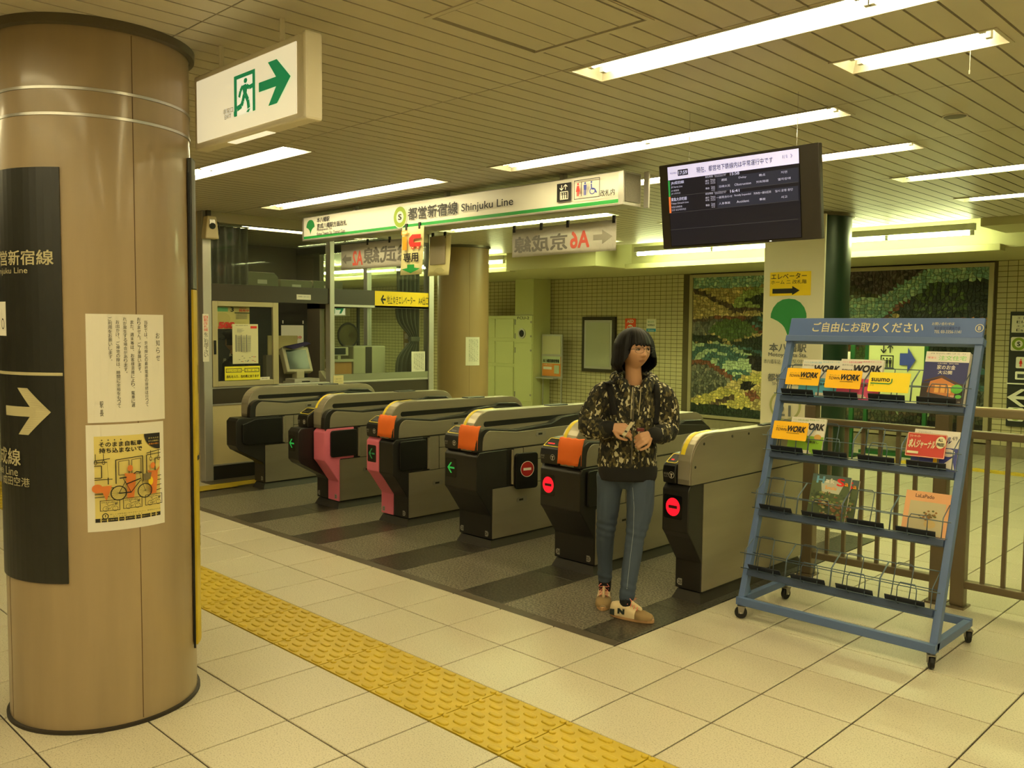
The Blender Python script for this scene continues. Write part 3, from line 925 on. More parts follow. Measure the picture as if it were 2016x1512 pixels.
def gate(label, x0, x1, tags, disp=None, orange=False, pink=None, reader=True, kind='full', flap='shut'):
    cx = (x0 + x1) / 2
    h = (x1 - x0) / 2
    t = thing('ticket_gate', label, 'ticket gate', (cx, YC, 0), 0, 'row of automatic ticket gates')
    # plinth with sloping skirt
    b = MB()
    pr = [(-h + .012, -.60), (h - .012, -.60), (h - .012, .60), (-h + .012, .60)]
    po = [(-h - .012, -.625), (h + .012, -.625), (h + .012, .625), (-h - .012, .625)]
    b.add([(x, y, 0) for x, y in po] + [(x, y, .055) for x, y in pr], [(0, 1, 5, 4), (1, 2, 6, 5), (2, 3, 7, 6), (3, 0, 4, 7), (4, 5, 6, 7), (3, 2, 1, 0)])
    b.build('plinth', GBASE, t)
    # carcass
    MB().box(-h + .006, h - .006, -.585, .585, .056, .70).build('body', GDARK, t)
    full = kind == 'full'
    xr = 0.0 if not full else -.01        # guard's left face
    g0, g1 = {'full': (-.010, .112), 'right_end': (0.004, h), 'left_end': (-h, .03)}[kind]
    # dark covers at both ends
    nose = -.755
    def cover(a, b2, ny, m, nm='front_cover', zb=.43):
        p = front_prof(ny, zb)
        MB().prism(p, 'x', a, b2).build(nm, m, t, bev=.006)
    if kind == 'left_end':
        cover(-h, h, -.90, GDARK, zb=.44)
    elif pink == 'right':
        cover(-h, -.004, -.90, GDARK); cover(.004, h, nose, PINK)
    elif pink == 'left':
        cover(-h, -.012, nose, PINK); cover(-.008, h, nose, GDARK)
    else:
        cover(-h, h, nose, GDARK)
    MB().prism([(-y, z) for y, z in front_prof(nose)], 'x', -h, h).build('rear_cover', GDARK, t, bev=.006)
    # guard rail wall: rounded ends, black slot
    ro = arc((-.575, .80), (.17, .182), 180, 90, 8) + [(.60, .968)] + arc((.60, .80), (.165, .168), 90, 0, 8)
    prof = [(-.745, .70)] + ro + [(.765, .70)]
    gd = MB().prism(prof, 'x', g0, g1).build('guard', GSTEEL, t, bev=.004)
    # polished edge and tape along the rounded end
    cap = MB()
    pts = arc((-.575, .80), (.172, .184), 180, 82, 9)
    pts = [(-.747, .73)] + pts + [(-.45, .9865)]
    for i in range(len(pts) - 1):
        (ya, za), (yb, zb) = pts[i], pts[i + 1]
        cap.add([(g0 + .004, ya, za), (g1 - .004, ya, za), (g1 - .004, yb, zb), (g0 + .004, yb, zb)], [(0, 1, 2, 3)])
    cap.build('edge_trim', mat('trim_steel', (.74, .71, .62), .30, .55), gd, fix=False)
    tp = MB()
    for i in range(3, len(pts) - 1):
        (ya, za), (yb, zb) = pts[i], pts[i + 1]
        tp.add([(g0 + .012, ya - .001, za + .0008), (g0 + .04, ya - .001, za + .0008), (g0 + .04, yb - .001, zb + .0008), (g0 + .012, yb - .001, zb + .0008)], [(0, 1, 2, 3)])
    if kind != 'left_end':
        tp.build('yellow_tape', TAPE, gd, fix=False)
    # slot on the lane side (and hollow on the other)
    for xs, sg in ((g1, 1), (g0, -1)):
        if (kind == 'right_end' and sg > 0):
            continue
        sl = rrect(-.635, .868, .475, .906, .018)
        s2 = MB()
        n = len(sl)
        s2.add([(xs + sg * .0015, y, z) for y, z in sl], [tuple(range(n))])
        s2.build('guard_slot', GBLACK, gd, fix=False)
    if kind == 'right_end':
        # flat steel side with rivets and joint
        MB().prism([(-.735, .70)] + arc((-.565, .80), (.17, .168), 180, 90, 8) + [(.60, .968), (.755, .80), (.755, .70)], 'x', h - .002, h + .004).build('side_panel', GSTEEL, t)
        MB().box(h - .004, h + .004, -.605, .605, .066, .692).build('side_panel', GSTEEL, t)
        for yy, zz in ((-.70, .80), (-.615, .925), (-.31, .945), (-.12, .945)):
            MB().cyl((h + .003, yy, zz), (h + .006, yy, zz), .008, 10).build('rivet', GDARK, t)
    else:
        # shoulder on the right of the guard, steel upper panel
        sh = [(-.755, .70), (-.752, .76)] + arc((-.655, .77), (.095, .095), 180, 95, 6)[1:] + [(-.36, .835), (.02, .855), (.14, .895), (.30, .905), (.62, .880)] + arc((.66, .78), (.095, .095), 80, 0, 5) + [(.755, .70)]
        MB().prism(sh, 'x', g1 + .0005, h).build('shoulder', GDARK, t, bev=.005)
        up = [(-.700, .708), (-.697, .77)] + arc((-.62, .775), (.075, .072), 175, 95, 5) + [(-.36, .818), (.60, .830), (.70, .78), (.705, .708)]
        MB().prism(up, 'x', h - .002, h + .004).build('side_panel', GSTEEL, t, bev=.002)
        # lower and middle panels
        MB().box(h - .004, h + .004, -.600, .600, .066, .424).build('side_panel', GSTEEL, t)
        MB().box(h - .004, h + .004, -.285, .300, .430, .596).build('side_panel', GSTEEL, t)
        MB().box(h - .004, h + .004, -.285, .300, .602, .696).build('side_panel', GSTEEL, t)
        MB().box(h - .004, h + .004, -.385, -.292, .430, .696).build('hinge_strip', GSTEEL, t)
        pk = MB().box(h - .012, h - .003, -.74 if kind == 'full' else -.84, -.39, .432, .694).build('flap_pocket', GBLACK, t)
        MB().cyl((h + .003, -.40, .44), (h + .003, -.40, .69), .012, 10).build('hinge', GSTEEL, t)
        # lane flap
        f0 = -.415
        if flap != 'open':
            fo = rrect(-.695, .452, -.425, .682, .025) if kind == 'full' else [(-.84, .47), (-.79, .445), (-.425, .445), (-.425, .685), (-.70, .685), (-.84, .64)]
            MB().prism(fo, 'x', h - .003, h + .016).build('flap', GBLACK, t, bev=.005)
        else:
            e = empty('flap_leaf', (h + .004, -.40, 0), 0, t)
            fo = rrect(.01, .400, .205, .665, .025)
            fp = MB().prism(fo, 'y', -.010, .010).build('flap', GBLACK, t, bev=.005)
            fp.location = (h + .016, -.40, .0); fp.rotation_euler = (0, 0, math.radians(76))
            bpy.data.objects.remove(e)
            pl = Pl((0, -.0105, 0), (1, 0, 0), (0, 0, 1))
            p = Print(pl); p.ell(.11, .545, .058, .058, PAPER); no_entry(p, .11, .545, .054, REDPLATE, PAPER)
            p.done('no_entry_sign', fp)
        for (yy, zz) in ((-.10, .785), (-.30, .315)):
            lk = MB().prism(rrect(yy - .055, zz - .018, yy + .055, zz + .018, .017), 'x', h + .002, h + .0065).build('panel_lock', DSTEEL, t)
            MB().box(h + .0055, h + .0075, yy - .03, yy + .012, zz - .007, zz + .007).build('lock_slot', GBLACK, lk)
        # second flap across the lane, on the far half
        MB().prism(rrect(.425, .452, .70, .682, .025), 'x', h - .003, h + .014).build('flap', GBLACK, t, bev=.005)
    # left (lane) side panels
    if kind != 'left_end':
        MB().box(-h - .004, -h + .004, -.600, .600, .066, .424).build('side_panel', GSTEEL, t)
        MB().box(-h - .004, -h + .004, -.285, .600, .430, .696).build('side_panel', GSTEEL, t)
        MB().prism(rrect(-.70, .452, -.425, .682, .025), 'x', -h - .012, -h + .003).build('flap', GBLACK, t, bev=.005)
        MB().box(-h + .002, g0 - .001, -.50, .74, .698, .80).build('left_deck', GSTEEL, t, bev=.006)
        if flap == 'open_left':
            fo = rrect(-.235, .430, -.01, .675, .025)
            fp = MB().prism(fo, 'y', -.010, .010).build('flap', GBLACK, t, bev=.005)
            fp.location = (-h - .004, -.44, .0); fp.rotation_euler = (0, 0, math.radians(8))
            p = Print(Pl((0, -.0105, 0), (1, 0, 0), (0, 0, 1))); p.ell(-.135, .555, .066, .066, PAPER); no_entry(p, -.135, .555, .062, REDPLATE, PAPER)
            p.done('no_entry_sign', fp)
    # card reader
    if reader:
        ny = nose if pink != 'right' else -.80
        rp = [(ny, .70), (ny - .008, .765), (ny, .80), (ny + .012, .812), (ny + .10, .862), (ny + .21, .865), (ny + .26, .80), (ny + .26, .70)]
        rd = MB().prism(rp, 'x', -h, g0 - .002).build('card_reader', GBLACK, t, bev=.008)
        n_ = Vector((0, -.05, .088)).normalized()
        w_ = (g0 - .002 + h)
        pl = Pl((-h, ny + .010, .8125), (1, 0, 0), (0, .0865, .0492))
        pl.V = Vector((0, .0865, .0492)).normalized(); pl.N = pl.U.cross(pl.V)
        p = Print(pl, .0012)
        p.poly(rrect(.008, .004, w_ - .008, .094, .012), TAPE); p.poly(rrect(.014, .010, w_ - .014, .088, .010), SCREEN)
        p.rect(.03, .03, w_ * .55, .04, LEDR if disp == 'stop' else GDARK)
        p.done('reader_pad', rd)
        p = Print(Pl((-h, ny - .0085, .70), (1, 0, 0), (0, .0, 1)))
        p.text('鉄道', .012, .048, .042, .062, TAGM); p.text('SuiPa', .014, .036, .04, .043, TAGM)
        p.ell(w_ * .72, .05, .019, .019, PAPER); p.ell(w_ * .72, .05, .0165, .0165, GBLACK)
        p.rect(w_ * .72 - .009, .053, w_ * .72 + .009, .058, PAPER); p.rect(w_ * .72 - .003, .036, w_ * .72 + .003, .055, PAPER)
        p.done('reader_mark', rd)
    # far-end reader seen over the shoulder
    if kind != 'right_end':
        MB().prism([(.30, .86), (.34, .905), (.40, .925), (.62, .915), (.70, .87), (.70, .82), (.30, .82)], 'x', g1 + .012, h - .006).build('far_reader', GBLACK, t, bev=.006)
    MB().box(g0 + .02, g1 - .02, .10, .30, .966, .982).build('top_sensor', GBLACK, gd, bev=.006)
    # status display
    if disp:
        ny = -.90 if pink == 'right' else nose
        xa = -h + .014 if kind != 'right_end' else -h + .012
        dw = .112 if kind != 'right_end' else .122
        if pink == 'right': dw = .095
        p = Print(Pl((xa, ny - .0002, .50), (1, 0, 0), (0, 0, 1)), .001)
        p.poly(rrect(0, 0, dw, .135, .01), SCREEN)
        if disp == 'go':
            arrow_left(p, dw * .5, .0675, .038, LEDG)
        elif disp == 'ic':
            arrow_left(p, dw * .48, .0675, .040, mat('dim_green_led', (.10, .34, .14), .5, emit=((.02, .22, .05), .3)))
            p.rect(dw * .42, .05, dw * .50, .09, SCREEN)
        else:
            no_entry(p, dw * .5, .0675, .047, LEDR, mat('led_off', (.25, .02, .03), .5), .052)
        p.done('status_display', t)
    # number tags
    for sd, num in zip((-1, 1), tags):
        if not num: continue
        xm = -h + .035 if sd < 0 else h - .045
        p = Print(Pl((xm, -.6105, .10), (1, 0, 0), (0, 0, 1)), .001)
        d = -1 if sd < 0 else 1
        p.poly([(0 - .014 * d, -.02), (.010 * d, -.02), (.02 * d, -.01), (.02 * d, .01), (.010 * d, .02), (-.014 * d, .02)], TAGM)
        p.text(num, -.011, -.011, .011, .011, GBLACK, .01)
        p.done('number_tag', t)
    # orange cloth over the rounded end
    if orange:
        oc = MB()
        a, b2 = g0 - .004, h + .002
        path = [(-.766, .715), (-.765, .75), (-.763, .80), (-.758, .84), (-.742, .878), (-.735, .884)]
        nn = 10
        rows = []
        for (y, z) in path:
            rows.append([(a + (b2 - a) * k / nn, y - .004 * math.sin(k * 1.7 + z * 30) * .5 + (.0 if k < 8 else (k - 7) * .006), z + .003 * math.sin(k * 2.1)) for k in range(nn + 1)])
        vs = [p for r in rows for p in r]
        fs = [(i * (nn + 1) + k, i * (nn + 1) + k + 1, (i + 1) * (nn + 1) + k + 1, (i + 1) * (nn + 1) + k) for i in range(len(rows) - 1) for k in range(nn)]
        o = oc.add(vs, fs).build('orange_cover', ORNG, t, smooth=True, fix=False)
        md = o.modifiers.new('s', 'SOLIDIFY'); md.thickness = .002
    return t
gate('slim end ticket gate beside the office with a long dark nose', -5.136, -4.950, ('', '21'), reader=False, kind='left_end')
gate('ticket gate with a pink lower front and a green arrow on its long nose', -4.037, -3.701, ('21', '22'), 'go', pink='right')
gate('ticket gate with a pink strip around its arrow and an orange cloth', -3.096, -2.756, ('22', '23'), 'ic', orange=True, pink='left')
gate('ticket gate with a green arrow, orange cloth and an open red-signed flap', -2.147, -1.810, ('23', '24'), 'go', orange=True, flap='open')
gate('ticket gate with a lit red no-entry disc and an orange cloth', -1.203, -.866, ('24', '25'), 'stop', orange=True, flap='open_left')
gate('slim end ticket gate with plain steel side and a red no-entry disc', -.250, -.075, ('25', ''), 'stop', kind='right_end')

# ================================================================== HANGING EXIT SIGN
def B(pr, box, fn='rect', *a, **k):
    if fn == 'text':
        pr.text(a[0], box[0], box[1], box[2], box[3], *a[1:], **k)
    else:
        getattr(pr, fn)(box[0], box[1], box[2], box[3], *a, **k)
EXF = mat('exit_face', (.95, .93, .85), .5, emit=((1.0, .88, .56), .62))
EXG = mat('exit_green', (.05, .52, .26), .5, emit=((.02, .40, .14), .35))
EXW = mat('exit_figure_white', (.95, .95, .9), .5, emit=((1.0, .92, .66), .72))
HOUS = mat('exit_housing', (.90, .87, .78), .45)
ye = -.90
t = thing('exit_sign', 'lit white emergency exit sign with green running figure and arrow, hung from ceiling', 'exit sign', (-.49, ye, 2.45))
MB().box(-.440, .412, 0, .062, -.150, .150).build('housing', HOUS, t, bev=.008)
MB().box(-.410, .352, -.004, .002, -.125, .125).build('face', EXF, t, bev=.002)
MB().box(.386, .416, -.006, .066, -.153, .153).build('end_cap', HOUS, t, bev=.01)
MB().box(-.18, .12, .012, .05, -.152, -.140).build('downlight', mat('exit_downlight', (.95, .93, .85), .5, emit=((1, .9, .6), .8)), t)
for xx in (-.278, .19):
    MB().cyl((xx, .04, .14), (xx, .04, .25), .010, 10).build('hanger_rod', HOUS, t)
pl = Pl((0, ye - .0045, 0), (1, 0, 0), (0, 0, 1))
def rel(b): return b
p = Print(Pl((-.49 + .49, -.0045, -2.45), (1, 0, 0), (0, 0, 1)))
ox = .49
d = (-0.5819, 2.3812, -0.4206, 2.5347)
x0, z0, x1, z1 = d[0] + ox, d[1], d[2] + ox, d[3]
W_, H_ = x1 - x0, z1 - z0
p.rect(x0, z0, x1, z1, EXG)
p.rect(x0 + .14 * W_, z0, x1 - .12 * W_, z1 - .10 * H_, EXW)
def fp(L): return [(x0 + a * W_, z0 + b * H_) for a, b in L]
p.ell(x0 + .56 * W_, z0 + .80 * H_, .085 * W_, .062 * H_, EXG, 16)
p.poly(fp([(.40, .70), (.58, .72), (.66, .64), (.60, .44), (.46, .46)]), EXG)
for L, w_ in (([(.42, .68), (.32, .58), (.26, .44)], .08), ([(.62, .66), (.74, .60), (.90, .62)], .08), ([(.50, .46), (.44, .32), (.38, .22), (.16, .17)], .10), ([(.57, .46), (.68, .30), (.72, .10)], .10)):
    p.line(fp(L), w_ * W_ * 1.3, EXG, w_ * W_ * 1.3)
p.poly(fp([(.0, .0), (.14, .10), (.14, .24), (.0, .12)]), EXG); p.poly(fp([(.60, .02), (.70, .08), (.80, .08), (.72, .0)]), EXG)
d = (-0.3886, 2.3794, -0.1665, 2.5366)
a0, b0, a1, b1 = d[0] + ox, d[1], d[2] + ox, d[3]
cw, ch = a1 - a0, b1 - b0
p.poly([(a0, b0 + ch * .39), (a0 + cw * .55, b0 + ch * .39), (a0 + cw * .30, b0), (a0 + cw * .58, b0), (a1, b0 + ch * .5), (a0 + cw * .58, b1), (a0 + cw * .30, b1), (a0 + cw * .55, b0 + ch * .61), (a0, b0 + ch * .61)], EXG)
d = (-0.6651, 2.4011, -0.5855, 2.4226)
p.text('非常口', d[0] + ox, d[1], d[2] + ox, d[3], MIDGREY)
d = (-0.6532, 2.3818, -0.6001, 2.3974)
p.text('EXIT', d[0] + ox, d[1], d[2] + ox, d[3], MIDGREY)
p.done('pictogram', t)

# ================================================================== LINE NAME SIGN OVER THE GATES
SIGNW = mat('sign_face_white', (.88, .87, .80), .35, emit=((1.0, .86, .52), .10))
ys = 2.20
t = thing('line_sign', 'long white overhead sign with green stripe naming the line, above the gates', 'sign', (0, 0, 0))
MB().box(-5.04, -1.072, ys, ys + .20, 2.415, 2.645).build('box', ALU, t, bev=.004)
MB().box(-5.035, -1.085, ys - .004, ys + .001, 2.427, 2.637).build('face', SIGNW, t)
MB().box(-1.075, -1.062, ys + .02, ys + .18, 2.44, 2.63).build('speaker_grille', mat('perforated_metal', (.50, .48, .42), .6, var=(300, .35)), t)
MB().box(-1.11, -1.068, ys - .006, ys + .004, 2.418, 2.643).build('end_trim', ALU, t)
MB().box(-1.06, -1.02, ys + .215, ys + .23, 2.41, 2.66).build('bracket', ALU, t)
MB().box(-5.06, -5.038, ys - .006, ys + .2, 2.415, 2.645).build('end_trim', ALU, t)
for xx in (-4.3, -3.0, -1.7):
    MB().box(xx - .02, xx + .02, ys + .08, ys + .12, 2.64, 2.70).build('hanger', ALU, t)
p = Print(Pl((0, ys - .0042, 0), (1, 0, 0), (0, 0, 1)), .001, .0006)
yq = ys - .005
p.rect(-5.035, 2.431, -1.085, 2.456, GREEN)
def leaf(p, x0, y0, x1, y1, m):
    cx = (x0 + x1) / 2; w_ = x1 - x0; h_ = y1 - y0
    L = [(cx, y0)]
    R = [(.015, .06), (.05, .15), (.10, .25), (.17, .33), (.28, .41), (.42, .475), (.50, .505), (.49, .62), (.43, .77), (.32, .90), (.17, .98), (0, 1.0)]
    L += [(cx + a * w_, y0 + b * h_) for a, b in R] + [(cx - a * w_, y0 + b * h_) for a, b in R[::-1][1:]]
    p.poly(L, m)
leaf(p, *(-4.9840, 2.4695, -4.8391, 2.6129), LEAF)
B(p, (-4.7982, 2.5760, -4.5800, 2.6245), 'text', '本八幡駅', DKGREY, .012)
B(p, (-4.7942, 2.5166, -4.2955, 2.5669), 'text', '京成八幡駅方面改札', DKGREY, .012)
B(p, (-4.7902, 2.4889, -4.5294, 2.5179), 'text', 'Motoyawata Sta.', DKGREY, .004)
B(p, (-4.7905, 2.4499, -4.3164, 2.4836), 'text', 'Keisei Yawata Sta. District Gate', DKGREY, .004)
d = (-3.5773, 2.4352, -3.3999, 2.6146)
p.ell((d[0] + d[2]) / 2, (d[1] + d[3]) / 2, (d[2] - d[0]) / 2 * 1.08, (d[3] - d[1]) / 2 * 1.08, SIGNW)
p.ell((d[0] + d[2]) / 2, (d[1] + d[3]) / 2, (d[2] - d[0]) / 2, (d[3] - d[1]) / 2, RING)
p.ell((d[0] + d[2]) / 2, (d[1] + d[3]) / 2, (d[2] - d[0]) / 2 * .56, (d[3] - d[1]) / 2 * .56, PAPER)
B(p, (-3.5128, 2.4987, -3.4631, 2.5512), 'text', 'S', DKGREY, .03)
B(p, (-3.3757, 2.4871, -2.7349, 2.5920), 'text', '都営新宿線', DKGREY, .012)
B(p, (-2.6893, 2.4851, -2.1032, 2.5638), 'text', 'Shinjuku Line', DKGREY, .008)
d = (-1.6581, 2.4816, -1.5224, 2.6117)
B(p, d, 'rect', BLACK)
x0, z0, x1, z1 = d; W_, H_ = x1 - x0, z1 - z0
p.frame(x0 + .22 * W_, z0 + .10 * H_, x0 + .80 * W_, z0 + .55 * H_, .05 * W_, PAPER)
for k in range(3):
    p.rect(x0 + (.30 + .15 * k) * W_, z0 + .15 * H_, x0 + (.39 + .15 * k) * W_, z0 + .36 * H_, PAPER); p.ell(x0 + (.345 + .15 * k) * W_, z0 + .42 * H_, .04 * W_, .035 * H_, PAPER, 10)
for k, s_ in ((.36, -1), (.64, 1)):
    p.line([(x0 + k * W_, z0 + .62 * H_), (x0 + k * W_, z0 + .90 * H_)], .05 * W_, PAPER, .05 * W_)
    e = z0 + (.90 if s_ > 0 else .62) * H_
    p.line([(x0 + (k - .13) * W_, e - s_ * .12 * H_), (x0 + k * W_, e), (x0 + (k + .13) * W_, e - s_ * .12 * H_)], .05 * W_, PAPER, .05 * W_)
d = (-1.4895, 2.4824, -1.2563, 2.6164)
x0, z0, x1, z1 = d; W_, H_ = x1 - x0, z1 - z0
p.frame(x0, z0, x1, z1, .022 * W_, DKGREY)
def person_icon(p, cx, z0, h, m, skirt=False):
    p.ell(cx, z0 + h * .90, h * .085, h * .085, m, 12)
    if skirt:
        p.poly([(cx - h * .10, z0 + h * .78), (cx + h * .10, z0 + h * .78), (cx + h * .20, z0 + h * .34), (cx - h * .20, z0 + h * .34)], m)
    else:
        p.poly([(cx - h * .15, z0 + h * .78), (cx + h * .15, z0 + h * .78), (cx + h * .12, z0 + h * .40), (cx - h * .12, z0 + h * .40)], m)
    for s_ in (-1, 1):
        p.rect(cx + s_ * h * .06 - h * .045, z0, cx + s_ * h * .06 + h * .045, z0 + h * .40, m)
person_icon(p, x0 + .16 * W_, z0 + .16 * H_, .70 * H_, REDP, True)
p.rect(x0 + .29 * W_, z0 + .14 * H_, x0 + .315 * W_, z0 + .88 * H_, DKGREY)
person_icon(p, x0 + .45 * W_, z0 + .16 * H_, .70 * H_, BLUEP)
p.ell(x0 + .70 * W_, z0 + .80 * H_, .035 * W_, .05 * H_, BLUEP, 12)
p.line([(x0 + .70 * W_, z0 + .72 * H_), (x0 + .71 * W_, z0 + .45 * H_), (x0 + .83 * W_, z0 + .43 * H_), (x0 + .90 * W_, z0 + .22 * H_)], .045 * W_, BLUEP, .05 * W_)
p.ell(x0 + .745 * W_, z0 + .33 * H_, .115 * W_, .17 * H_, BLUEP, 20, inner=.75)
B(p, (-1.2445, 2.4799, -1.1185, 2.5247), 'text', '改札内', DKGREY, .012)
p.done('lettering', t)

# ---- sheets hung from the sign
CLIP = mat('black_clip', (.06, .06, .06), .5)
def hung(name, label, cat, y, box, m, clips, curl=.0, thick=.002, rot=0.0):
    x0, z0, x1, z1 = box
    t = thing(name, label, cat, (x0, y, z1))
    w_, h_ = x1 - x0, z1 - z0
    mb = MB(); n = 8
    for k in range(n + 1):
        f = k / n; yy = -curl * f * f * (1 if curl else 0) + .0
        mb.add([(0, yy, -h_ * f), (w_, yy - curl * .3 * f, -h_ * f)], [])
    mb.f = [(2 * k, 2 * k + 2, 2 * k + 3, 2 * k + 1) for k in range(n)]; mb.m = [0] * n
    o = mb.build('sheet', m, t, smooth=True, fix=False)
    md = o.modifiers.new('s', 'SOLIDIFY'); md.thickness = thick; md.offset = 1
    for c in clips:
        MB().box(w_ * c - .012, w_ * c + .012, -.006, .006, -.025, .03).build('clip', CLIP, t)
    return t, w_, h_
ICY = mat('ic_sheet', (.93, .90, .66), .6)
bx = (-3.4598, 2.0199, -3.1638, 2.4305)
t, w_, h_ = hung('paper_notice', 'cream paper with a red and orange mark and green arrow, hung below line sign', 'notice', 2.19, bx, ICY, (.2, .8), curl=.02)
p = Print(Pl((0, -.022, -h_), (1, 0, 0), (0, .06, 1)), .001)
p.pl.V = Vector((0, 0, 1))
def R4(a, b, c, d): return (a * w_, b * h_, c * w_, d * h_)
p.rect(*R4(.10, .52, .30, .80), ORANGEP); p.poly([(.2 * w_, .82 * h_), (.33 * w_, .88 * h_), (.2 * w_, .94 * h_), (.07 * w_, .88 * h_)], ICY)
p.frame(.06 * w_, .835 * h_, .34 * w_, .925 * h_, .02 * w_, ORANGEP)
p.poly([(.46 * w_, .58 * h_), (.95 * w_, .58 * h_), (.95 * w_, .66 * h_), (.62 * w_, .66 * h_), (.62 * w_, .74 * h_), (.95 * w_, .74 * h_), (.95 * w_, .82 * h_), (.56 * w_, .83 * h_), (.42 * w_, .76 * h_), (.40 * w_, .66 * h_)], REDP)
for c in (.58, .82):
    p.ell(c * w_, .555 * h_, .07 * w_, .032 * h_, REDP, 14); p.ell(c * w_, .555 * h_, .035 * w_, .016 * h_, ICY, 10)
p.text('専用', *R4(.16, .26, .84, .46), BLACK, .02)
p.poly([(.08 * w_, .12 * h_), (.34 * w_, .14 * h_), (.34 * w_, .21 * h_), (.66 * w_, .21 * h_), (.66 * w_, .14 * h_), (.92 * w_, .12 * h_), (.5 * w_, .03 * h_)], GREEN)
p.done('print', t)
bx = (-3.3644, 2.0191, -3.0809, 2.3655)
t, w_, h_ = hung('paper_notice', 'back of a cream paper sheet with a grey square, hung beside the round column', 'notice', 2.42, bx, ICY, (.15, .72), curl=.02)
p = Print(Pl((0, -.022, -h_), (1, 0, 0), (0, 0, 1)), .001)
p.rect(*R4(.10, .28, .82, .98), mat('grey_backing', (.62, .58, .50), .7)); p.poly([(.30 * w_, .12 * h_), (.45 * w_, .20 * h_), (.65 * w_, .20 * h_), (.80 * w_, .12 * h_), (.55 * w_, .05 * h_)], mat('show_through', (.84, .82, .60), .8))
p.done('print', t)
FILM = mat('banner_film', (.78, .77, .72), .28, alpha=.88, bump=(22, .6))
FGREY = mat('banner_grey', (.42, .41, .38), .45); FRED = mat('banner_red', (.80, .36, .30), .45); FPALE = mat('banner_pale_grey', (.56, .55, .50), .35)
for k, (bx, lab, clips) in enumerate((((-4.6287, 2.1188, -3.6681, 2.3643), 'clear plastic banner with mirrored grey and red lettering, beside the office', (.45, .8)),
                                      ((-2.2821, 2.1268, -1.2518, 2.3450), 'clear plastic banner with mirrored grey and red lettering, under the sign end', (.02, .30, .56, .98)))):
    t, w_, h_ = hung('plastic_banner', lab, 'banner', 2.36, bx, FILM, clips)
    p = Print(Pl((0, 0, -h_), (1, 0, 0), (0, 0, 1)), .002)
    if k == 0:
        p.text('総武線', .38 * w_, .18 * h_, 1.18 * w_, .80 * h_, FGREY, .022, flip=True)
        p.text('A2', .20 * w_, .15 * h_, .37 * w_, .72 * h_, FRED, .022, flip=True)
        p.poly([(.02 * w_, .42 * h_), (.09 * w_, .62 * h_), (.09 * w_, .50 * h_), (.18 * w_, .50 * h_), (.18 * w_, .34 * h_), (.09 * w_, .34 * h_), (.09 * w_, .22 * h_)], FGREY)
    else:
        p.text('京成線', .02 * w_, .14 * h_, .56 * w_, .72 * h_, FGREY, .022, flip=True)
        p.text('A6', .585 * w_, .16 * h_, .765 * w_, .74 * h_, FRED, .022, flip=True)
        p.poly([(.97 * w_, .47 * h_), (.88 * w_, .70 * h_), (.88 * w_, .56 * h_), (.80 * w_, .56 * h_), (.80 * w_, .38 * h_), (.88 * w_, .38 * h_), (.88 * w_, .24 * h_)], FPALE)
    p.done('lettering', t)

# ================================================================== HANGING INFORMATION SCREEN
TVB = mat('screen_bezel', (.17, .155, .135), .4)
tv = thing('information_screen', 'wide black screen listing train delays, hung from the ceiling over the gates', 'screen', (.315, 1.33, 2.0))
tw, th = .885, .437
TVM = Matrix.Translation((0, 0, 0)) @ Matrix.Rotation(math.radians(7.5), 4, 'X')
MB().box(-tw / 2, tw / 2, 0, .035, 0, th, M=TVM).build('cabinet', TVB, tv, bev=.005)
MB().box(-tw / 2 + .055, tw / 2 - .095, -.003, .002, .012, th - .012, M=TVM).build('display_panel', mat('screen_glass', (.03, .028, .025), .25), tv)
MB().box(-.2, .2, .0, .09, .12, .30).build('rear_box', TVB, tv)
for xx in (-.3, .3):
    MB().cyl((xx, .012, .40), (xx, .012, .70), .0016, 6).build('hanger_wire', CHROME, tv)
MB().box(.18, .19, -.002, .003, .004, .008, M=TVM).build('power_light', mat('pilot', (.9, .9, .8), .5, emit=((1, 1, .9), 1)), tv)
SW = mat('screen_white', (.8, .8, .9), .5, emit=((.56, .52, .80), .95)); SB = mat('screen_black', (.02, .02, .02), .3, emit=((.03, .025, .03), .5))
SCELL = mat('screen_cell', (.05, .05, .06), .3, emit=((.05, .05, .07), .6)); ST = mat('screen_text', (.7, .7, .8), .5, emit=((.42, .42, .60), .9))
SLINE = mat('screen_line', (.2, .2, .2), .5, emit=((.13, .12, .12), .6)); SG = mat('screen_green', (.1, .5, .2), .5, emit=((.04, .32, .07), .8)); SO = mat('screen_orange', (.9, .4, .1), .5, emit=((.80, .20, .05), .8)); SD = mat('screen_ink', (.1, .1, .12), .5)
o_ = TVM @ Vector((-tw / 2 + .057, -.0032, .014)); v_ = (TVM.to_3x3() @ Vector((0, 0, 1)))
p = Print(Pl(o_, (1, 0, 0), v_), .0004, .0002)
sw_, sh_ = tw - .154, th - .028
def S(a, b, c, d): return (a * sw_, (1 - d) * sh_, c * sw_, (1 - b) * sh_)     # fractions, v from the top
p.rect(0, 0, sw_, sh_, SB); p.rect(*S(0, 0, 1, .165), SW)
p.text('現在時刻', *S(.02, .07, .075, .095), SD); p.rect(*S(.085, .05, .17, .125), SB); p.text('17:59', *S(.092, .065, .163, .112), ST, .02)
p.text('現在、都営地下鉄線内は平常運行中です', *S(.24, .05, .82, .12), SD, .004); p.text('1/1', *S(.89, .05, .92, .09), SD); p.line([(.945 * sw_, .95 * sh_), (.955 * sw_, .93 * sh_), (.945 * sw_, .91 * sh_)], .002, SD)
p.rect(*S(0, .17, .015, .375), SG); p.rect(*S(0, .375, .015, .58), SO)
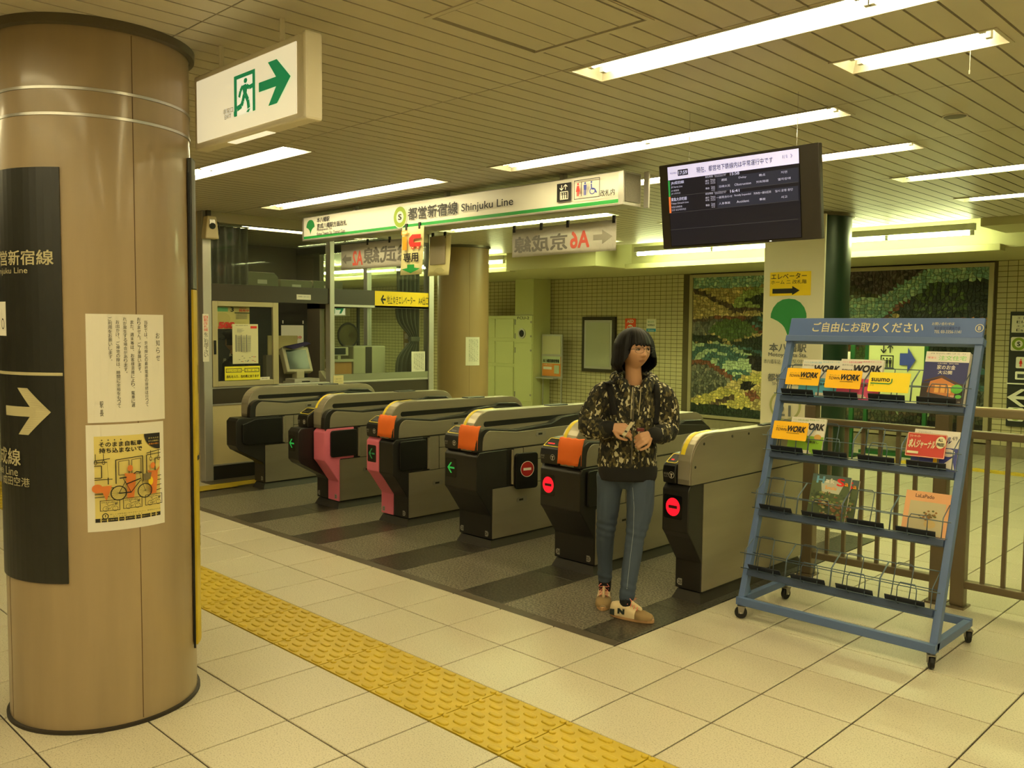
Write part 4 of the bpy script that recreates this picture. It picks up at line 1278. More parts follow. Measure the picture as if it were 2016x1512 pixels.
for r, (nm, en, cn, kr, tm_, a1_, a2_, b1_, b2_, c1, c2, d1, d2) in enumerate((('JR成田線', 'JR Narita Line', 'JR 成田线', 'JR 나리타선', '15:58', '遅延', '沿線火災', 'Delay', 'Obstruction', '晚点', '列车障碍', '지연', '열차장애'),
        ('東急大井町線', 'Tokyu Oimachi Line', '东急大井町线', '도큐 오오이마치선', '16:41', '一部見合わせ', '人身事故', 'Partially Suspended', 'Accident', '列车在一部分区间', '事故', '일시 운행 중단', '사고'))):
    y = .175 + r * .205
    p.rect(*S(.40, y + .035, .995, y + .195), SCELL)
    p.text(nm, *S(.025, y + .01, .025 + .022 * len(nm), y + .055), ST, .01); p.text(en, *S(.025, y + .07, .12 + .05 * r, y + .10), ST); p.text(cn, *S(.025, y + .115, .09 + .025 * r, y + .14), ST); p.text(kr, *S(.025, y + .152, .10 + .045 * r, y + .178), ST)
    p.text('発生時刻', *S(.31, y - .005, .37, y + .022), ST); p.text('Time of Occurrence', *S(.38, y - .005, .475, y + .008), ST); p.text('发生时间/발생 시각', *S(.385, y + .012, .47, y + .026), ST); p.text(tm_, *S(.505, y - .008, .575, y + .028), ST, .01)
    p.text('運行', *S(.31, y + .045, .34, y + .068), ST); p.text('状況', *S(.31, y + .075, .34, y + .098), ST); p.text('事由', *S(.31, y + .135, .34, y + .16), ST)
    for q, wd in enumerate(('Status', '运行情况', '운행상황')):
        p.text(wd, *S(.352, y + .04 + q * .022, .39, y + .056 + q * .022), ST)
    for q, wd in enumerate(('Cause', '原因', '사유')):
        p.text(wd, *S(.355, y + .125 + q * .022, .385, y + .141 + q * .022), ST)
    for x_, s1, s2 in ((.46, a1_, a2_), (.60, b1_, b2_), (.745, c1, c2), (.90, d1, d2)):
        for yy, s_ in ((y + .055, s1), (y + .13, s2)):
            hw_ = min(.062, .0058 * len(s_) * (1.0 if ord(s_[0]) < 256 else 1.9))
            p.text(s_, *S(x_ - hw_, yy, x_ + hw_, yy + .028), ST)
p.rect(*S(0, .578, 1, .581), SLINE); p.rect(*S(.01, .79, .99, .793), SLINE); p.rect(*S(0, .372, 1, .375), SLINE)
p.done('screen_picture', tv)

# ================================================================== WHITE STATION-NAME BOARD
PYL = mat('pylon_white', (.91, .87, .77), .45)
t = thing('station_board', 'tall white board with green leaf mark and station name on the green column', 'sign board', (0, 0, 0))
MB().box(-1.712, -1.095, 5.30, 5.328, 0.02, 2.66).build('panel', PYL, t, bev=.004)
p = Print(Pl((0, 5.2995, 0), (1, 0, 0), (0, 0, 1)), .001, .0008)
leaf(p, *(-1.6277, 1.5061, -1.2548, 1.8769), LEAF)
B(p, (-1.6325, 1.3640, -1.2458, 1.4473), 'text', '本八幡駅', MIDGREY, .015)
B(p, (-1.6383, 1.3053, -1.2332, 1.3567), 'text', 'Motoyawata Sta.', MIDGREY, .004)
B(p, (-1.6857, 1.2455, -1.5074, 1.2903), 'text', '本八幡车站', MIDGREY)
B(p, (-1.4384, 1.2566, -1.1304, 1.2953), 'text', '모토야와타역', MIDGREY)
B(p, (-1.6371, 1.0743, -1.2365, 1.1504), 'text', '都営新宿線', MIDGREY, .012)
B(p, (-1.5863, 1.0296, -1.2960, 1.0665), 'text', 'Shinjuku Line', MIDGREY)
d = (-1.6072, 0.6938, -1.2794, 0.9997)
RP = mat('pale_olive_print', (.66, .65, .44), .6)
p.ell((d[0] + d[2]) / 2, (d[1] + d[3]) / 2, (d[2] - d[0]) / 2, (d[3] - d[1]) / 2, RP, 36, inner=.86)
B(p, (-1.4803, 0.8757, -1.4274, 0.9547), 'text', 'S', MIDGREY, .02)
B(p, (-1.5301, 0.7420, -1.3817, 0.8507), 'text', '21', MIDGREY, .02)
p.done('lettering', t)
bx = (-1.6422, 1.9057, -1.2212, 2.1339)
t = thing('yellow_notice', 'yellow paper with black arrow taped high on the white station board', 'notice', (bx[0], 5.2985, bx[1]))
w_, h_ = bx[2] - bx[0], bx[3] - bx[1]
sheet('paper', Pl((0, 0, 0), (1, 0, 0), (0, 0, 1)), 0, 0, w_, h_, YELP, .0025, t)
p = Print(Pl((0, -.0025, 0), (1, 0, 0), (0, 0, 1)), .0006, .0005)
p.text('エレベーター', .03 * w_, .70 * h_, .90 * w_, .94 * h_, BLACK, .004); p.text('ホーム 二 改札階', .03 * w_, .49 * h_, .90 * w_, .66 * h_, BLACK)
p.rect(.07 * w_, .10 * h_, .58 * w_, .30 * h_, BLACK); p.poly([(.56 * w_, .02 * h_), (.74 * w_, .21 * h_), (.56 * w_, .40 * h_)], BLACK)
p.done('lettering', t)

# ================================================================== SIGNS AND POSTERS ON THE NEAR PILLAR
PC = (-1.14, -1.22); PR = .36
SGN = mat('dark_sign_panel', (.13, .13, .11), .40); SGT = mat('sign_cream_text', (.72, .68, .52), .6)
t = thing('direction_sign', 'curved black direction sign with white arrow wrapped round the near pillar', 'direction sign', (PC[0], PC[1], 0))
cl = Cyl((0, 0), PR)
sheet('panel', cl, -150, .588, -40.5, 2.15, SGN, .006, t, n=24)
p = Print(Cyl((0, 0), PR + .006), .0006, .0004)
b = (-84.759, 1.7905, -44.557, 1.8468)
p.text('営新宿線', b[0] - 3, b[1], b[2], b[3], SGT, .01)
b = (-85.342, 1.7537, -61.145, 1.7821)
p.text('njuku Line', b[0] - 3, b[1], b[2], b[3], SGT)
b = (-90.332, 1.3793, -40.570, 1.3908)
p.rect(-110, b[1], b[2] - .2, b[3], SGT, n=16)
b = (-84.299, 1.1539, -48.011, 1.3310)
x0, z0, x1, z1 = b; W_, H_ = x1 - x0, z1 - z0
p.rect(x0, z0 + .39 * H_, x0 + .72 * W_, z0 + .60 * H_, SGT, n=10)
for sg_ in (-1, 1):
    for k in range(10):
        f0, f1 = k / 10, (k + 1) / 10
        yy = lambda f: z0 + (.5 + sg_ * .5 * (1 - f)) * H_
        xa = lambda f: x0 + (.36 + .33 * f) * W_
        xb = lambda f: x0 + (.58 + .42 * f) * W_
        p.poly([(xa(f0), yy(f0)), (xb(f0), yy(f0)), (xb(f1), yy(f1)), (xa(f1), yy(f1))], SGT, up=False)
p.d += p.step
b = (-96.312, 1.0317, -69.936, 1.0968)
p.text('成線', b[0] - 1, b[1], b[2], b[3], SGT, .01)
b = (-97.807, 0.9930, -72.636, 1.0248)
p.text('sei Line', b[0] - 1, b[1], b[2], b[3], SGT)
b = (-91.302, 0.9547, -62.939, 0.9901)
p.text('成田空港', b[0], b[1], b[2], b[3], SGT)
p.done('lettering', t)
t = thing('white_sticker', 'small white paper with a pictogram stuck on the black pillar sign', 'sticker', (PC[0], PC[1], 0))
c6 = Cyl((0, 0), PR + .0065)
b = (-87.460, 1.5259, -81.818, 1.6555)
sheet('paper', c6, b[0] - 14, b[1], b[2], b[3], PAPER, .0012, t, n=4)
p = Print(Cyl((0, 0), PR + .0077), .0004); p.ell(b[2] - 4, b[1] + .045, 2.2, .020, BLACK, 20, inner=.8); p.line([(b[2] - 5.2, b[1] + .10), (b[2] - 5, b[1] + .065), (b[2] - 3.2, b[1] + .063)], .5, BLACK, .004)
p.done('print', t)
# white notice, written in columns
t = thing('paper_notice', 'white paper notice in vertical writing, upper sheet on the near pillar', 'notice', (PC[0], PC[1], 0), 0, 'sheets pasted on the near pillar')
sheet('paper', cl, -28.0, 1.200, 18.8, 1.612, PAPER, .0012, t, n=12)
p = Print(Cyl((0, 0), PR + .0012), .0004)
INK = mat('grey_ink', (.22, .21, .18), .8)
cols = [('お知らせ', 14.4, 1.545, .0290, .022), ('当駅では、京成線との最終電車の接続は行って', 6.2, 1.590, .0160, .0145), ('おりません。ご了承願います。', 1.9, 1.602, .0160, .0145),
        ('また、週末等は、お客様混雑により、電車に遅', -2.3, 1.590, .0160, .0145), ('れが発生する場合があります。', -6.4, 1.602, .0160, .0145),
        ('お出かけ、ご帰宅の際は、時間に余裕をもって', -10.6, 1.590, .0160, .0145), ('ご利用をお願いします。', -14.8, 1.602, .0160, .0145), ('駅長', -20.2, 1.285, .032, .016)]
for s_, a, z1, pitch, cw in cols:
    p.vtext(s_, a, z1, math.degrees(cw / PR), pitch, INK, .006, gap=.12 if pitch < .02 else .22)
p.done('lettering', t)
# bicycle poster
t = thing('bicycle_poster', 'yellow poster about bicycles on trains, lower sheet on the near pillar', 'poster', (PC[0], PC[1], 0), 0, 'sheets pasted on the near pillar')
sheet('paper', cl, -29.2, .783, 17.4, 1.192, PAPER, .0012, t, n=12)
p = Print(Cyl((0, 0), PR + .0012), .0004, .00025)
a0, a1, z0, z1 = -24.9, 14.2, .818, 1.148
def U(f): return a0 + (a1 - a0) * f
def Z(f): return z0 + (z1 - z0) * f
PY = mat('poster_yellow', (.86, .79, .46), .7); PO = mat('poster_orange', (.80, .45, .17), .7); PK = mat('poster_ink', (.10, .09, .07), .7); PG = mat('poster_grey', (.45, .40, .26), .7)
p.rect(a0, z0, a1, z1, PY, n=12)
p.rect(a0, z0, a1, Z(.045), PK, n=8)
p.text('JR東日本 小田急 京王 京成 東武 西武 相鉄 都営 東京メトロ 横浜市営', U(.06), Z(.015), U(.95), Z(.03), PY)
p.text('そのまま自転車', U(.07), Z(.875), U(.70), Z(.935), PK, .02); p.text('持ち込まないで', U(.07), Z(.805), U(.70), Z(.865), PK, .02)
for k in range(4): p.ell(U(.11 + .09 * k), Z(.955), .35, .0026, PK, 8)
ang = [(math.cos(math.radians(q)), math.sin(math.radians(q))) for q in range(180, 271, 10)]
p.poly([(U(.73), Z(1.0)), ] + [(U(1.0) + (U(.73) - U(1.0)) * -c * 1.0, Z(1.0) + (Z(1.0) - Z(.81)) * s_) for c, s_ in ang] + [(U(1.0), Z(1.0))], PK)
for k, s_ in enumerate(('折りたたむ', 'または輪袋に', '専用の袋に')):
    p.text(s_, U(.80), Z(.935 - .035 * k), U(.98), Z(.955 - .035 * k), PY if k < 2 else ORANGEP)
for L in ([(0, .72), (.22, .74)], [(.0, .70), (.18, .70), (.19, .52), (.19, .44)], [(0, .66), (.10, .66), (.10, .52), (.0, .52)], [(.30, .44), (.30, .72), (.70, .745), (.70, .44)], [(.34, .54), (.34, .70), (.49, .71), (.49, .54), (.34, .54)], [(.53, .54), (.53, .71), (.67, .72), (.67, .54), (.53, .54)],
          [(.76, .77), (1, .80)], [(.76, .50), (.76, .75), (1, .76)], [(.90, .54), (.90, .70), (1, .70)], [(0, .50), (.25, .50)], [(0, .40), (.28, .40)], [(0, .33), (.16, .335)], [(0, .295), (.2, .30)], [(.80, .48), (1, .49)], [(.82, .43), (1, .44)], [(.84, .37), (1, .38)], [(.86, .31), (1, .325)]):
    p.line([(U(a), Z(b)) for a, b in L], .55, PK if L[0][0] not in (.34, .53) else PG, .0028)
for cx in (.02, .13, .82, .95):
    p.line([(U(cx), Z(.80)), (U(cx), Z(.72))], .35, PK, .002); p.ell(U(cx), Z(.70), .9, .0085, PK, 12, inner=.7)
def person_p(cx, base, top, arm=0):
    h = top - base
    p.ell(U(cx), Z(top - .05 * 1), 1.55, .0125, PO, 16)
    p.poly([(U(cx - .07), Z(base + .62 * h)), (U(cx - .085), Z(base + .74 * h)), (U(cx - .05), Z(top - .11)), (U(cx + .05), Z(top - .11)), (U(cx + .08), Z(base + .72 * h)), (U(cx + .075), Z(base + .42 * h)), (U(cx + .05), Z(base)), (U(cx + .09), Z(base - .005)), (U(cx - .05), Z(base - .01)), (U(cx - .045), Z(base + .3 * h))], PO)
    if arm: p.line([(U(cx + .05), Z(top - .14)), (U(cx + .11), Z(top - .08)), (U(cx + .12), Z(top + .03))], 1.2, PO, .009)
person_p(.50, .27, .665); person_p(.85, .29, .67, 1)
p.ell(U(.04), Z(.40), 3.0, .017, PO, 16); p.poly([(U(.0), Z(.42)), (U(.24), Z(.43)), (U(.20), Z(.34)), (U(.16), Z(.25)), (U(.11), Z(.35)), (U(.02), Z(.37))], PO)
p.ell(U(.81), Z(.44), 1.5, .017, YELP, 16)
def bike(cx, cy, s, m, wd):
    for dx in (-.19, .19):
        p.ell(U(cx + dx * s), Z(cy), (a1 - a0) * .115 * s, (z1 - z0) * .088 * s, m, 26, inner=.86)
        if s > .6:
            for q in range(0, 180, 20):
                c, s2 = math.cos(math.radians(q)), math.sin(math.radians(q))
                p.line([(U(cx + dx * s) - (a1 - a0) * .10 * s * c, Z(cy) - (z1 - z0) * .076 * s * s2), (U(cx + dx * s) + (a1 - a0) * .10 * s * c, Z(cy) + (z1 - z0) * .076 * s * s2)], .10, m, .0006)
    for L in ([(-.19, 0), (-.02, .0), (-.10, .13), (-.19, 0)], [(-.02, 0), (.12, .13)], [(-.09, .10), (.12, .15)], [(-.10, .12), (-.13, .17)], [(-.18, .175), (-.08, .18)], [(.19, 0), (.12, .16), (.10, .23)], [(.02, .215), (.06, .235), (.14, .22)]):
        p.line([(U(cx + a * s), Z(cy + b * s)) for a, b in L], wd, m, wd * .0055)
    p.poly([(U(cx + .16 * s), Z(cy + .20 * s)), (U(cx + .29 * s), Z(cy + .21 * s)), (U(cx + .27 * s), Z(cy + .13 * s)), (U(cx + .17 * s), Z(cy + .12 * s))], PG)
bike(.52, .335, 1.0, PK, .85)
for k in range(3):
    f0 = .07 + .31 * k
    p.frame(U(f0), Z(.14 + .01 * k), U(f0 + .27), Z(.265 + .01 * k), .35, PK, .0022)
    bike(f0 + .14, .165 + .01 * k, .34, PK, .3)
    p.text('自転車袋に入れて', U(f0 + .02), Z(.235 + .01 * k), U(f0 + .24), Z(.25 + .01 * k), PK)
p.ell(U(.14), Z(.085), 1.7, .012, PK, 16, inner=.7); p.text('!', U(.13), Z(.07), U(.15), Z(.10), PK)
p.text('詳しくは駅係員におたずねください。事故防止のため', U(.20), Z(.095), U(.92), Z(.11), PK); p.text('ご協力をお願いいたします。', U(.20), Z(.07), U(.66), Z(.085), PK)
p.done('print', t)
# panel on the far side of the pillar, seen edge-on
t = thing('pillar_billboard', 'tall yellow panel seen edge-on down the right side of the near pillar', 'sign', (PC[0], PC[1], 0))
cy_ = Cyl((0, 0), PR + .004)
sheet('yellow_panel', cy_, 48.5, .215, 125, 1.72, TACT, .016, t, n=18)
sheet('grey_panel', cy_, 48.5, 1.725, 125, 2.26, mat('billboard_grey', (.30, .30, .28), .5), .016, t, n=16)
sheet('backing_strip', cy_, 47.8, .20, 48.5, 2.2, BLKPL, .008, t)
p = Print(Cyl((0, 0), PR + .0205), .0008)
p.rect(60, 1.28, 100, 1.40, BLACK, n=8); p.rect(52.3, 1.00, 120, 1.02, BLACK, n=10); p.text('山十三線', 58, 1.46, 66, 1.55, BLACK); p.text('出口案内', 58, .62, 64, .72, BLACK)
p.done('lettering', t)

# ================================================================== MAGAZINE RACK
RB = mat('rack_blue', (.33, .42, .60), .45, var=(5, .06)); RD = mat('rack_lip', (.12, .14, .18), .45); WIRE = mat('rack_wire', (.34, .40, .46), .4, .5)
RX0, RX1 = .195, 1.235
SL = .51 / 1.52; UL = math.hypot(1, SL)
Uv = Vector((0, SL / UL, 1 / UL)); Nv = Vector((0, -1 / UL, SL / UL))
def IP(x, v, n=0.0):
    return Vector((x, 1.64, .08)) + Uv * v + Nv * n
def PI_(off):
    return Pl((0, 1.64 - off, .08), (1, 0, 0), Uv)
rk = thing('magazine_rack', 'slanting blue metal magazine rack on wheels beside the end gate', 'rack', (0, 0, 0))
def ibox(x0, x1, v0, v1, n0, n1):
    mb = MB()
    vs = [IP(x, v, n) for v in (v0, v1) for n in (n0, n1) for x in (x0, x1)]
    return mb.add([tuple(q) for q in vs], [(0, 2, 3, 1), (4, 5, 7, 6), (0, 1, 5, 4), (2, 6, 7, 3), (0, 4, 6, 2), (1, 3, 7, 5)])
VT = (1.64 - .08) * UL
for x in (RX0, RX1 - .035):
    ibox(x, x + .035, 0, VT - .10, -.03, .012).build('upright', RB, rk, bev=.003)
hd = ibox(RX0 + .005, RX1 - .005, VT - .105, VT, -.012, .012).build('header_board', mat('header_blue', (.30, .40, .62), .5), rk, bev=.002)
ibox(RX0 - .004, RX1 + .006, VT - .142, VT - .106, -.03, .022).build('top_bar', RB, rk, bev=.003)
MB().box(RX0, RX1, 1.615, 1.645, .075, .118).build('base_front_bar', RB, rk, bev=.003)
MB().box(RX0, RX1, 2.115, 2.145, .085, .125).build('base_rear_bar', RB, rk, bev=.003)
for x in (RX0, RX1 - .035):
    MB().box(x, x + .035, 1.645, 2.115, .08, .12).build('base_side_bar', RB, rk, bev=.003)
    MB().prism([(1.655, .118), (1.745, .118), (1.70, .235)], 'x', x + .012, x + .020).build('gusset', RB, rk)
for x, y, a in ((RX0 + .025, 1.63, 30), (RX1 - .02, 1.63, -60), (RX1 - .015, 2.13, -60), (RX0 + .03, 2.13, 80)):
    cs = empty('caster', (x, y, 0), math.radians(a), rk)
    MB().lathe([(.010, -.011), (.030, -.011), (.0335, -.007), (.0335, .007), (.030, .011), (.010, .011)], (0, 0, .034), 20, ax='y').build('wheel', RUBBER, cs, smooth='auto')
    fk = MB()
    for s_ in (-1, 1):
        fk.prism([(-.012, .03), (.012, .03), (.022, .068), (-.016, .068)], 'y', s_ * .016 - .0015, s_ * .016 + .0015)
    fk.box(-.02, .026, -.018, .018, .066, .071); fk.cyl((.004, 0, .07), (.004, 0, .086), .008, 8)
    fk.build('fork', DSTEEL, cs)
    MB().cyl((0, -.02, .034), (0, .02, .034), .005, 8).build('axle', CHROME, cs)
TIERS = [(1.195 - .08) * UL, (.885 - .08) * UL, (.570 - .08) * UL, (.253 - .08) * UL]
BINS = [RX0 + .03 + k * .245 for k in range(4)]
for ti, v in enumerate(TIERS):
    tr = ibox(RX0 + .034, RX1 - .034, v - .028, v + .006, -.03, .03).build('shelf_tray', mat('tray_blue', (.22, .29, .42), .5), rk, bev=.003)
    wr = MB()
    r_ = .0026
    wr.tube([IP(RX0 - .004, v + .19, -.002), IP(RX1 + .0, v + .19, -.002)], r_, 5)
    wr.tube([IP(RX0 - .004, v + .085, .072), IP(RX1 + .0, v + .085, .072)], r_, 5)
    wr.tube([IP(RX0 + .01, v + .10, -.004), IP(RX1 - .01, v + .10, -.004)], r_, 5)
    wr.tube([IP(RX0 + .01, v + .006, .058), IP(RX1 - .01, v + .006, .058)], r_, 5)
    for bx_ in BINS:
        a, b = bx_ + .01, bx_ + .225
        for m_ in ((a + .02, a + .105), ):
            wr.tube([IP(m_[0], v, .0), IP(m_[0], v + .185, -.002), IP(m_[0] + .012, v + .197, -.002), IP(m_[1] - .012, v + .197, -.002), IP(m_[1], v + .185, -.002), IP(m_[1], v, 0)], r_, 5)
        wr.tube([IP(a + .07, v, .03), IP(a + .07, v + .006, .06), IP(a + .07, v + .075, .075), IP(a + .08, v + .10, .074), IP(a + .15, v + .10, .074), IP(a + .16, v + .075, .075), IP(a + .16, v + .006, .06), IP(a + .16, v, .03)], r_, 5)
        for xx in (bx_ - .004, bx_ + .238):
            wr.tube([IP(xx, v + .19, -.002), IP(xx, v + .10, .074), IP(xx, v + .006, .06)], r_, 5)
    wr.build('wire_grille', WIRE, rk, smooth=True)
    for bx_ in BINS:
        mb = MB()
        q = [IP(bx_ + .012, v + .004, .02), IP(bx_ + .20, v + .004, .02), IP(bx_ + .215, v + .028, .080), IP(bx_ + .027, v + .028, .080)]
        mb.add([tuple(p_) for p_ in q] + [tuple(p_ + Uv * .003) for p_ in q], [(0, 1, 2, 3), (7, 6, 5, 4), (0, 4, 5, 1), (1, 5, 6, 2), (2, 6, 7, 3), (3, 7, 4, 0)])
        mb.build('bin_lip', RD, tr)
# header lettering
p = Print(PI_(0.0), .0125)
p.pl = Pl(IP(0, 0, .0125), (1, 0, 0), Uv); p.d = .0006
HT = mat('header_cream', (.86, .83, .68), .6)
def HB(b): return b
B(p, (0.3399, 1.5629, 0.9428, 1.6209), 'text', 'ご自由にお取りください', HT, .012)
B(p, (0.9827, 1.6055, 1.0909, 1.6220), 'text', 'お問い合わせは', HT)
B(p, (0.9962, 1.5811, 1.1231, 1.5988), 'text', '東京都営交通協力会', mat('header_dark_blue', (.14, .18, .36), .6))
B(p, (0.9991, 1.5621, 1.1282, 1.5784), 'text', 'TEL 03-3356-1141', HT)
d = (1.1918, 1.5692, 1.2314, 1.6118)
p.ell((d[0] + d[2]) / 2, (d[1] + d[3]) / 2, (d[2] - d[0]) / 2, (d[3] - d[1]) / 2, HT, 24, inner=.84)
p.text('B', d[0] * .66 + d[2] * .34, d[1] * .75 + d[3] * .25, d[0] * .34 + d[2] * .66, d[1] * .25 + d[3] * .75, HT, .01)
p.done('lettering', hd)

def copyof(name, label, cat, x0, v0, w_, h_, thick, n0, m, group=None, tilt=0.0):
    """a magazine or card standing in the rack: local axes on the slanting back"""
    t = thing(name, label, cat, tuple(IP(x0, v0, n0)), 0, group)
    t.rotation_euler = (-math.atan(SL), 0, 0)
    return t
def mag(label, x0, v0, x1, v1, cover, draw, thick=.012, n0=.004, group='magazines in the blue rack', copies=1, name='magazine', cat='magazine'):
    w_, h_ = x1 - x0, v1 - v0
    t = copyof(name, label, cat, x0, v0, w_, h_, thick, n0, cover, group)
    pg = MB().box(.001, w_ - .001, -thick + .001, -.001, .001, h_ - .001).build('pages', PAPER, t)
    MB().box(0, w_, -thick, -thick + .0012, 0, h_).build('cover', cover, t)
    MB().box(0, w_, -.0012, 0, 0, h_).build('back_cover', PAPER, t)
    p = Print(Pl((0, -thick, 0), (1, 0, 0), (0, 0, 1)), .0004, .00025)
    draw(p, w_, h_)
    p.done('print', t)
    return t
TWO = mat('townwork_orange', (.98, .75, .09), .5); TWT = mat('cover_black', (.09, .07, .06), .6)
CY = mat('cover_cyan', (.35, .70, .82), .5); PKC = mat('cover_pink', (.88, .36, .55), .5); GRC = mat('cover_green', (.50, .68, .16), .5); WHC = mat('cover_white', (.88, .87, .82), .5); NAVY = mat('cover_navy', (.12, .14, .38), .5)
def townwork(colr):
    def f(p, w, h):
        p.rect(0, 0, w, h * .52, colr)
        p.text('バイト 社員の求人情報', .04 * w, .90 * h, .50 * w, .95 * h, colr); p.text('新年度スタート号', .53 * w, .93 * h, .95 * w, .965 * h, colr); p.text('東京市川版', .04 * w, .83 * h, .30 * w, .87 * h, MIDGREY)
        p.text('TOWN', .04 * w, .66 * h, .33 * w, .745 * h, TWT, .02, shear=.15); p.text('WORK', .30 * w, .68 * h, .97 * w, .86 * h, TWT, .035, shear=.15)
        p.ell(.84 * w, .50 * h, .10 * w, .075 * h, mat('gold_badge', (.80, .62, .30), .5)); p.text('仕事探し', .52 * w, .33 * h, .9 * w, .40 * h, TWT, .01)
        for k in range(9):
            p.ell((.50 + .05 * (k % 5)) * w, (.06 + .05 * (k // 5)) * h, .035 * w, .028 * h, PAPER, 10)
    return f
def card(label, box, m, draw, n0=.076):
    x0, v0, x1, v1 = box
    w_, h_ = x1 - x0, v1 - v0
    t = copyof('advert_card', label, 'card', x0, v0, w_, h_, .002, n0, m, 'advert cards clipped to the rack')
    MB().prism(rrect(0, 0, w_, h_, .006, 3), 'y', -.0025, 0).build('card', m, t)
    p = Print(Pl((0, -.0025, 0), (1, 0, 0), (0, 0, 1)), .0005, .0003)
    draw(p, w_, h_); p.done('lettering', t)
    return t
def tw_card(p, w, h):
    p.text('タウンワーク', .10 * w, .66 * h, .38 * w, .74 * h, TWT); p.text('TOWN', .08 * w, .46 * h, .40 * w, .62 * h, TWT, .012, shear=.2); p.text('WORK', .40 * w, .44 * h, .93 * w, .78 * h, TWT, .035, shear=.2); p.rect(.42 * w, .36 * h, .78 * w, .385 * h, TWT)
def su_card(p, w, h):
    p.text('suumo', .06 * w, .52 * h, .52 * w, .70 * h, TWT, .02); p.line([(.05 * w, .42 * h), (.52 * w, .42 * h), (.57 * w, .50 * h), (.57 * w, .68 * h)], .006, LEAF, .006); p.text('スーモ', .05 * w, .28 * h, .14 * w, .36 * h, TWT)
def kj_card(p, w, h):
    p.frame(.01 * w, .015 * h, .99 * w, .985 * h, .012 * w, HT, .02 * h); p.text('フリーペーパー', .06 * w, .80 * h, .34 * w, .90 * h, HT, .02); p.text('求人ジャーナル', .05 * w, .36 * h, .72 * w, .72 * h, HT, .03, shear=.1)
    p.ell(.86 * w, .66 * h, .125 * w, .25 * h, HT); p.text('ALL', .79 * w, .70 * h, .91 * w, .82 * h, TWT, .03); p.text('FREE!', .77 * w, .50 * h, .95 * w, .64 * h, TWT, .03); p.rect(.05 * w, .12 * h, .34 * w, .22 * h, HT)
t1, t2, t3, t4 = TIERS
mag('free job magazine with pale blue cover behind the first orange card, top tier', .322, t1 + .004, .545, t1 + .222, WHC, townwork(CY))
mag('free job magazine with pink cover behind the second orange card, top tier', .545, t1 + .004, .775, t1 + .230, WHC, townwork(PKC), thick=.02)
mag('free job magazine with green cover behind the orange card, second tier', .318, t2 + .004, .518, t2 + .215, WHC, townwork(GRC), thick=.012)
card('orange job-magazine card at the left end of the top tier', (0.2706, 1.2319, 0.4654, 1.3278), TWO, tw_card)
card('orange job-magazine card next to the pink magazine, top tier', (0.4996, 1.2255, 0.6956, 1.3266), TWO, tw_card)
card('bright yellow housing-magazine card on the top tier', (0.7359, 1.2186, 0.9436, 1.3240), mat('suumo_yellow', (.97, .86, .12), .5), su_card)
card('orange job-magazine card on the second tier', (0.2497, 0.9184, 0.4522, 1.0201), TWO, tw_card)
card('red job-paper card with a white oval on the second tier', (0.9764, 0.8998, 1.1628, 1.0211), mat('card_red', (.72, .20, .16), .5), kj_card)
def house(p, w, h):
    p.rect(0, .80 * h, w, h, WHC); p.text('注文住宅', .30 * w, .835 * h, .93 * w, .925 * h, mat('mint_print', (.50, .80, .42), .5), .006); p.text('月刊の家づくり', .1 * w, .95 * h, .9 * w, .975 * h, MIDGREY); p.text('千葉で建てる', .04 * w, .86 * h, .24 * w, .90 * h, REDP)
    p.rect(0, .40 * h, w, .80 * h, NAVY); p.rect(0, 0, w, .40 * h, mat('cover_dark_brown', (.16, .10, .07), .5))
    p.text('家のお金', .30 * w, .66 * h, .72 * w, .745 * h, PAPER, .01); p.text('大公開', .34 * w, .57 * h, .66 * w, .64 * h, PAPER, .01); p.text('土地の価格、建物の価格', .3 * w, .76 * h, .78 * w, .785 * h, PAPER)
    wood = mat('cover_wood', (.74, .46, .22), .5)
    p.poly([(.05 * w, .44 * h), (.45 * w, .55 * h), (.98 * w, .36 * h), (.95 * w, .33 * h), (.45 * w, .51 * h), (.05 * w, .41 * h)], mat('cover_roof', (.30, .18, .10), .5))
    p.poly([(.15 * w, .22 * h), (.20 * w, .43 * h), (.45 * w, .50 * h), (.80 * w, .37 * h), (.78 * w, .14 * h)], wood)
    for k in range(3): p.rect((.32 + .14 * k) * w, .22 * h, (.42 + .14 * k) * w, .36 * h, mat('cover_light', (.95, .72, .38), .5))
    p.ell(.82 * w, .30 * h, .13 * w, .085 * h, mat('cover_lime', (.36, .70, .22), .5)); p.ell(.88 * w, .16 * h, .07 * w, .035 * h, mat('cover_lime', (.36, .70, .22), .5)); p.text('03', .70 * w, .15 * h, .78 * w, .18 * h, PAPER); p.text('STEP', .88 * w, .05 * h, .94 * w, .07 * h, PAPER)
mag('thick home-building magazine with a lit wooden house on its cover, top tier', .988, t1 + .004, 1.196, t1 + .280, NAVY, house, thick=.035)
def kyujin(p, w, h):
    p.rect(0, .58 * h, w, h, WHC); p.rect(0, 0, w, .58 * h, mat('cover_blue', (.24, .28, .58), .5)); p.text('求人ジャーナル', .06 * w, .67 * h, .82 * w, .87 * h, NAVY, .03, shear=.12); p.text('フリーペーパー', .08 * w, .90 * h, .4 * w, .95 * h, NAVY)
    p.text('4/9', .84 * w, .78 * h, .95 * w, .88 * h, DKGREY); p.ell(.80 * w, .46 * h, .14 * w, .10 * h, WHC, 20); p.text('未経験', .72 * w, .43 * h, .88 * w, .49 * h, NAVY); p.rect(.5 * w, 0, .62 * w, .3 * h, YELP)
    p.poly([(.66 * w, .1 * h), (.9 * w, .35 * h), (.98 * w, .05 * h)], WHC)
mag('job newspaper with white and blue cover behind the red card, second tier', .985, t2 + .004, 1.200, t2 + .205, WHC, kyujin)
LF = mat('cover_leafy', (.30, .36, .22), .5)
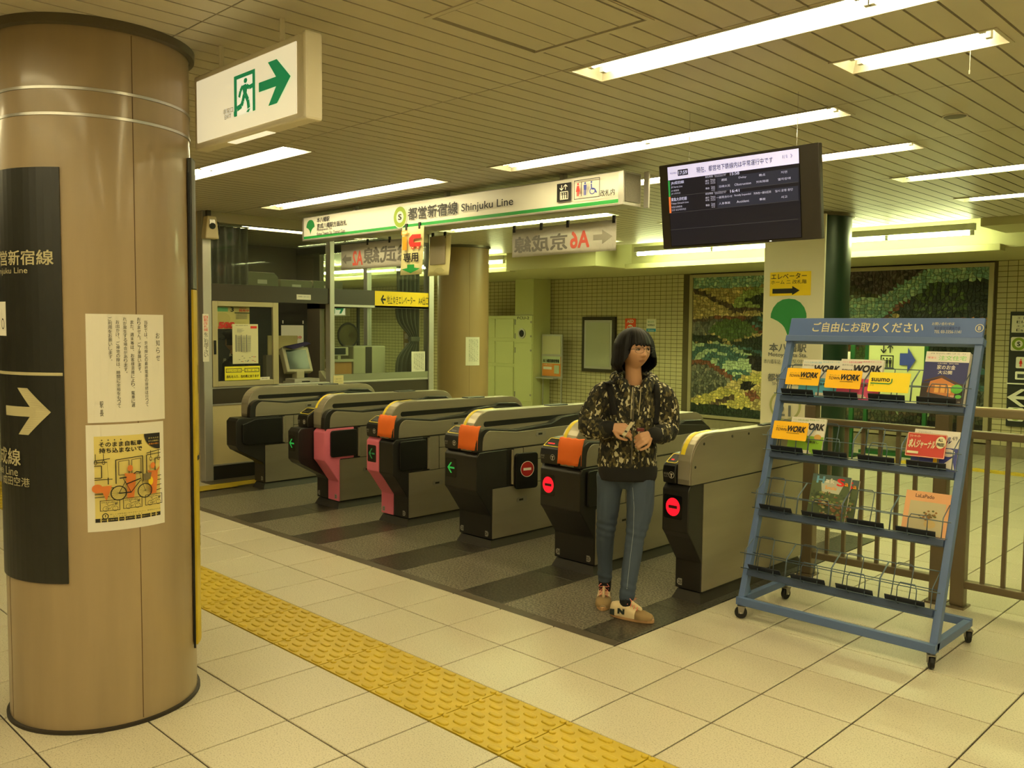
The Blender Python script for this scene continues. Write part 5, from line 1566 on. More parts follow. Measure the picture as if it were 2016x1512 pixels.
def haks(p, w, h):
    p.rect(0, .84 * h, w, h, mat('cover_teal', (.28, .36, .34), .5)); p.poly([(.3 * w, .62 * h), (.25 * w, .82 * h), (.5 * w, .92 * h), (.85 * w, .84 * h), (.75 * w, .60 * h)], mat('cover_sky', (.72, .74, .66), .5))
    p.text('H', .12 * w, .80 * h, .33 * w, .96 * h, mat('cover_lightblue', (.40, .62, .74), .5), .03); p.text('a', .36 * w, .83 * h, .46 * w, .90 * h, PAPER, .02); p.text('k', .50 * w, .82 * h, .60 * w, .93 * h, PAPER, .01); p.text('S', .66 * w, .78 * h, .86 * w, .95 * h, REDP, .02); p.text('a', .87 * w, .80 * h, .96 * w, .87 * h, ORANGEP, .01)
    p.text('Smile', .38 * w, .68 * h, .68 * w, .76 * h, ORANGEP)
    rr = random.Random(5)
    cs = [(.34, .42, .22), (.46, .52, .28), (.52, .36, .22), (.66, .60, .42), (.24, .30, .20)]
    for k in range(90):
        x, y = rr.uniform(.06, .94), rr.uniform(.04, .62)
        c = cs[4 if (y > .5 and (x < .3 or x > .75)) else (2 if y < .25 and rr.random() < .6 else rr.randrange(4))]
        p.ell(x * w, y * h, rr.uniform(.02, .06) * w, rr.uniform(.012, .035) * h, mat('leafy%d' % cs.index(c), c, .6), 7)
mag('leafy green lifestyle booklet with coloured capital letters, third tier', .500, t3 + .004, .708, t3 + .245, LF, haks, thick=.016)
mag('leafy green lifestyle booklet half hidden behind its twin, third tier', .545, t3 + .004, .745, t3 + .238, LF, haks, thick=.01, n0=-.008)
def lala(p, w, h):
    p.text('LaLaPado', .22 * w, .86 * h, .64 * w, .94 * h, mat('cover_brown_ink', (.30, .20, .16), .6), .01); p.rect(.12 * w, .06 * h, .92 * w, .78 * h, mat('cover_haze', (.74, .70, .56), .6))
    p.ell(.62 * w, .30 * h, .13 * w, .09 * h, mat('cover_vase', (.78, .68, .46), .6)); rr = random.Random(9)
    for k in range(26):
        p.ell((.60 + rr.gauss(0, .10)) * w, (.47 + rr.gauss(0, .06)) * h, .03 * w, .022 * h, mat('posy%d' % (k % 3), [(.44, .36, .18), (.56, .40, .20), (.34, .36, .20)][k % 3], .6), 7)
mag('peach-coloured local free paper with a flower pot, third tier', .990, t3 + .002, 1.200, t3 + .225, mat('cover_peach', (.88, .66, .48), .6), lala, thick=.008)

# ================================================================== RAILINGS behind the rack
RLM = mat('rail_bronze', (.46, .41, .32), .38, .55)
def railing(label, x0, x1, posts, shiny=False):
    t = thing('railing', label, 'railing', (0, 0, 0), 0, 'metal railings beside the gates')
    for px in posts:
        MB().box(px, px + .075, 2.685, 2.755, .012, 1.10).build('post', RLM, t, bev=.006)
        MB().box(px - .012, px + .087, 2.66, 2.78, 0, .012).build('foot_plate', RLM, t)
    MB().box(x0, x1, 2.685, 2.755, 1.10, 1.155).build('hand_rail', mat('rail_light', (.62, .56, .44), .35, .6), t, bev=.012, seg=3)
    MB().box(x0 + .03, x1 - .03, 2.695, 2.745, .975, 1.02).build('upper_rail', RLM, t, bev=.006)
    MB().box(x0 + .03, x1 - .03, 2.695, 2.745, .115, .160).build('lower_rail', RLM, t, bev=.006)
    x = x0 + .15
    while x < x1 - .1:
        if not any(px - .03 < x < px + .1 for px in posts):
            MB().box(x, x + .022, 2.71, 2.73, .155, .98).build('baluster', RLM, t)
        x += .105
railing('short bronze railing directly behind the magazine rack', .035, .905, (.035, .83))
railing('bronze railing running on to the right from behind the rack', .945, 4.6, (.945, 2.7, 4.5))

# ================================================================== THINGS ALONG THE FAR WALL
CABM = mat('cabinet_green_cream', (.78, .79, .56), .45)
t = thing('fan_cabinet', 'tall pale green-cream fan unit cabinet with porthole against the tiled wall', 'cabinet', (0, 0, 0))
MB().box(-8.86, -8.39, 9.10, 9.565, .0, 2.468).build('body', CABM, t, bev=.004)
for z0, z1 in ((.22, 1.28), (1.30, 1.80)):
    dr = MB().box(-8.845, -8.405, 9.085, 9.10, z0, z1).build('door', CABM, t, bev=.003)
    for zz in (z0 + .12, z1 - .12):
        MB().cyl((-8.43, 9.083, zz), (-8.43, 9.078, zz), .02, 10).build('latch', DSTEEL, dr)
        MB().box(-8.842, -8.825, 9.076, 9.086, zz - .05, zz + .05).build('hinge', DSTEEL, dr)
MB().lathe([(.095, 9.084), (.095, 9.072), (.065, 9.07)], (-8.66, 0, 1.47), 20, ax='y', cap=False).build('porthole_rim', ALU, t)
MB().lathe([(.068, 9.0845), (.0, 9.0845)], (-8.66, 0, 1.47), 20, ax='y', cap=False).build('porthole', GBLACK, t)
MB().box(-8.87, -8.385, 9.09, 9.095, 1.805, 1.812).build('joint_line', DSTEEL, t)
p = Print(Pl((-8.78, 9.085, 1.73), (1, 0, 0), (0, 0, 1)), .002); p.text('FCU-2', 0, 0, .30, .05, DKGREY, .01); p.done('lettering', t)
t = thing('panel_cabinet', 'low pale cabinet with recessed panels between the column and the fan unit', 'cabinet', (0, 0, 0))
MB().box(-9.9, -8.87, 9.14, 9.565, 0, 1.80).build('body', CABM, t, bev=.004)
for z0, z1 in ((1.38, 1.74), (.90, 1.32), (.16, .84)):
    for x0, x1 in ((-9.85, -9.42), (-9.38, -8.92)):
        MB().box(x0, x1, 9.125, 9.14, z0, z1).build('panel', CABM, t, bev=.006)
FRD = mat('frame_dark_bronze', (.22, .19, .14), .4, .3)
t = thing('notice_board', 'empty dark-framed notice board on the tiled wall beside the woman', 'notice board', (0, 0, 0))
MB().box(-7.60, -6.86, 9.54, 9.596, .80, 1.78).build('case', FRD, t, bev=.006)
MB().box(-7.54, -6.92, 9.535, 9.542, .86, 1.72).build('inner_frame', ALU, t)
MB().box(-7.50, -6.96, 9.530, 9.536, .90, 1.68).build('back_panel', mat('board_grey', (.66, .66, .56), .3), t)
t = thing('leaflet_stand', 'leaflet stand with blank sign and orange poster beside the fan cabinet', 'stand', (0, 0, 0))
MB().box(-8.36, -7.86, 9.30, 9.33, .66, 1.46).build('back_board', ALU, t, bev=.003)
MB().box(-8.33, -7.89, 9.29, 9.30, 1.10, 1.43).build('blank_sign', mat('blank_panel', (.74, .72, .58), .4), t)
MB().box(-8.33, -7.89, 9.29, 9.30, .70, 1.06).build('poster', mat('poster_pale_orange', (.88, .55, .25), .6), t)
MB().box(-8.375, -7.95, 9.16, 9.30, .655, .675).build('tray', ALU, t)
for x in (-8.34, -7.89):
    MB().box(x, x + .02, 9.30, 9.32, 0, .66).build('leg', ALU, t)
p = Print(Pl((-8.33, 9.29, .70), (1, 0, 0), (0, 0, 1)), .002, .0015)
p.rect(0, .23, .44, .36, mat('poster_mint', (.72, .76, .62), .6)); p.text('本八幡図書館情報', .02, .245, .42, .31, BLACK, .02); p.rect(.03, .12, .24, .17, PAPER); p.rect(.30, .05, .42, .20, mat('poster_mint', (.72, .76, .62), .6)); p.text('ご利用ください', .03, .19, .26, .22, PAPER)
p.done('print', t)
AEDM = mat('aed_orange', (.92, .32, .16), .5)
t = thing('aed_sign', 'orange AED sign with heart mark on the tiled wall above the woman', 'sign', (0, 0, 0))
MB().box(-6.67, -6.45, 9.585, 9.597, 1.42, 1.75).build('plate', AEDM, t)
p = Print(Pl((-6.67, 9.585, 1.42), (1, 0, 0), (0, 0, 1)), .001, .001); p.text('AED', .04, .255, .18, .31, PAPER, .02); p.ell(.11, .16, .065, .065, PAPER); p.ell(.085, .17, .028, .028, AEDM, 14); p.ell(.135, .17, .028, .028, AEDM, 14); p.poly([(.058, .16), (.162, .16), (.11, .105)], AEDM); p.done('lettering', t)
t = thing('aed_cabinet', 'orange cabinet edge showing behind the woman beside the notice board', 'cabinet', (0, 0, 0))
MB().box(-6.79, -6.48, 9.46, 9.56, .95, 1.40).build('case', AEDM, t, bev=.01)
MB().box(-6.77, -6.50, 9.452, 9.462, .97, 1.36).build('door', AEDM, t, bev=.003)
t = thing('wireless_sign', 'small white and blue wireless notice on the tiled wall', 'sign', (0, 0, 0))
MB().box(-6.22, -6.03, 9.588, 9.597, 1.53, 1.74).build('plate', PAPER, t)
p = Print(Pl((-6.22, 9.588, 1.53), (1, 0, 0), (0, 0, 1)), .001, .001); p.rect(0, 0, .19, .05, mat('cyan_print', (.12, .52, .70), .6)); p.text('WiMAX', .02, .09, .17, .125, DKGREY, .01); p.text('使えます', .03, .145, .16, .18, LEAF); p.text('Wireless', .03, .012, .16, .035, PAPER); p.done('lettering', t)
# dark direction sign on the right part of the wall
t = thing('wall_direction_sign', 'tall dark direction sign with green rings and arrow on the tiled wall', 'direction sign', (0, 0, 0))
MB().box(-.665, .45, 9.55, 9.597, .40, 1.83).build('panel', SGN, t, bev=.004)
p = Print(Pl((0, 9.55, 0), (1, 0, 0), (0, 0, 1)), .0015, .001)
p.rect(-.645, 1.57, .42, 1.78, PAPER)
for k, (s_, z) in enumerate((('エレベーター', 1.74), ('Elevator', 1.69), ('エスカレーター', 1.64), ('Escalator', 1.59))):
    p.text(s_, -.59, z - .005, -.59 + .36, z + .028, BLACK)
for z in (1.43, .555):
    p.poly(rrect(-.645, z - .085, -.465, z + .085, .02), PAPER); p.ell(-.555, z, .078, .078, RING); p.ell(-.555, z, .045, .045, PAPER); p.text('S', -.573, z - .028, -.537, z + .028, DKGREY, .03); p.text('新宿線', -.44, z - .04, -.1, z + .04, PAPER)
p.poly(rrect(-.575, 1.13, .0, 1.27, .015), PAPER); person_icon(p, -.52, 1.15, .10, REDP, True); person_icon(p, -.42, 1.15, .10, BLUEP)
p.poly(rrect(-.575, .99, -.45, 1.09, .012), PAPER); p.rect(-.55, 1.01, -.475, 1.06, DKGREY)
p.rect(-.665, .93, .45, .945, PAPER)
p.poly([(-.655, .765), (-.50, .875), (-.44, .875), (-.56, .785), (.2, .785), (.2, .745), (-.56, .745), (-.44, .655), (-.50, .655)], PAPER)
p.done('lettering', t)
# green-framed standing sign seen through the rack
GFR = mat('green_frame', (.05, .30, .10), .45)
SGF = mat('standing_sign_face', (.80, .82, .58), .5)
t = thing('standing_sign', 'green-framed standing sign with lift symbol and blue arrow behind the railing', 'sign', (0, 0, 0))
b = (-2.0650, 0.7012, -1.3775, 1.4460)
x0, z0, x1, z1 = b
for xx in (x0 - .05, x1):
    MB().box(xx, xx + .05, 8.70, 8.75, 0, z1 + .05).build('post', GFR, t, bev=.006)
MB().box(x0, x1, 8.70, 8.75, z1, z1 + .05).build('top_bar', GFR, t); MB().box(x0, x1, 8.70, 8.75, z0 - .14, z0 - .06).build('lower_bar', GFR, t)
MB().box(x0 - .05, x1 + .05, 8.60, 8.85, 0, .04).build('base', GFR, t)
MB().box(x0, x1, 8.71, 8.73, z0 - .03, z1).build('face', SGF, t)
p = Print(Pl((x0, 8.71, z0), (1, 0, 0), (0, 0, 1)), .0015, .001)
W_, H_ = x1 - x0, z1 - z0
p.frame(.22 * W_, .52 * H_, .46 * W_, .76 * H_, .02 * W_, BLACK)
for k in range(3):
    person_icon(p, (.275 + .065 * k) * W_, .55 * H_, .17 * H_, BLACK)
for k, s_ in ((.28, -1), (.40, 1)):
    p.line([(k * W_, .80 * H_), (k * W_, .94 * H_)], .02 * W_, BLACK, .02 * W_); e = (.94 if s_ > 0 else .80) * H_
    p.line([((k - .05) * W_, e - s_ * .06 * H_), (k * W_, e), ((k + .05) * W_, e - s_ * .06 * H_)], .02 * W_, BLACK, .02 * W_)
p.poly([(.58 * W_, .60 * H_), (.72 * W_, .60 * H_), (.72 * W_, .48 * H_), (.86 * W_, .69 * H_), (.72 * W_, .90 * H_), (.72 * W_, .80 * H_), (.58 * W_, .80 * H_)], BLUEP)
p.text('エレベーター', .24 * W_, .40 * H_, .55 * W_, .47 * H_, ORANGEP)
p.done('lettering', t)
t = thing('green_stand', 'slim green stand with a small white plate beside the green column', 'stand', (0, 0, 0))
b = (-2.0843, 0.1487, -2.0326, 1.4423)
MB().box(b[0], b[2], 8.2, 8.24, 0, b[3]).build('post', GFR, t)
MB().box(b[0] - .10, b[2] + .06, 8.1, 8.34, 0, .03).build('base', GFR, t)
b = (-2.2246, 1.0826, -2.1328, 1.3128)
MB().box(b[0], b[2] + .05, 8.185, 8.2, b[1], b[3]).build('white_plate', PAPER, t)
# small exit sign seen through the office
t = thing('exit_sign', 'small lit exit sign seen through both office windows', 'exit sign', (-14.38, 9.0, 1.80))
MB().box(-.35, .25, 0, .10, 0, .34).build('housing', HOUS, t, bev=.006)
MB().box(-.32, .20, -.006, .0, .03, .31).build('face', EXF, t)
MB().box(-.07, -.03, .03, .07, .34, .67).build('bracket', HOUS, t)
p = Print(Pl((-.32, -.006, .03), (1, 0, 0), (0, 0, 1)), .002, .002); p.poly([(.16, .12), (.36, .12), (.30, .03), (.38, .03), (.48, .14), (.38, .25), (.30, .25), (.36, .16), (.16, .16)], EXG); p.rect(.03, .03, .13, .25, EXG); p.done('pictogram', t)

# ================================================================== PERSON WALKING OUT
SKIN = mat('skin', (.70, .53, .40), .55, var=(14, .05))
LIPS = mat('lips', (.60, .42, .33), .5)
HAIRM = mat('black_hair', (.040, .030, .025), .55, var=(60, .5, (1, 1, .08)), spec=.2)
def camo_mat():
    m = bpy.data.materials.new('camouflage_cloth'); m.use_nodes = True
    nt = m.node_tree; b = nt.nodes['Principled BSDF']; b.inputs['Roughness'].default_value = .9
    tc = nt.nodes.new('ShaderNodeTexCoord'); mp = nt.nodes.new('ShaderNodeMapping'); mp.inputs['Scale'].default_value = (1.25, 1.0, .75); mp.inputs['Rotation'].default_value = (0, .5, 0)
    nt.links.new(tc.outputs['Object'], mp.inputs[0])
    n = nt.nodes.new('ShaderNodeTexNoise'); n.inputs['Scale'].default_value = 26; n.inputs['Detail'].default_value = 4
    nt.links.new(mp.outputs[0], n.inputs['Vector'])
    ad = nt.nodes.new('ShaderNodeVectorMath'); ad.operation = 'MULTIPLY_ADD'; ad.inputs[1].default_value = (.035, .035, .035)
    nt.links.new(n.outputs['Color'], ad.inputs[0]); nt.links.new(mp.outputs[0], ad.inputs[2])
    v = nt.nodes.new('ShaderNodeTexVoronoi'); v.inputs['Scale'].default_value = 72
    nt.links.new(ad.outputs[0], v.inputs['Vector'])
    sp = nt.nodes.new('ShaderNodeSeparateColor'); nt.links.new(v.outputs['Color'], sp.inputs[0])
    r = nt.nodes.new('ShaderNodeValToRGB'); cr = r.color_ramp; cr.interpolation = 'CONSTANT'
    cols = [(0, (.055, .055, .045)), (.34, (.17, .16, .10)), (.52, (.27, .235, .13)), (.64, (.36, .33, .19)), (.74, (.10, .10, .08)), (.86, (.70, .67, .54))]
    cr.elements[0].position = 0; cr.elements[0].color = lin(cols[0][1]) + (1,)
    cr.elements[1].position = cols[1][0]; cr.elements[1].color = lin(cols[1][1]) + (1,)
    for ps, c in cols[2:]:
        e = cr.elements.new(ps); e.color = lin(c) + (1,)
    nt.links.new(sp.outputs[0], r.inputs[0]); nt.links.new(r.outputs[0], b.inputs['Base Color'])
    n3 = nt.nodes.new('ShaderNodeTexNoise'); n3.inputs['Scale'].default_value = 22; nt.links.new(tc.outputs['Object'], n3.inputs['Vector'])
    bp = nt.nodes.new('ShaderNodeBump'); bp.inputs['Strength'].default_value = .5; bp.inputs['Distance'].default_value = .012
    nt.links.new(n3.outputs['Fac'], bp.inputs['Height']); nt.links.new(bp.outputs[0], b.inputs['Normal'])
    return m
CAMO = camo_mat()
DENIM = mat('blue_denim', (.23, .28, .35), .85, var=(7, .20, (1, 1, .35)), bump=(40, .12))
BLKCL = mat('black_cloth', (.05, .048, .045), .9)

def limb(mb, pts, n=16, sq=1.0, mi=0, dirx=None, cap=.55):
    """tapered closed tube through (point, radius[, flatten]) joints"""
    P = [Vector(p[0]) for p in pts]; m = len(P)
    # refine with Catmull-Rom so the limb bends softly
    Q = []; R = []; S = []
    rr = [p[1] for p in pts]; ss = [(p[2] if len(p) > 2 else sq) for p in pts]
    for i in range(m - 1):
        p0, p1, p2, p3 = P[max(0, i - 1)], P[i], P[i + 1], P[min(m - 1, i + 2)]
        for k in range(4):
            t = k / 4
            Q.append(.5 * ((2 * p1) + (p2 - p0) * t + (2 * p0 - 5 * p1 + 4 * p2 - p3) * t * t + (3 * p1 - p0 - 3 * p2 + p3) * t ** 3))
            R.append(rr[i] + (rr[i + 1] - rr[i]) * t); S.append(ss[i] + (ss[i + 1] - ss[i]) * t)
    Q.append(P[-1]); R.append(rr[-1]); S.append(ss[-1])
    # rounded caps
    d0 = (Q[0] - Q[1]).normalized(); d1 = (Q[-1] - Q[-2]).normalized()
    Q = [Q[0] + d0 * R[0] * cap] + Q + [Q[-1] + d1 * R[-1] * .55]; R = [R[0] * .6] + R + [R[-1] * .6]; S = [S[0]] + S + [S[-1]]
    ref = Vector(dirx) if dirx else None
    vs = []; fs = []
    L = len(Q)
    for i in range(L):
        t = (Q[min(i + 1, L - 1)] - Q[max(i - 1, 0)]).normalized()
        if ref is None:
            ref = Vector((1, 0, 0)) if abs(t.x) < .8 else Vector((0, 0, 1))
        a = (ref - t * ref.dot(t)).normalized(); b = t.cross(a)
        if not dirx: ref = a
        for k in range(n):
            an = 2 * PI * k / n
            vs.append(Q[i] + (a * math.cos(an) + b * math.sin(an) * S[i]) * R[i])
    for i in range(L - 1):
        for k in range(n):
            fs.append((i * n + k, i * n + (k + 1) % n, (i + 1) * n + (k + 1) % n, (i + 1) * n + k))
    fs += [tuple(range(n))[::-1], tuple(range((L - 1) * n, L * n))]
    mb.add([tuple(v) for v in vs], fs, mi)

TMP = bpy.data.scenes.new('workbench')
def fuse(mb, name, mats, parent, voxel, smooth_it=3, disp=None):
    """weld overlapping closed shapes into one continuous skin"""
    me = mb.mesh(name, mats if isinstance(mats, list) else [mats])
    bm = bmesh.new(); bm.from_mesh(me); bmesh.ops.recalc_face_normals(bm, faces=bm.faces); bm.to_mesh(me); bm.free()
    o = bpy.data.objects.new(name, me); TMP.collection.objects.link(o)
    rm = o.modifiers.new('r', 'REMESH'); rm.mode = 'VOXEL'; rm.voxel_size = voxel; rm.adaptivity = 0
    sm = o.modifiers.new('s', 'SMOOTH'); sm.iterations = smooth_it; sm.factor = .5
    TMP.view_layers[0].update()
    dg = TMP.view_layers[0].depsgraph
    m2 = bpy.data.meshes.new_from_object(o.evaluated_get(dg))
    bpy.data.objects.remove(o)
    m2.name = name
    m2.materials.clear()
    for m in (mats if isinstance(mats, list) else [mats]):
        m2.materials.append(m)
    if disp:
        nr = [v.normal.copy() for v in m2.vertices]
        new = []
        for v, n_ in zip(m2.vertices, nr):
            new += list(v.co + disp(v.co, n_))
        m2.vertices.foreach_set('co', new)
        m2.update()
    m2.polygons.foreach_set('use_smooth', [True] * len(m2.polygons))
    return obj(name, m2, parent)

pw = thing('person', 'person in camouflage hoodie and blue jeans walking out of the gates, holding a card', 'person', (-.3015, 1.268, 0), math.radians(44.61))
body = MB()
# ---- head (own frame, facing -y, then turned)
HC = Vector((0.0305, -0.0300, 1.4562)); HYAW = math.radians(25)
def headpt(th, ph):
    x = math.sin(th) * math.sin(ph); y = -math.sin(th) * math.cos(ph); z = math.cos(th)
    a, b, c = .079, .094, .118
    px, py, pz = a * x, b * y, c * z
    if pz < 0:
        k = (-pz / c)
        px *= 1 - .30 * k ** 1.6
        if py > 0: py *= 1 - .35 * k
        else: py *= 1 - .10 * k ** 2
    front = max(0.0, -y)
    g = lambda cx, cz, sx, sz: math.exp(-((px - cx) / sx) ** 2 - ((pz - cz) / sz) ** 2)
    if y < 0:
        d = 0
        d += .020 * g(0, -.034, .012, .012) + .011 * g(0, -.012, .009, .020)          # nose
        d += .005 * g(.012, -.038, .007, .006) + .005 * g(-.012, -.038, .007, .006)
        d -= .008 * (g(.031, .004, .017, .012) + g(-.031, .004, .017, .012))           # sockets
        d += .004 * (g(.030, .024, .022, .008) + g(-.030, .024, .022, .008))           # brow
        d += .004 * (g(.042, -.030, .018, .020) + g(-.042, -.030, .018, .020))         # cheeks
        d += .007 * g(0, -.062, .020, .006) + .007 * g(0, -.076, .017, .006) - .004 * g(0, -.069, .020, .0025)
        d += .006 * g(0, -.102, .018, .012)
        py -= d * min(1, front * 2)
    if pz < .004:
        pz = .004 + (pz - .004) * .85
    return Vector((px, py, pz))
n1, n2 = 60, 72
hv = []; hf = []
for i in range(n1 + 1):
    for k in range(n2):
        hv.append(headpt(PI * i / n1, 2 * PI * k / n2))
for i in range(n1):
    for k in range(n2):
        hf.append((i * n2 + k, (i + 1) * n2 + k, (i + 1) * n2 + (k + 1) % n2, i * n2 + (k + 1) % n2))
HM = Matrix.Translation(HC) @ Matrix.Rotation(HYAW, 4, 'Z') @ Matrix.Rotation(math.radians(-2), 4, 'X')
body.add([tuple(HM @ p) for p in hv], hf)
neck0 = Vector((0.0369, 0.0200, 1.2530)); hb_ = HM @ Vector((0, .018, -.06))
limb(body, [(neck0 + Vector((0, .01, -.05)), .055), (neck0, .046), (hb_, .044)])
# ---- torso, legs, arms of the body (mostly under clothes)
CH = Vector((0.0241, 0.0100, 1.1045)); PV = Vector((0.0066, 0.0100, 0.8215))
limb(body, [(PV + Vector((0, 0, .03)), .100, .75), (PV + Vector((0, 0, .07)), .105, .72), (CH + Vector((0, 0, -.05)), .105, .75), (CH + Vector((0, 0, .08)), .115, .68), (neck0 + Vector((0, 0, -.05)), .06, .9)], dirx=(1, 0, 0))
LB = [(-0.0843, 0.0200, 0.7621), (-0.0923, 0.0500, 0.5846), (-0.0997, 0.0900, 0.4164), (-0.0975, 0.1200, 0.2919), (-0.0918, 0.1500, 0.1359)]     # trailing leg
LF = [(0.0807, -0.0100, 0.7687), (0.0740, -0.0400, 0.5904), (0.0448, -0.0700, 0.4274), (0.0250, -0.0900, 0.2912), (-0.0035, -0.1200, 0.1080)]  # leading leg
for L in (LB, LF):
    limb(body, list(zip([Vector(q) for q in L], (.07, .058, .044, .042, .031))))
AL = [(-0.1209, 0.0100, 1.2241), (-0.1756, 0.0100, 1.1393), (-0.2105, -0.0200, 1.0408), (-0.1414, -0.1100, 1.0295), (-0.1003, -0.1550, 1.0487)]
AR = [(0.1930, 0.0100, 1.2157), (0.2286, 0.0100, 1.1204), (0.2225, -0.0200, 1.0223), (0.1550, -0.1100, 1.0019), (0.1075, -0.1500, 1.0091)]
for A in (AL, AR):
    limb(body, list(zip([Vector(q) for q in A], (.048, .042, .036, .030, .024))))
def hand(mb, wrist, d, nrm, thumb_side, curls, spread=.0205, sc=1.0):
    """palm of four rays, four fingers of three bones, and a thumb; nrm points out of the back of the hand"""
    d = Vector(d).normalized(); nrm = Vector(nrm); nrm = (nrm - d * nrm.dot(d)).normalized(); s = d.cross(nrm).normalized() * thumb_side
    W = Vector(wrist); tips = []
    lens = [(.040, .024, .019), (.045, .028, .020), (.042, .026, .020), (.033, .020, .018)]
    for i in range(4):
        off = (1.5 - i) * spread * sc
        k = W + d * (.080 - .004 * abs(i - 1)) * sc + s * off
        limb(mb, [(W + s * off * .45, .0135 * sc), (k, .0105 * sc)], 8)
        dirn = d.copy(); pos = k; pts = [(pos, .0088 * sc)]
        for j, L in enumerate(lens[i]):
            a = math.radians(curls[i][j])
            ax = s * thumb_side
            dirn = Matrix.Rotation(-a * 1.0, 3, d.cross(nrm).normalized()) @ dirn
            pos = pos + dirn * L * sc; pts.append((pos, (.0082, .0076, .0066)[j] * sc))
        limb(mb, pts, 8); tips.append(pos)
    t0 = W + d * .022 * sc + s * .022 * sc
    t1_ = t0 + (d * .62 + s * .62 - nrm * .35).normalized() * .040 * sc; t2_ = t1_ + (d * .92 + s * .05 - nrm * .40).normalized() * .032 * sc; t3_ = t2_ + (d * .95 - s * .15 - nrm * .45).normalized() * .024 * sc
    limb(mb, [(t0, .0125 * sc), (t1_, .0105 * sc), (t2_, .0092 * sc), (t3_, .0075 * sc)], 8)
    return tips, t3_
wl = Vector(AL[-1]); wr_ = Vector(AR[-1])
tl_, th_l = hand(body, wl, (.86, -.42, -.10), (-.25, -.75, .55), 1, [(35, 40, 25), (48, 55, 30), (58, 60, 35), (62, 62, 35)], sc=.92)
tr_, th_r = hand(body, wr_, (-.72, -.55, -.25), (.25, -.65, .45), -1, [(45, 60, 40), (58, 70, 45), (64, 72, 45), (68, 72, 45)], sc=.92)
bo = fuse(body, 'body', [SKIN, LIPS], pw, .0042, 2)
HI = HM.inverted()
for pgn in bo.data.polygons:
    c = HI @ pgn.center
    if c.y < -.06 and (c.x / .0185) ** 2 + ((c.z + .0575) / .0085) ** 2 < 1:
        pgn.material_index = 1
# ---- eyes, brows, glasses
for sx in (-1, 1):
    ec = Vector((sx * .031, -.0755, .003))
    MB().sphere(HM @ ec, .0112, 16, sc=(1.05, 1, .50)).build('eyeball', mat('eye_white', (.60, .54, .45), .35), pw, smooth=True)
    MB().sphere(HM @ (ec + Vector((.003, -.0070, 0))), .0055, 12, sc=(1, 1, .85)).build('iris', mat('iris_dark', (.05, .035, .03), .2), pw, smooth=True)
    mb = MB(); limb(mb, [(HM @ Vector((sx * .019, -.0880, .0070)), .0014), (HM @ Vector((sx * .031, -.0885, .0092)), .0022), (HM @ Vector((sx * .043, -.0830, .0060)), .0016)], 6)
    mb.build('upper_eyelid', mat('lash_line', (.07, .05, .045), .6), pw)
    mb = MB(); limb(mb, [(HM @ Vector((sx * .016, -.0915, .026)), .0022), (HM @ Vector((sx * .034, -.0905, .031)), .0026), (HM @ Vector((sx * .050, -.081, .026)), .0014)], 6)
    mb.build('eyebrow', HAIRM, pw)
FRM = mat('glasses_frame', (.07, .045, .04), .35)
gl = MB()
for sx in (-1, 1):
    ring = []
    for k in range(20):
        a = 2 * PI * k / 20
        cx, cz = math.cos(a), math.sin(a)
        ex = math.copysign(abs(cx) ** .7, cx) * .0255; ez = math.copysign(abs(cz) ** .8, cz) * .0155
        x = sx * .0325 + ex
        ring.append(HM @ Vector((x, -.1045 + abs(x) * .18, .001 + ez)))
    gl.tube(ring, .0009, 6, closed=True)
    gl.tube([HM @ Vector((sx * .057, -.0945, .006)), HM @ Vector((sx * .0765, -.074, .006)), HM @ Vector((sx * .079, .0, .004))], .0014, 6)
    top = [HM @ Vector((sx * (.0085 + .049 * k / 6), -.1055 + (.0085 + .049 * k / 6) * .18, .0145 + .002 * math.sin(PI * k / 6))) for k in range(7)]
    gl.tube(top, .0014, 6)
gl.tube([HM @ Vector((-.009, -.104, .006)), HM @ Vector((0, -.107, .008)), HM @ Vector((.009, -.104, .006))], .0014, 6)
gl.build('glasses', FRM, pw, smooth=True)
# ---- hair: bob with fringe
rnd = random.Random(11)
nP, nT = 120, 26
jag = [rnd.uniform(-1, 1) for _ in range(nP)]
hv = []; hf = []
for k in range(nP):
    ph = -PI + 2 * PI * k / nP                # 0 = straight ahead
    aph = abs(ph)
    f = 1 / (1 + math.exp((aph - math.radians(58)) / math.radians(5)))     # 1 in the fringe
    zed = -.112 + .012 * jag[k]
    zfr = .026 + .009 * jag[k] + .010 * (aph / 1.0)
    zend = zed * (1 - f) + zfr * f
    R = .107 + .010 * (math.sin(aph) ** 2) + .008 * (aph / PI)
    if aph < 1.0: R = .1035
    for i in range(nT + 1):
        t = i / nT
        ztop = .128; zc = .005
        if zend > zc:
            th_ = t * math.acos((zend - zc) / (ztop - zc))
            z = zc + (ztop - zc) * math.cos(th_); r = R * math.sin(th_)
        elif t < .6:
            th_ = t / .6 * PI / 2
            z = zc + (ztop - zc) * math.cos(th_); r = R * math.sin(th_)
        else:
            z = zc + (zend - zc) * (t - .6) / .4
            q = (zc - z) / .117; r = R * (1 + .10 * math.sin(min(1, q) * PI * .62)) - .030 * max(0, q - .72) / .28
        r = max(r, .0008)
        r *= 1 + .022 * jag[k] * t
        dx = .80 if True else 1
        x = r * math.sin(ph) * (.86 if aph < 1.0 else .93); y = -r * math.cos(ph) * 1.04 + .006
        hv.append(HM @ Vector((x, y, z)))
for k in range(nP):
    k2 = (k + 1) % nP
    for i in range(nT):
        a, b = k * (nT + 1) + i, k2 * (nT + 1) + i
        hf.append((a, a + 1, b + 1, b))
hm = MB().add([tuple(v) for v in hv], hf)
ho = hm.build('hair', HAIRM, pw, smooth=True)
md = ho.modifiers.new('s', 'SOLIDIFY'); md.thickness = .010; md.offset = -1
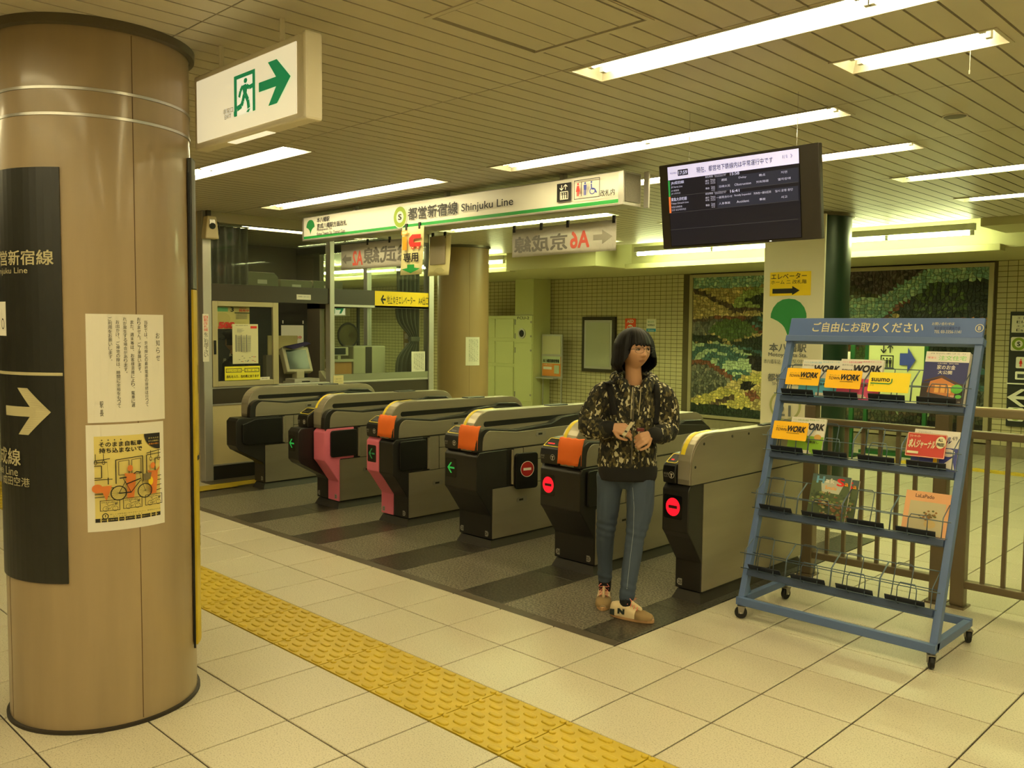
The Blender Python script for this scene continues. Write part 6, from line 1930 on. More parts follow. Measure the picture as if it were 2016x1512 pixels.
# ---- hoodie
hd = MB()
def V3(q): return Vector(q)
limb(hd, [(PV + Vector((-.002, 0, -.012)), .156, .74), (PV + Vector((-.002, 0, .015)), .164, .74), (PV + Vector((0, 0, .08)), .160, .72), (PV + Vector((.0, 0, .16)), .152, .72), (CH + Vector((0, 0, -.02)), .152, .72), (CH + Vector((.0, 0, .07)), .158, .66), (CH + Vector((.005, .01, .118)), .130, .58), (CH + Vector((.01, .03, .145)), .070, .6)], 28, dirx=(1, 0, 0), cap=.05)
limb(hd, list(zip([V3(AL[0]) + Vector((.03, 0, -.005)), V3(AL[0]) + Vector((.0, 0, -.01)), V3(AL[1]), V3(AL[2]), V3(AL[3]), V3(AL[4]) + Vector((-.035, .02, 0))], (.068, .074, .067, .064, .054, .043))))
limb(hd, list(zip([V3(AR[0]) + Vector((-.03, 0, -.005)), V3(AR[0]) + Vector((.0, 0, -.01)), V3(AR[1]), V3(AR[2]), V3(AR[3]), V3(AR[4]) + Vector((.033, .02, 0))], (.066, .070, .062, .058, .050, .042))))
# hood lying round the neck: open V at the front
hood = []
for k in range(15):
    a = math.radians(-50 + 280 * k / 14)
    hood.append((neck0 + Vector((.100 * math.cos(a), .012 + .086 * math.sin(a), .040 + .020 * math.sin(a))), .037 if 2 < k < 12 else .031))
limb(hd, hood, 12)
limb(hd, [(neck0 + Vector((.0, .085, .02)), .050), (neck0 + Vector((.0, .120, -.03)), .065), (neck0 + Vector((0, .115, -.12)), .05)], 12, sq=.9)
for sx in (-1, 1):
    limb(hd, [(neck0 + Vector((sx * .070, -.050, .030)), .033), (neck0 + Vector((sx * .058, -.082, -.015)), .029), (neck0 + Vector((sx * .026, -.100, -.085)), .021), (neck0 + Vector((sx * .012, -.105, -.12)), .014)], 10)
def wrinkle(c, n):
    w = noise.noise(Vector((c.x * 16, c.y * 16, c.z * 9))) * .010 + noise.noise(Vector((c.x * 40, c.y * 40, c.z * 22))) * .004
    return n * w
hoodie = fuse(hd, 'hoodie', CAMO, pw, .0075, 4, wrinkle)
# black ribbed hem and cuffs
hm_ = MB()
def hring(z, r, yo=0):
    return [(PV.x + .002 + r * 1.04 * math.copysign(abs(math.cos(2 * PI * k / 40)) ** .8, math.cos(2 * PI * k / 40)), PV.y + yo + r * .76 * math.copysign(abs(math.sin(2 * PI * k / 40)) ** .8, math.sin(2 * PI * k / 40)), PV.z + z) for k in range(40)]
rows = [hring(-.072, .138), hring(-.078, .148), hring(-.065, .153), hring(-.04, .156), hring(-.015, .157), hring(.004, .150)]
hm_.add([q for r in rows for q in r], [(i * 40 + k, i * 40 + (k + 1) % 40, (i + 1) * 40 + (k + 1) % 40, (i + 1) * 40 + k) for i in range(len(rows) - 1) for k in range(40)])
hem = hm_.build('hem_band', BLKCL, pw, smooth=True)
for A, s_ in ((AL, 1), (AR, -1)):
    c = MB(); w0 = V3(A[4]); d = (V3(A[4]) - V3(A[3])).normalized()
    limb(c, [(w0 - d * .050, .043), (w0 - d * .022, .042), (w0 - d * .004, .035)], 16)
    c.build('cuff', BLKCL, pw, smooth=True)
# jeans
jn = MB()
limb(jn, [(PV + Vector((-.005, .01, -.060)), .118, .74), (PV + Vector((-.005, .005, -.03)), .140, .76), (PV + Vector((0, 0, .02)), .138, .76)], 28, dirx=(1, 0, 0))
limb(jn, list(zip([V3(q) for q in [LB[0]] + LB[1:]], (.080, .064, .053, .046, .040))) , 18)
limb(jn, list(zip([V3(q) for q in [LF[0]] + LF[1:]], (.082, .074, .053, .049, .042))), 18)
def jw(c, n):
    k = max(0, 1 - abs(c.z - .46) / .12) + max(0, 1 - abs(c.z - .16) / .10)
    return n * (math.sin(c.z * 150 + c.x * 40) * .0022 * k + noise.noise(Vector((c.x * 22, c.y * 22, c.z * 10))) * .004)
jeans = fuse(jn, 'jeans', DENIM, pw, .0065, 3, jw)
seam_pts = [(0.0079, -0.1000, 0.7137), (0.0209, -0.1200, 0.6064), (0.0254, -0.1250, 0.4684), (0.0093, -0.1400, 0.3326), (-0.0063, -0.1550, 0.1693)]
sm_ = MB(); sm_.tube(seam_pts, .0016, 6)
so = sm_.build('side_seam', mat('pale_thread', (.50, .54, .58), .8), pw)
sw = so.modifiers.new('w', 'SHRINKWRAP'); sw.target = jeans; sw.offset = .0012
# zip, drawstrings, straps
def strip(name, pts, wd, m, off=.004, th=.004):
    mb = MB(); P = [Vector(q) for q in pts]
    vs = []
    N = 14
    path = []
    for i in range(len(P) - 1):
        for k in range(N):
            path.append(P[i].lerp(P[i + 1], k / N))
    path.append(P[-1])
    for i, q in enumerate(path):
        t = (path[min(i + 1, len(path) - 1)] - path[max(0, i - 1)]).normalized()
        sd = t.cross(Vector((0, -1, 0)))
        sd = sd.normalized() if sd.length > .01 else Vector((1, 0, 0))
        for j in range(4):
            vs.append(q + sd * wd * (j / 3 - .5))
    fs = [(i * 4 + j, i * 4 + j + 1, i * 4 + j + 5, i * 4 + j + 4) for i in range(len(path) - 1) for j in range(3)]
    mb.add([tuple(v) for v in vs], fs)
    o = mb.build(name, m, pw, smooth=True, fix=False)
    sw = o.modifiers.new('w', 'SHRINKWRAP'); sw.target = hoodie; sw.offset = off; sw.wrap_method = 'PROJECT'; sw.use_project_y = True; sw.use_positive_direction = True; sw.use_negative_direction = True; sw.project_limit = .3; sw.cull_face = 'OFF'
    md = o.modifiers.new('s', 'SOLIDIFY'); md.thickness = th; md.offset = 1
    return o
strip('shoulder_strap', [(-0.1147, -0.2000, 1.2933), (-0.0916, -0.2000, 1.1914), (-0.0821, -0.2000, 1.1053)], .034, BLKCL)
strip('shoulder_strap', [(0.1508, -0.2000, 1.2742), (0.1583, -0.2000, 1.1667), (0.1497, -0.2000, 1.0588)], .030, BLKCL)
strip('zip', [(0.0200, -0.2200, 1.2423), (0.0175, -0.2200, 1.0867), (0.0138, -0.2200, 0.8441)], .008, mat('zip_grey', (.35, .33, .27), .5, .4), .002, .002)
for pts in ([(0.0092, -0.1400, 1.2635), (0.0010, -0.1500, 1.1880), (-0.0003, -0.1520, 1.0929)], [(0.0527, -0.1400, 1.2585), (0.0471, -0.1500, 1.1885), (0.0401, -0.1520, 1.1124)]):
    mb = MB(); mb.tube(pts, .0024, 6); mb.build('drawstring', mat('cord_cream', (.62, .58, .46), .8), pw)
# small rucksack carried behind
bp_ = MB(); limb(bp_, [(CH + Vector((.01, .19, .06)), .11, .55), (CH + Vector((.01, .20, -.06)), .13, .55), (CH + Vector((.01, .19, -.20)), .12, .55)], 20, dirx=(1, 0, 0))
fuse(bp_, 'rucksack', BLKCL, pw, .012, 3)
# ---- sneakers
def shoe(pos, yaw, lift=0.0, name='sneaker'):
    e = empty(name, pos, yaw, pw); e.rotation_euler = (0, -lift, yaw)
    def sec(x, hw, z0, z1, n=12, top=.5):
        pts = []
        for k in range(n + 1):
            a = PI * k / n
            pts.append((x, hw * math.cos(a), z0 + (z1 - z0) * math.sin(a) ** top))
        return pts
    S_ = [(-.105, .018, .05), (-.098, .030, .080), (-.07, .036, .088), (-.03, .037, .086), (.01, .040, .078), (.05, .044, .062), (.09, .044, .050), (.12, .036, .042), (.138, .018, .032)]
    TANS = mat('sneaker_suede', (.56, .46, .30), .8); CRM = mat('sneaker_cream', (.84, .76, .60), .7); DGR = mat('sneaker_dark_green', (.06, .12, .10), .7); SOL = mat('sneaker_sole', (.74, .58, .40), .6)
    def loft(rows, nm, m):
        mb = MB(); n = len(rows[0])
        mb.add([p for r in rows for p in r], [(i * n + k, i * n + k + 1, (i + 1) * n + k + 1, (i + 1) * n + k) for i in range(len(rows) - 1) for k in range(n - 1)] + [tuple(range(n)), tuple(range((len(rows) - 1) * n, len(rows) * n))[::-1]])
        return mb.build(nm, m, e, smooth=True)
    loft([sec(x, hw, .018, z1) for x, hw, z1 in S_], 'upper', CRM)
    loft([sec(x, hw + .0015, .018, z1 + .0015) for x, hw, z1 in S_[5:]], 'toe_cap', TANS)
    loft([sec(x, hw + .0015, .018, z1 - .012) for x, hw, z1 in S_[0:3]], 'heel_panel', DGR)
    sole = []
    for k in range(28):
        a = 2 * PI * k / 28
        x = .018 + .128 * math.cos(a); hw = .041 + .007 * math.cos(a)
        sole.append((x, hw * math.sin(a)))
    MB().prism(sole, 'z', .0, .022).build('sole', SOL, e, bev=.005)
    mb = MB(); limb(mb, [((.065, 0, .060), .017), ((.02, 0, .082), .019), ((-.015, 0, .108), .017)], 10, sq=.5); mb.build('tongue', CRM, e, smooth=True)
    LACE = mat('pink_lace', (.86, .50, .44), .8)
    for q in range(4):
        x = .055 - q * .018; z = .068 + q * .0085
        MB().tube([(x, -.026, z - .008), (x - .004, 0, z + .012), (x + .006, .026, z - .008)], .0024, 6).build('lace', LACE, e)
    for s_ in (-1, 1):
        MB().tube([(.0, 0, .104), (.012, s_ * .018, .118), (.03, s_ * .030, .108), (.02, s_ * .014, .102), (.0, 0, .104)], .0024, 6).build('lace_loop', LACE, e)
    for s_ in (-1, 1):
        pl = Pl((-.03, s_ * .0385, .022), (-s_ * 1, 0, 0), (0, -s_ * .10, .9))
        pl.N = Vector((0, s_, 0))
        p = Print(pl, .002, .0008)
        p.rect(-.030, .002, .030, .052, CRM) if False else None
        p.poly([(-.030, .004), (.026, .004), (.030, .050), (-.024, .050)], mat('sneaker_cream', (.84, .76, .60), .7)); p.text('N', -.020, .010, .020, .044, DGR, .06)
        p.done('side_mark', e)
    return e
fb = Vector((-0.0984, 0.1300, 0.0468)); ff = Vector((0.0097, -0.1350, 0.0341))
shoe((fb.x, fb.y, 0), math.radians(-98))
shoe((ff.x, ff.y, 0), math.radians(-30))
for L, nm in ((LB, 0), (LF, 1)):
    mb = MB(); a = V3(L[4]); limb(mb, [(a + Vector((0, 0, .03)), .038), (a + Vector((0, 0, -.03)), .036), (Vector((a.x, a.y, .07)), .033)], 14); mb.build('sock', mat('navy_sock', (.06, .07, .10), .9), pw, smooth=True)
# ---- what the hands hold (things of their own)
RZ = Matrix.Rotation(math.radians(44.61), 4, 'Z')
def toworld(v): return Matrix.Translation((-.3015, 1.268, 0)) @ RZ @ Vector(v)
a = Vector((-0.0581, -0.2350, 1.0180)); b = Vector((0.0018, -0.2150, 1.1022))
u = (b - a); L_ = u.length; u.normalize(); sd = Vector((.35, -.15, .3)); sd = (sd - u * sd.dot(u)).normalized()
t = thing('travel_card', 'thin pale card pinched in the walking person\'s raised hand', 'card', tuple(toworld(a)), math.radians(44.61))
nn = u.cross(sd).normalized()
mb = MB(); c = [Vector((0, 0, 0)), u * .086, u * .086 + sd * .030, sd * .030]
mb.add([tuple(p_) for p_ in c] + [tuple(p_ + nn * .0012) for p_ in c], [(0, 1, 2, 3), (7, 6, 5, 4), (0, 4, 5, 1), (1, 5, 6, 2), (2, 6, 7, 3), (3, 7, 4, 0)])
mb.build('card', mat('card_cream', (.74, .70, .56), .5), t)
mb = MB(); mb.add([tuple(u * .02 + sd * .004 - nn * .0006), tuple(u * .03 + sd * .004 - nn * .0006), tuple(u * .03 + sd * .026 - nn * .0006), tuple(u * .02 + sd * .026 - nn * .0006)], [(0, 1, 2, 3)]); mb.build('stripe', DKGREY, t)
q = Vector((0.0430, -0.2150, 1.0434))
t = thing('red_case', 'small dark red case in the walking person\'s closed hand', 'case', tuple(toworld(q)), math.radians(44.61))
MB().box(-.020, .020, -.010, .010, -.009, .009).build('case', mat('case_red', (.35, .05, .05), .4), t, bev=.005)
MB().box(.018, .024, -.004, .004, -.003, .003).build('clasp', GBLACK, t)

# ================================================================== STATION OFFICE (glazed booth)
XO = -5.72
OFW = mat('office_cream_panel', (.78, .72, .55), .5); OFD = mat('office_dark_band', (.20, .17, .12), .45); OFB = mat('office_base', (.10, .085, .06), .5); OFI = mat('office_inner_wall', (.52, .49, .42), .7)
ow = struct('wall_office', 'glazed station office front with dark band and cream lower panel', 'office wall')
MB().box(XO - .08, XO, 1.50, 4.45, .15, .78).build('lower_panel', OFW, ow)
MB().box(XO - .085, XO + .008, 1.50, 4.45, .775, .932).build('dark_band', OFD, ow)
MB().box(XO - .002, XO + .010, 1.50, 4.45, .145, .160).build('panel_trim', ALU, ow)
MB().box(XO - .002, XO + .010, 1.50, 4.45, .762, .776).build('panel_trim', ALU, ow)
MB().box(XO - .085, XO + .004, 1.50, 4.45, 0.0, .146).build('base_board', OFB, ow)
MB().box(XO - .085, XO + .012, 1.53, 4.37, 1.82, 1.99).build('header', OFD, ow)
MB().box(XO - .10, XO + .016, 1.53, 4.40, .930, .952).build('sill', ALU, ow, bev=.003)
MB().box(XO - .07, XO + .01, 1.53, 4.40, 2.60, 2.70).build('top_frame', mat('office_top_frame', (.62, .57, .44), .5), ow)
# posts
MB().box(XO - .08, XO + .03, 1.455, 1.545, 0, 2.70).build('corner_post', ALU, ow, bev=.006)
MB().box(XO - .06, XO + .03, 2.935, 2.995, .78, 2.70).build('mullion', ALU, ow, bev=.004)
MB().box(XO - .08, XO + .03, 4.365, 4.445, 0, 2.70).build('corner_post', ALU, ow, bev=.006)
MB().box(XO - .02, XO + .014, 2.995, 4.365, 1.792, 1.818).build('window_rail', ALU, ow)
MB().box(XO - .03, XO + .014, 2.995, 4.365, .952, 1.03).build('window_bottom_rail', mat('rail_grey_green', (.50, .51, .42), .5), ow)
# glass
for y0, y1, z0, z1 in ((2.995, 4.365, 1.03, 1.80), (1.545, 2.935, 1.99, 2.60), (2.995, 4.365, 1.99, 2.60)):
    MB().box(XO - .012, XO - .006, y0, y1, z0, z1).build('glass_pane', GLASS, ow)
# sliding window
sw_ = struct('window_1', 'aluminium sliding window of the station office, pasted with notices', 'window')
for b in ((1.548, 1.605, .952, 1.815), (2.225, 2.290, .952, 1.815), (1.605, 2.225, 1.765, 1.815), (1.605, 2.225, .952, 1.005)):
    MB().box(XO + .002, XO + .034, *b).build('sash', mat('sash_aluminium', (.70, .66, .52), .4, .4), sw_, bev=.003)
MB().box(XO + .012, XO + .018, 1.605, 2.225, 1.005, 1.765).build('glass_pane', GLASS, sw_)
MB().box(XO + .033, XO + .042, 1.56, 1.583, 1.28, 1.42).build('pull_handle', GBLACK, sw_)
# side walls and inner room
MB().box(-8.70, XO - .08, 1.46, 1.54, 0, 2.70).build('front_return', OFW, ow)
MB().box(-8.70, XO - .08, 4.37, 4.44, 0, .93).build('far_return', OFI, ow)
MB().box(-8.70, XO - .08, 4.37, 4.44, 1.82, 1.99).build('far_header', OFD, ow)
MB().box(-8.70, XO - .08, 4.37, 4.44, 2.58, 2.70).build('far_header', OFD, ow)
MB().box(-7.05, -6.97, 4.37, 4.44, .93, 2.6).build('far_mullion', ALU, ow)
MB().box(-8.70, -8.1, 4.37, 4.44, .93, 2.6).build('far_wall', OFI, ow)
for z0, z1 in ((.93, 1.82), (1.99, 2.58)):
    MB().box(-8.1, -7.05, 4.40, 4.406, z0, z1).build('glass_pane', GLASS, ow); MB().box(-6.97, XO - .08, 4.40, 4.406, z0, z1).build('glass_pane', GLASS, ow)
MB().box(-8.78, -8.70, 1.46, 4.44, 0, 2.70).build('inner_wall', OFI, ow)
MB().box(-8.70, -8.66, 3.0, 4.2, 0, 2.1).build('inner_door', OFB, ow)
MB().box(-8.7, XO - .08, 1.54, 4.37, -.006, .0).build('office_floor', OFB, ow)
# counter behind the window
t = thing('office_counter', 'grey counter inside the office below the windows', 'counter', (0, 0, 0))
MB().box(-6.55, XO - .09, 1.56, 4.30, .86, .90).build('top', mat('counter_grey', (.60, .58, .50), .5), t, bev=.004)
MB().box(-6.50, -6.46, 1.58, 4.28, 0, .86).build('front', OFD, t)
for y in (1.6, 2.95, 4.2):
    MB().box(-6.46, XO - .12, y, y + .03, 0, .86).build('support', OFD, t)
PX = Pl
def onX(x): return Pl((x, 0, 0), (0, 1, 0), (0, 0, 1))
def pasted(name, label, cat, x, box, m, draw=None, th=.0015, group=None):
    y0, z0, y1, z1 = box
    t = thing(name, label, cat, (x, y0, z0), 0, group)
    w_, h_ = y1 - y0, z1 - z0
    sheet('paper', Pl((0, 0, 0), (0, 1, 0), (0, 0, 1)), 0, 0, w_, h_, m, th, t)
    if draw:
        p = Print(Pl((th, 0, 0), (0, 1, 0), (0, 0, 1)), .0008, .0005); draw(p, w_, h_); p.done('lettering', t)
    return t
YEL2 = mat('lime_yellow_sheet', (.92, .88, .18), .6)
def d_lift(p, w, h):
    p.frame(.03 * w, .56 * h, .47 * w, .86 * h, .006, DKGREY, .006); p.text('エレベーター', .06 * w, .62 * h, .44 * w, .78 * h, BLACK); p.text('・', .49 * w, .66 * h, .52 * w, .72 * h, BLACK); p.frame(.55 * w, .56 * h, .97 * w, .86 * h, .006, DKGREY, .006); p.text('ト イ レ', .62 * w, .62 * h, .90 * w, .78 * h, BLACK)
    p.text('改札を入り、右の奥にあります', .04 * w, .16 * h, .96 * w, .38 * h, BLACK, .01)
pasted('yellow_notice', 'lime yellow notice about lift and toilet low on the sliding window', 'notice', XO + .020, (1.6810, 1.0115, 2.0763, 1.1530), YEL2, d_lift)
pasted('white_sticker', 'small white sticker at the lower corner of the sliding window', 'sticker', XO + .020, (2.0756, 0.9862, 2.1881, 1.0344), PAPER, lambda p, w, h: (p.text('電話でのお問い', .2 * w, .55 * h, .8 * w, .8 * h, BLACK), p.text('ご案内いたします', .1 * w, .15 * h, .9 * w, .4 * h, BLACK)))
def d_tt(p, w, h):
    p.text('都営 路線図 運賃表', .12 * w, .955 * h, .6 * w, .975 * h, DKGREY); p.rect(.70 * w, .89 * h, .95 * w, .95 * h, REDP)
    for k in range(3):
        x = .13 + .19 * k
        p.line([(x * w, .30 * h), (x * w, .73 * h)], .010, MIDGREY)
        for j in range(18):
            p.rect((x + .03) * w, (.31 + .023 * j) * h, (x + .155) * w, (.318 + .023 * j) * h, MIDGREY)
    for k in range(5):
        p.rect(.12 * w, (.80 + .018 * k) * h, (.30 + .05 * (k % 3)) * w, (.806 + .018 * k) * h, MIDGREY)
    rr = random.Random(4)
    for k in range(16):
        x, y = rr.uniform(.12, .85), rr.uniform(.04, .20); p.rect(x * w, y * h, (x + .06) * w, (y + .012) * h, REDP if k % 4 == 0 else MIDGREY)
pasted('timetable_sheet', 'white sheet of route and fare columns on the sliding window', 'sheet', XO + .0215, (1.7679, 1.1784, 2.0560, 1.5867), mat('sheet_cream', (.84, .82, .66), .7), d_tt)
def d_500(p, w, h):
    p.rect(0, .86 * h, w, h, mat('poster_dark_green', (.10, .24, .16), .6)); p.text('ワンデーパス', .34 * w, .885 * h, .78 * w, .955 * h, HT); p.rect(.0, .66 * h, .32 * w, .82 * h, mat('poster_mint2', (.45, .74, .52), .6)); p.text('3', .40 * w, .66 * h, .50 * w, .83 * h, BLACK, .02); p.text('発売中', .66 * w, .66 * h, .98 * w, .76 * h, REDP, .02); p.text('期間限定', .68 * w, .78 * h, .9 * w, .82 * h, REDP)
    p.rect(.52 * w, .60 * h, w, .635 * h, mat('poster_dark_green', (.10, .24, .16), .6)); p.ell(.15 * w, .40 * h, .24 * w, .22 * h, mat('poster_sand', (.78, .70, .44), .6))
    for k in range(4): p.rect(.56 * w, (.40 + .05 * k) * h, .92 * w, (.415 + .05 * k) * h, MIDGREY)
    p.text('500', .0, .02 * h, .50 * w, .27 * h, REDP, .06, shear=.15)
pasted('day_pass_poster', 'poster with a big red 500 and green top behind the sliding window', 'poster', XO - .03, (1.6344, 1.5336, 1.9882, 1.8036), mat('poster_cream', (.84, .76, .50), .7), d_500)
pasted('yellow_sign', 'long yellow sign with left arrow on the dark band of the office', 'sign', XO + .0125, (3.5599, 1.7933, 4.3802, 1.9866), YELP,
       lambda p, w, h: (p.poly([(.10 * w, .5 * h), (.145 * w, .80 * h), (.16 * w, .72 * h), (.135 * w, .56 * h), (.19 * w, .56 * h), (.19 * w, .44 * h), (.135 * w, .44 * h), (.16 * w, .28 * h), (.145 * w, .2 * h)], BLACK), p.text('地上ゆきエレベーター', .21 * w, .24 * h, .73 * w, .76 * h, BLACK), p.text('A4出口', .79 * w, .24 * h, .98 * w, .76 * h, BLACK)))
pasted('white_sticker', 'narrow white sticker on the dark band above the office opening', 'sticker', XO + .0125, (2.5234, 1.8571, 2.7007, 1.9120), PAPER, lambda p, w, h: p.text('安全確認にご協力ください', .1 * w, .45 * h, .9 * w, .75 * h, DKGREY))
t = pasted('vertical_sign', 'narrow white strip with red and black vertical writing on the office post', 'sign', XO + .0305, (1.4457, 1.2089, 1.5096, 1.6835), PAPER, lambda p, w, h: (p.vtext('自動改札機', w * .52, h * .97, w * .72, h * .94 / 14, REDP, .015), p.vtext('をご利用下さい', w * .52, h * .97 - 5 * h * .94 / 14 * 1.06, w * .72, h * .94 / 14 * 1.1, BLACK, .01)))
def d_cols(p, w, h):
    for k in range(6):
        p.vtext('駅係員の案内にご協力をお願いします'[k:k + 13], w * (.85 - .13 * k), h * .92, w * .08, h * .055, INK, 0)
pasted('paper_notice', 'small white notice in vertical writing at the curtain corner of office glass', 'notice', XO - .005, (4.1179, 0.9884, 4.3292, 1.2740), PAPER, d_cols, group='small white notices')
pasted('paper_notice', 'small cream card at the foot of the office mullion', 'notice', XO + .031, (2.9731, 0.9186, 3.1086, 1.0216), mat('card_cream2', (.82, .76, .56), .7), lambda p, w, h: (p.text('ご案内中', .1 * w, .55 * h, .8 * w, .68 * h, MIDGREY), p.text('お待ちください', .15 * w, .3 * h, .9 * w, .42 * h, MIDGREY)))
# notice on the rear pillar
t = thing('paper_notice', 'white notice in vertical writing pasted on the round column behind the gates', 'notice', (-6.60, 5.75, 0), 0, 'small white notices')
c2 = Cyl((0, 0), .36)
sheet('paper', c2, -36, 1.05, -3, 1.44, PAPER, .003, t, n=6)
p = Print(Cyl((0, 0), .3632), .001)
for k in range(6):
    p.vtext('係員不在時はインターホンをご利用ください'[k:k + 14], -8 - 4 * k, 1.41, 2.2, .022, INK, 0)
p.done('lettering', t)
# security camera on the corner post
t = thing('security_camera', 'small white camera box with cable on top of the office corner post', 'camera', (XO + .05, 1.50, 2.42))
MB().prism([(-.07, 0), (.075, 0), (.05, .22), (-.045, .22)], 'x', 0, .10).build('housing', mat('camera_cream', (.80, .74, .58), .5), t, bev=.012)
MB().cyl((.09, 0, .125), (.115, 0, .120), .03, 14).build('lens', GBLACK, t)
MB().box(.095, .108, -.028, .028, .135, .185).build('lens_hood', ALU, t)
MB().tube([(.02, .06, .19), (.03, .10, .17), (.02, .12, .08), (.0, .09, .0)], .006, 6).build('cable', GBLACK, t)
MB().box(.0, .04, -.02, .02, .22, .28).build('bracket', FRD, t)
# ---- things inside
GRYB = mat('office_box_grey', (.56, .55, .44), .6); MACH = mat('machine_beige', (.72, .70, .58), .5)
for i, (y0, y1, h, lab) in enumerate(((1.90, 2.33, .19, 'tall pale folder box at the curtain end of the office shelf'), (2.36, 2.77, .185, 'tall pale folder box, second on the office shelf'), (2.80, 3.22, .115, 'low pale box beside the tall ones on the office shelf'), (3.24, 3.66, .12, 'low pale box at the mullion end of the office shelf'))):
    t = thing('storage_box', lab, 'box', (-6.60, (y0 + y1) / 2, 1.995), 0, 'boxes on the office shelf')
    hw = (y1 - y0) / 2
    MB().prism([(-hw, 0), (hw, 0), (hw, h * .72), (hw - .05, h), (-hw, h)] if i < 2 else [(-hw, 0), (hw, 0), (hw, h), (-hw, h)], 'x', -.10, .10).build('case', GRYB, t, bev=.004)
    MB().box(.1, .104, -.06, .06, h * .3, h * .55).build('label_holder', PAPER, t)
t = thing('office_shelf', 'dark shelf carrying boxes behind the office header', 'shelf', (0, 0, 0))
MB().box(-6.85, -6.30, 1.60, 4.2, 1.96, 1.99).build('board', OFD, t)
for y in (1.65, 2.9, 4.1):
    MB().box(-6.83, -6.80, y, y + .03, .0, 1.96).build('upright', OFD, t)
# curtains
CUR = mat('curtain_grey', (.36, .36, .31), .9)
def curtain(label, x, y0, y1, z0, z1, tie=None):
    t = thing('curtain', label, 'curtain', (x, y0, z0))
    mb = MB(); N, K = 40, 14
    for k in range(K + 1):
        z = (z1 - z0) * k / K
        if tie is not None:
            q = z / (z1 - z0); f = 1 - .62 * math.exp(-((q - tie) / .18) ** 2)
        else:
            f = 1.0
        for i in range(N + 1):
            u = i / N
            yy = (y1 - y0) * (1 - (1 - u) * f)
            mb.v.append((.030 * math.sin(u * 34) * (.5 + .5 * f), yy, z))
    mb.f = [(k * (N + 1) + i, k * (N + 1) + i + 1, (k + 1) * (N + 1) + i + 1, (k + 1) * (N + 1) + i) for k in range(K) for i in range(N)]; mb.m = [0] * len(mb.f)
    o = mb.build('cloth', CUR, t, smooth=True, fix=False)
    MB().cyl((0, -.02, z1 - z0 + .01), (0, y1 - y0 + .02, z1 - z0 + .01), .008, 8).build('curtain_rod', ALU, t)
    if tie is not None:
        z = (z1 - z0) * tie
        MB().box(-.035, .035, (y1 - y0) * .60, (y1 - y0) * 1.0, z - .03, z + .03).build('tie_band', CUR, t, bev=.012)
        MB().cyl((0, y1 - y0, z), (0, y1 - y0 + .03, z + .02), .008, 8).build('hook', CHROME, t)
curtain('grey curtain tied back at the column end of the office window', XO - .12, 3.96, 4.32, .96, 1.80, .55)
curtain('grey curtain hanging in the upper office pane next to the corner post', XO - .12, 1.58, 2.02, 2.0, 2.58)
curtain('grey curtain drawn to the side in the upper pane near the round column', XO - .12, 3.98, 4.32, 2.0, 2.58)
# ticket terminal
t = thing('ticket_terminal', 'beige office terminal with tilted dark screen on the counter', 'terminal', (-6.10, 2.78, .90), math.radians(0))
MB().box(-.10, .12, -.14, .14, 0, .05).build('base', MACH, t, bev=.006)
MB().box(-.05, .05, -.05, .05, .05, .16).build('neck', MACH, t, bev=.006)
TM_ = Matrix.Translation((.03, 0, .15)) @ Matrix.Rotation(math.radians(-22), 4, 'Y')
MB().box(-.06, .02, -.17, .17, 0, .30, M=TM_).build('monitor', MACH, t, bev=.010)
MB().box(.018, .024, -.13, .13, .03, .26, M=TM_).build('screen', mat('dull_green_screen', (.16, .22, .17), .25), t)
MB().prism([(-.17, .28), (.12, .33), (.17, .31), (-.05, .25)], 'x', -.03, .02, M=Matrix.Translation((-.02, 0, .16))).build('purple_cloth', mat('purple_cloth', (.18, .14, .32), .8), t)
t = thing('paper_file', 'pale map file standing behind the office terminal', 'file', (-6.35, 2.70, .90))
MB().box(-.04, .04, -.20, .18, 0, .34).build('case', mat('file_grey', (.50, .48, .42), .6), t); MB().box(-.01, .01, -.16, .22, .28, .56).build('map_sheet', mat('map_cream', (.74, .68, .48), .7), t)
t = thing('ticket_printer', 'low white printer with dark slot on the counter by the mullion', 'printer', (-5.98, 2.74, .90))
MB().box(-.10, .10, -.14, .18, 0, .085).build('body', mat('printer_white', (.72, .71, .64), .5), t, bev=.006); MB().box(.098, .104, -.05, .05, .02, .06).build('slot', GBLACK, t)
t = thing('fare_adjuster', 'tall beige machine with dark vertical slot inside the office window', 'machine', (-6.10, 3.68, .90))
MB().box(-.16, .14, -.245, .225, 0, .44).build('body', MACH, t, bev=.012); MB().box(.138, .145, -.07, .02, .01, .43).build('dark_slot', OFD, t)
t = thing('card_display', 'small tilted card reader display beside the beige machine', 'display', (-6.00, 3.26, .90))
MB().box(-.08, .06, -.13, .14, 0, .26).build('stand', mat('orange_box', (.70, .50, .26), .6), t, bev=.006); MB().box(-.08, .08, -.14, .15, .26, .29).build('tray', MACH, t); MB().box(-.02, .02, -.10, .12, .33, .43).build('head', MACH, t, bev=.006); MB().box(.018, .024, -.09, .08, .345, .42).build('screen', GBLACK, t); MB().box(-.02, .01, -.02, .02, .29, .33).build('neck', MACH, t)
t = thing('office_phone', 'beige desk telephone behind the mullion', 'telephone', (-5.95, 3.06, .90))
MB().prism([(-.09, 0), (.10, 0), (.10, .04), (-.06, .16), (-.09, .16)], 'y', -.05, .10).build('body', MACH, t, bev=.006); MB().tube([(-.06, .02, .17), (.0, .02, .16), (.07, .02, .10)], .018, 8).build('handset', MACH, t)
t = thing('round_mirror', 'round mirror on a bracket above the beige machine', 'mirror', (-6.20, 3.52, 1.345), 0)
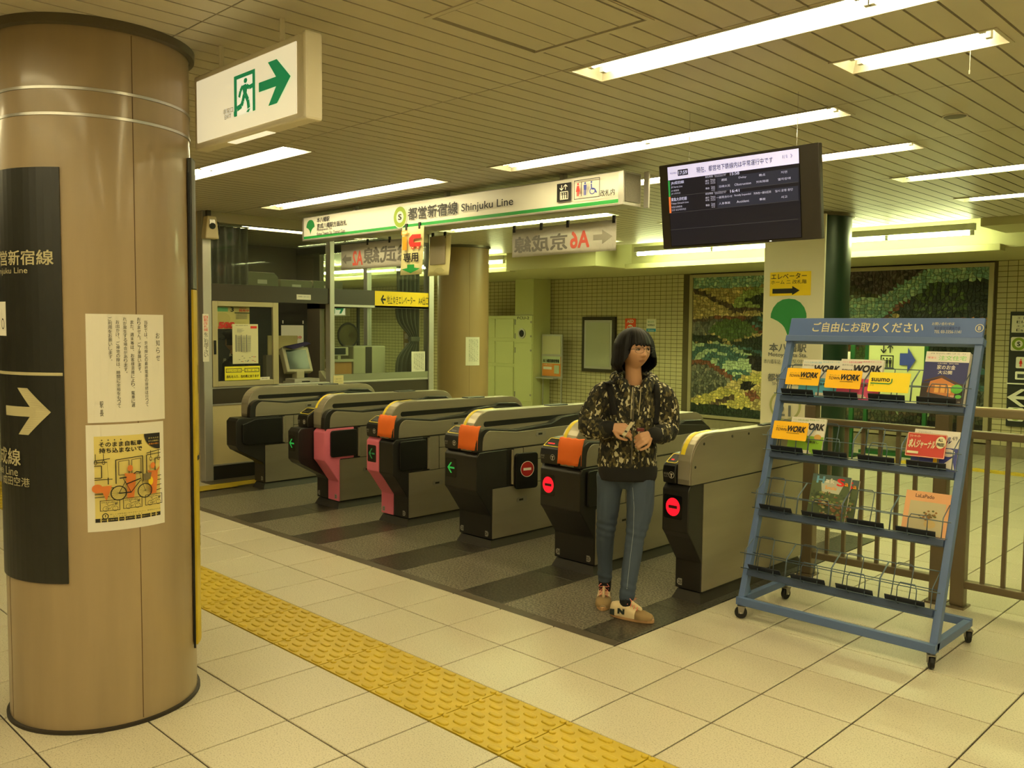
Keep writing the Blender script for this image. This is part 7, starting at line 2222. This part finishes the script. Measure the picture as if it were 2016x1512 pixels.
MB().lathe([(.145, 0), (.155, .012), (.145, .025), (.128, .02)], (0, 0, .12), 28, ax='x', cap=False).build('rim', FRD, t, smooth=True); MB().lathe([(.0, .016), (.13, .018)], (0, 0, .12), 28, ax='x', cap=False).build('mirror_glass', mat('mirror_silver', (.7, .7, .65), .08, 1.0), t); MB().box(-.02, .0, -.012, .012, -.005, .12).build('bracket', FRD, t)
t = thing('inspection_sign', 'white paper with red lettering hung on the dark door inside the office', 'notice', (-7.2, 3.38, 1.0))
MB().box(-.004, .0, -.16, .16, .0, .58).build('sheet', PAPER, t); MB().box(-.03, -.005, -.22, .22, -1.0, .95).build('dark_panel', OFB, t)
p = Print(Pl((0, 0, 0), (0, 1, 0), (0, 0, 1)), .002); p.text('定期点検中', -.13, .40, .13, .45, REDP, .01); p.done('lettering', t)
for yy in (-.14, .15):
    MB().box(0, .01, yy - .006, yy + .006, .60, .64).build('hook', PAPER, t)
t = thing('wall_chart', 'tall cream chart hanging behind the tied office curtain', 'chart', (-5.95, 4.345, .98))
MB().box(-.22, .10, 0, .01, 0, .80).build('sheet', mat('chart_cream', (.74, .66, .46), .7), t)
p = Print(Pl((-.22, 0, 0), (1, 0, 0), (0, 0, 1)), .002); p.text('記念乗車券', .04, .70, .26, .74, DKGREY)
for k in range(5): p.rect(.03, .08 + .12 * k, .18, .15 + .12 * k, PAPER)
p.done('print', t)
# clerk seated behind the sliding window
UNI = mat('dark_uniform', (.07, .07, .07), .8)
t = thing('person', 'seated clerk in dark cap and dark suit behind the sliding office window', 'person', (-6.95, 2.48, 0), math.radians(-60))
cb = MB()
limb(cb, [((0, 0, .50), .15, .8), ((0, 0, .70), .145, .75), ((0, -.02, .95), .15, .72), ((0, -.03, 1.13), .15, .6), ((0, -.02, 1.20), .07, .9), ((0, -.03, 1.27), .052)], 20, dirx=(1, 0, 0))
for sx in (-1, 1):
    limb(cb, [((sx * .17, -.02, 1.12), .06), ((sx * .21, -.03, .95), .05), ((sx * .20, -.12, .80), .045), ((sx * .14, -.32, .82), .04), ((sx * .13, -.40, .83), .035)])
    limb(cb, [((sx * .08, 0, .52), .09), ((sx * .10, -.25, .52), .08), ((sx * .10, -.42, .50), .065), ((sx * .10, -.42, .25), .055), ((sx * .10, -.41, .06), .045), ((sx * .10, -.50, .04), .04)])
hv2 = [Matrix.Translation((0, -.05, 1.37)) @ headpt(PI * i / 24, 2 * PI * k / 24) for i in range(25) for k in range(24)]
cb.add([tuple(v) for v in hv2], [(i * 24 + k, (i + 1) * 24 + k, (i + 1) * 24 + (k + 1) % 24, i * 24 + (k + 1) % 24) for i in range(24) for k in range(24)])
for sx in (-1, 1):
    hand(cb, (sx * .13, -.40, .835), (0, -1, -.15), (0, 0, 1), sx, [(15, 15, 10)] * 4, sc=.95)
bo2 = fuse(cb, 'body', [SKIN, UNI], t, .008, 2)
for pgn in bo2.data.polygons:
    c = pgn.center
    if c.z < 1.235 and not (c.y < -.40 and c.z > .6): pgn.material_index = 1
MB().lathe([(.02, 1.515), (.10, 1.505), (.125, 1.47), (.098, 1.44), (.096, 1.41)], (0, -.045, 0), 24).build('cap', UNI, t, smooth=True)
MB().prism([(-.085, -.12), (.085, -.12), (.07, -.19), (0, -.205), (-.07, -.19)], 'z', 1.405, 1.415).build('cap_visor', GBLACK, t)
MB().lathe([(.098, 1.34), (.100, 1.41)], (0, -.02, 0), 20, cap=False).build('hair', HAIRM, t, smooth=True)
MB().prism([(-.05, 0), (.05, 0), (.02, .10), (-.02, .10)], 'y', -.165, -.155, M=Matrix.Translation((0, 0, 1.08))).build('shirt_front', PAPER, t)
MB().lathe([(.060, 1.20), (.066, 1.215), (.058, 1.245)], (0, -.025, 0), 20, cap=False).build('shirt_collar', PAPER, t)
t = thing('office_stool', 'round stool under the office clerk', 'stool', (-6.95, 2.48, 0))
MB().lathe([(.17, .36), (.18, .40), (.17, .43)], (0, 0, 0), 20).build('seat', UNI, t); MB().cyl((0, 0, .03), (0, 0, .36), .025, 10).build('stem', DSTEEL, t); MB().lathe([(.20, 0), (.19, .03)], (0, 0, 0), 20).build('base', DSTEEL, t)

# ================================================================== put every empty at the base of its thing
bpy.context.view_layer.update()
for o in list(COL.objects):
    if o.type == 'EMPTY' and o.parent is None and o.location.length < 1e-6 and o.rotation_euler.z == 0:
        lo = Vector((1e9,) * 3); hi = Vector((-1e9,) * 3)
        for c in o.children_recursive:
            if c.type == 'MESH' and len(c.data.vertices):
                for q in c.bound_box:
                    v = c.matrix_world @ Vector(q)
                    lo = Vector(map(min, lo, v)); hi = Vector(map(max, hi, v))
        if lo.x > 1e8: continue
        n = Vector(((lo.x + hi.x) / 2, (lo.y + hi.y) / 2, lo.z))
        o.location = n
        for c in o.children:
            c.location = c.location - n
for s_ in [s_ for s_ in bpy.data.scenes if s_.name == 'workbench']:
    bpy.data.scenes.remove(s_)
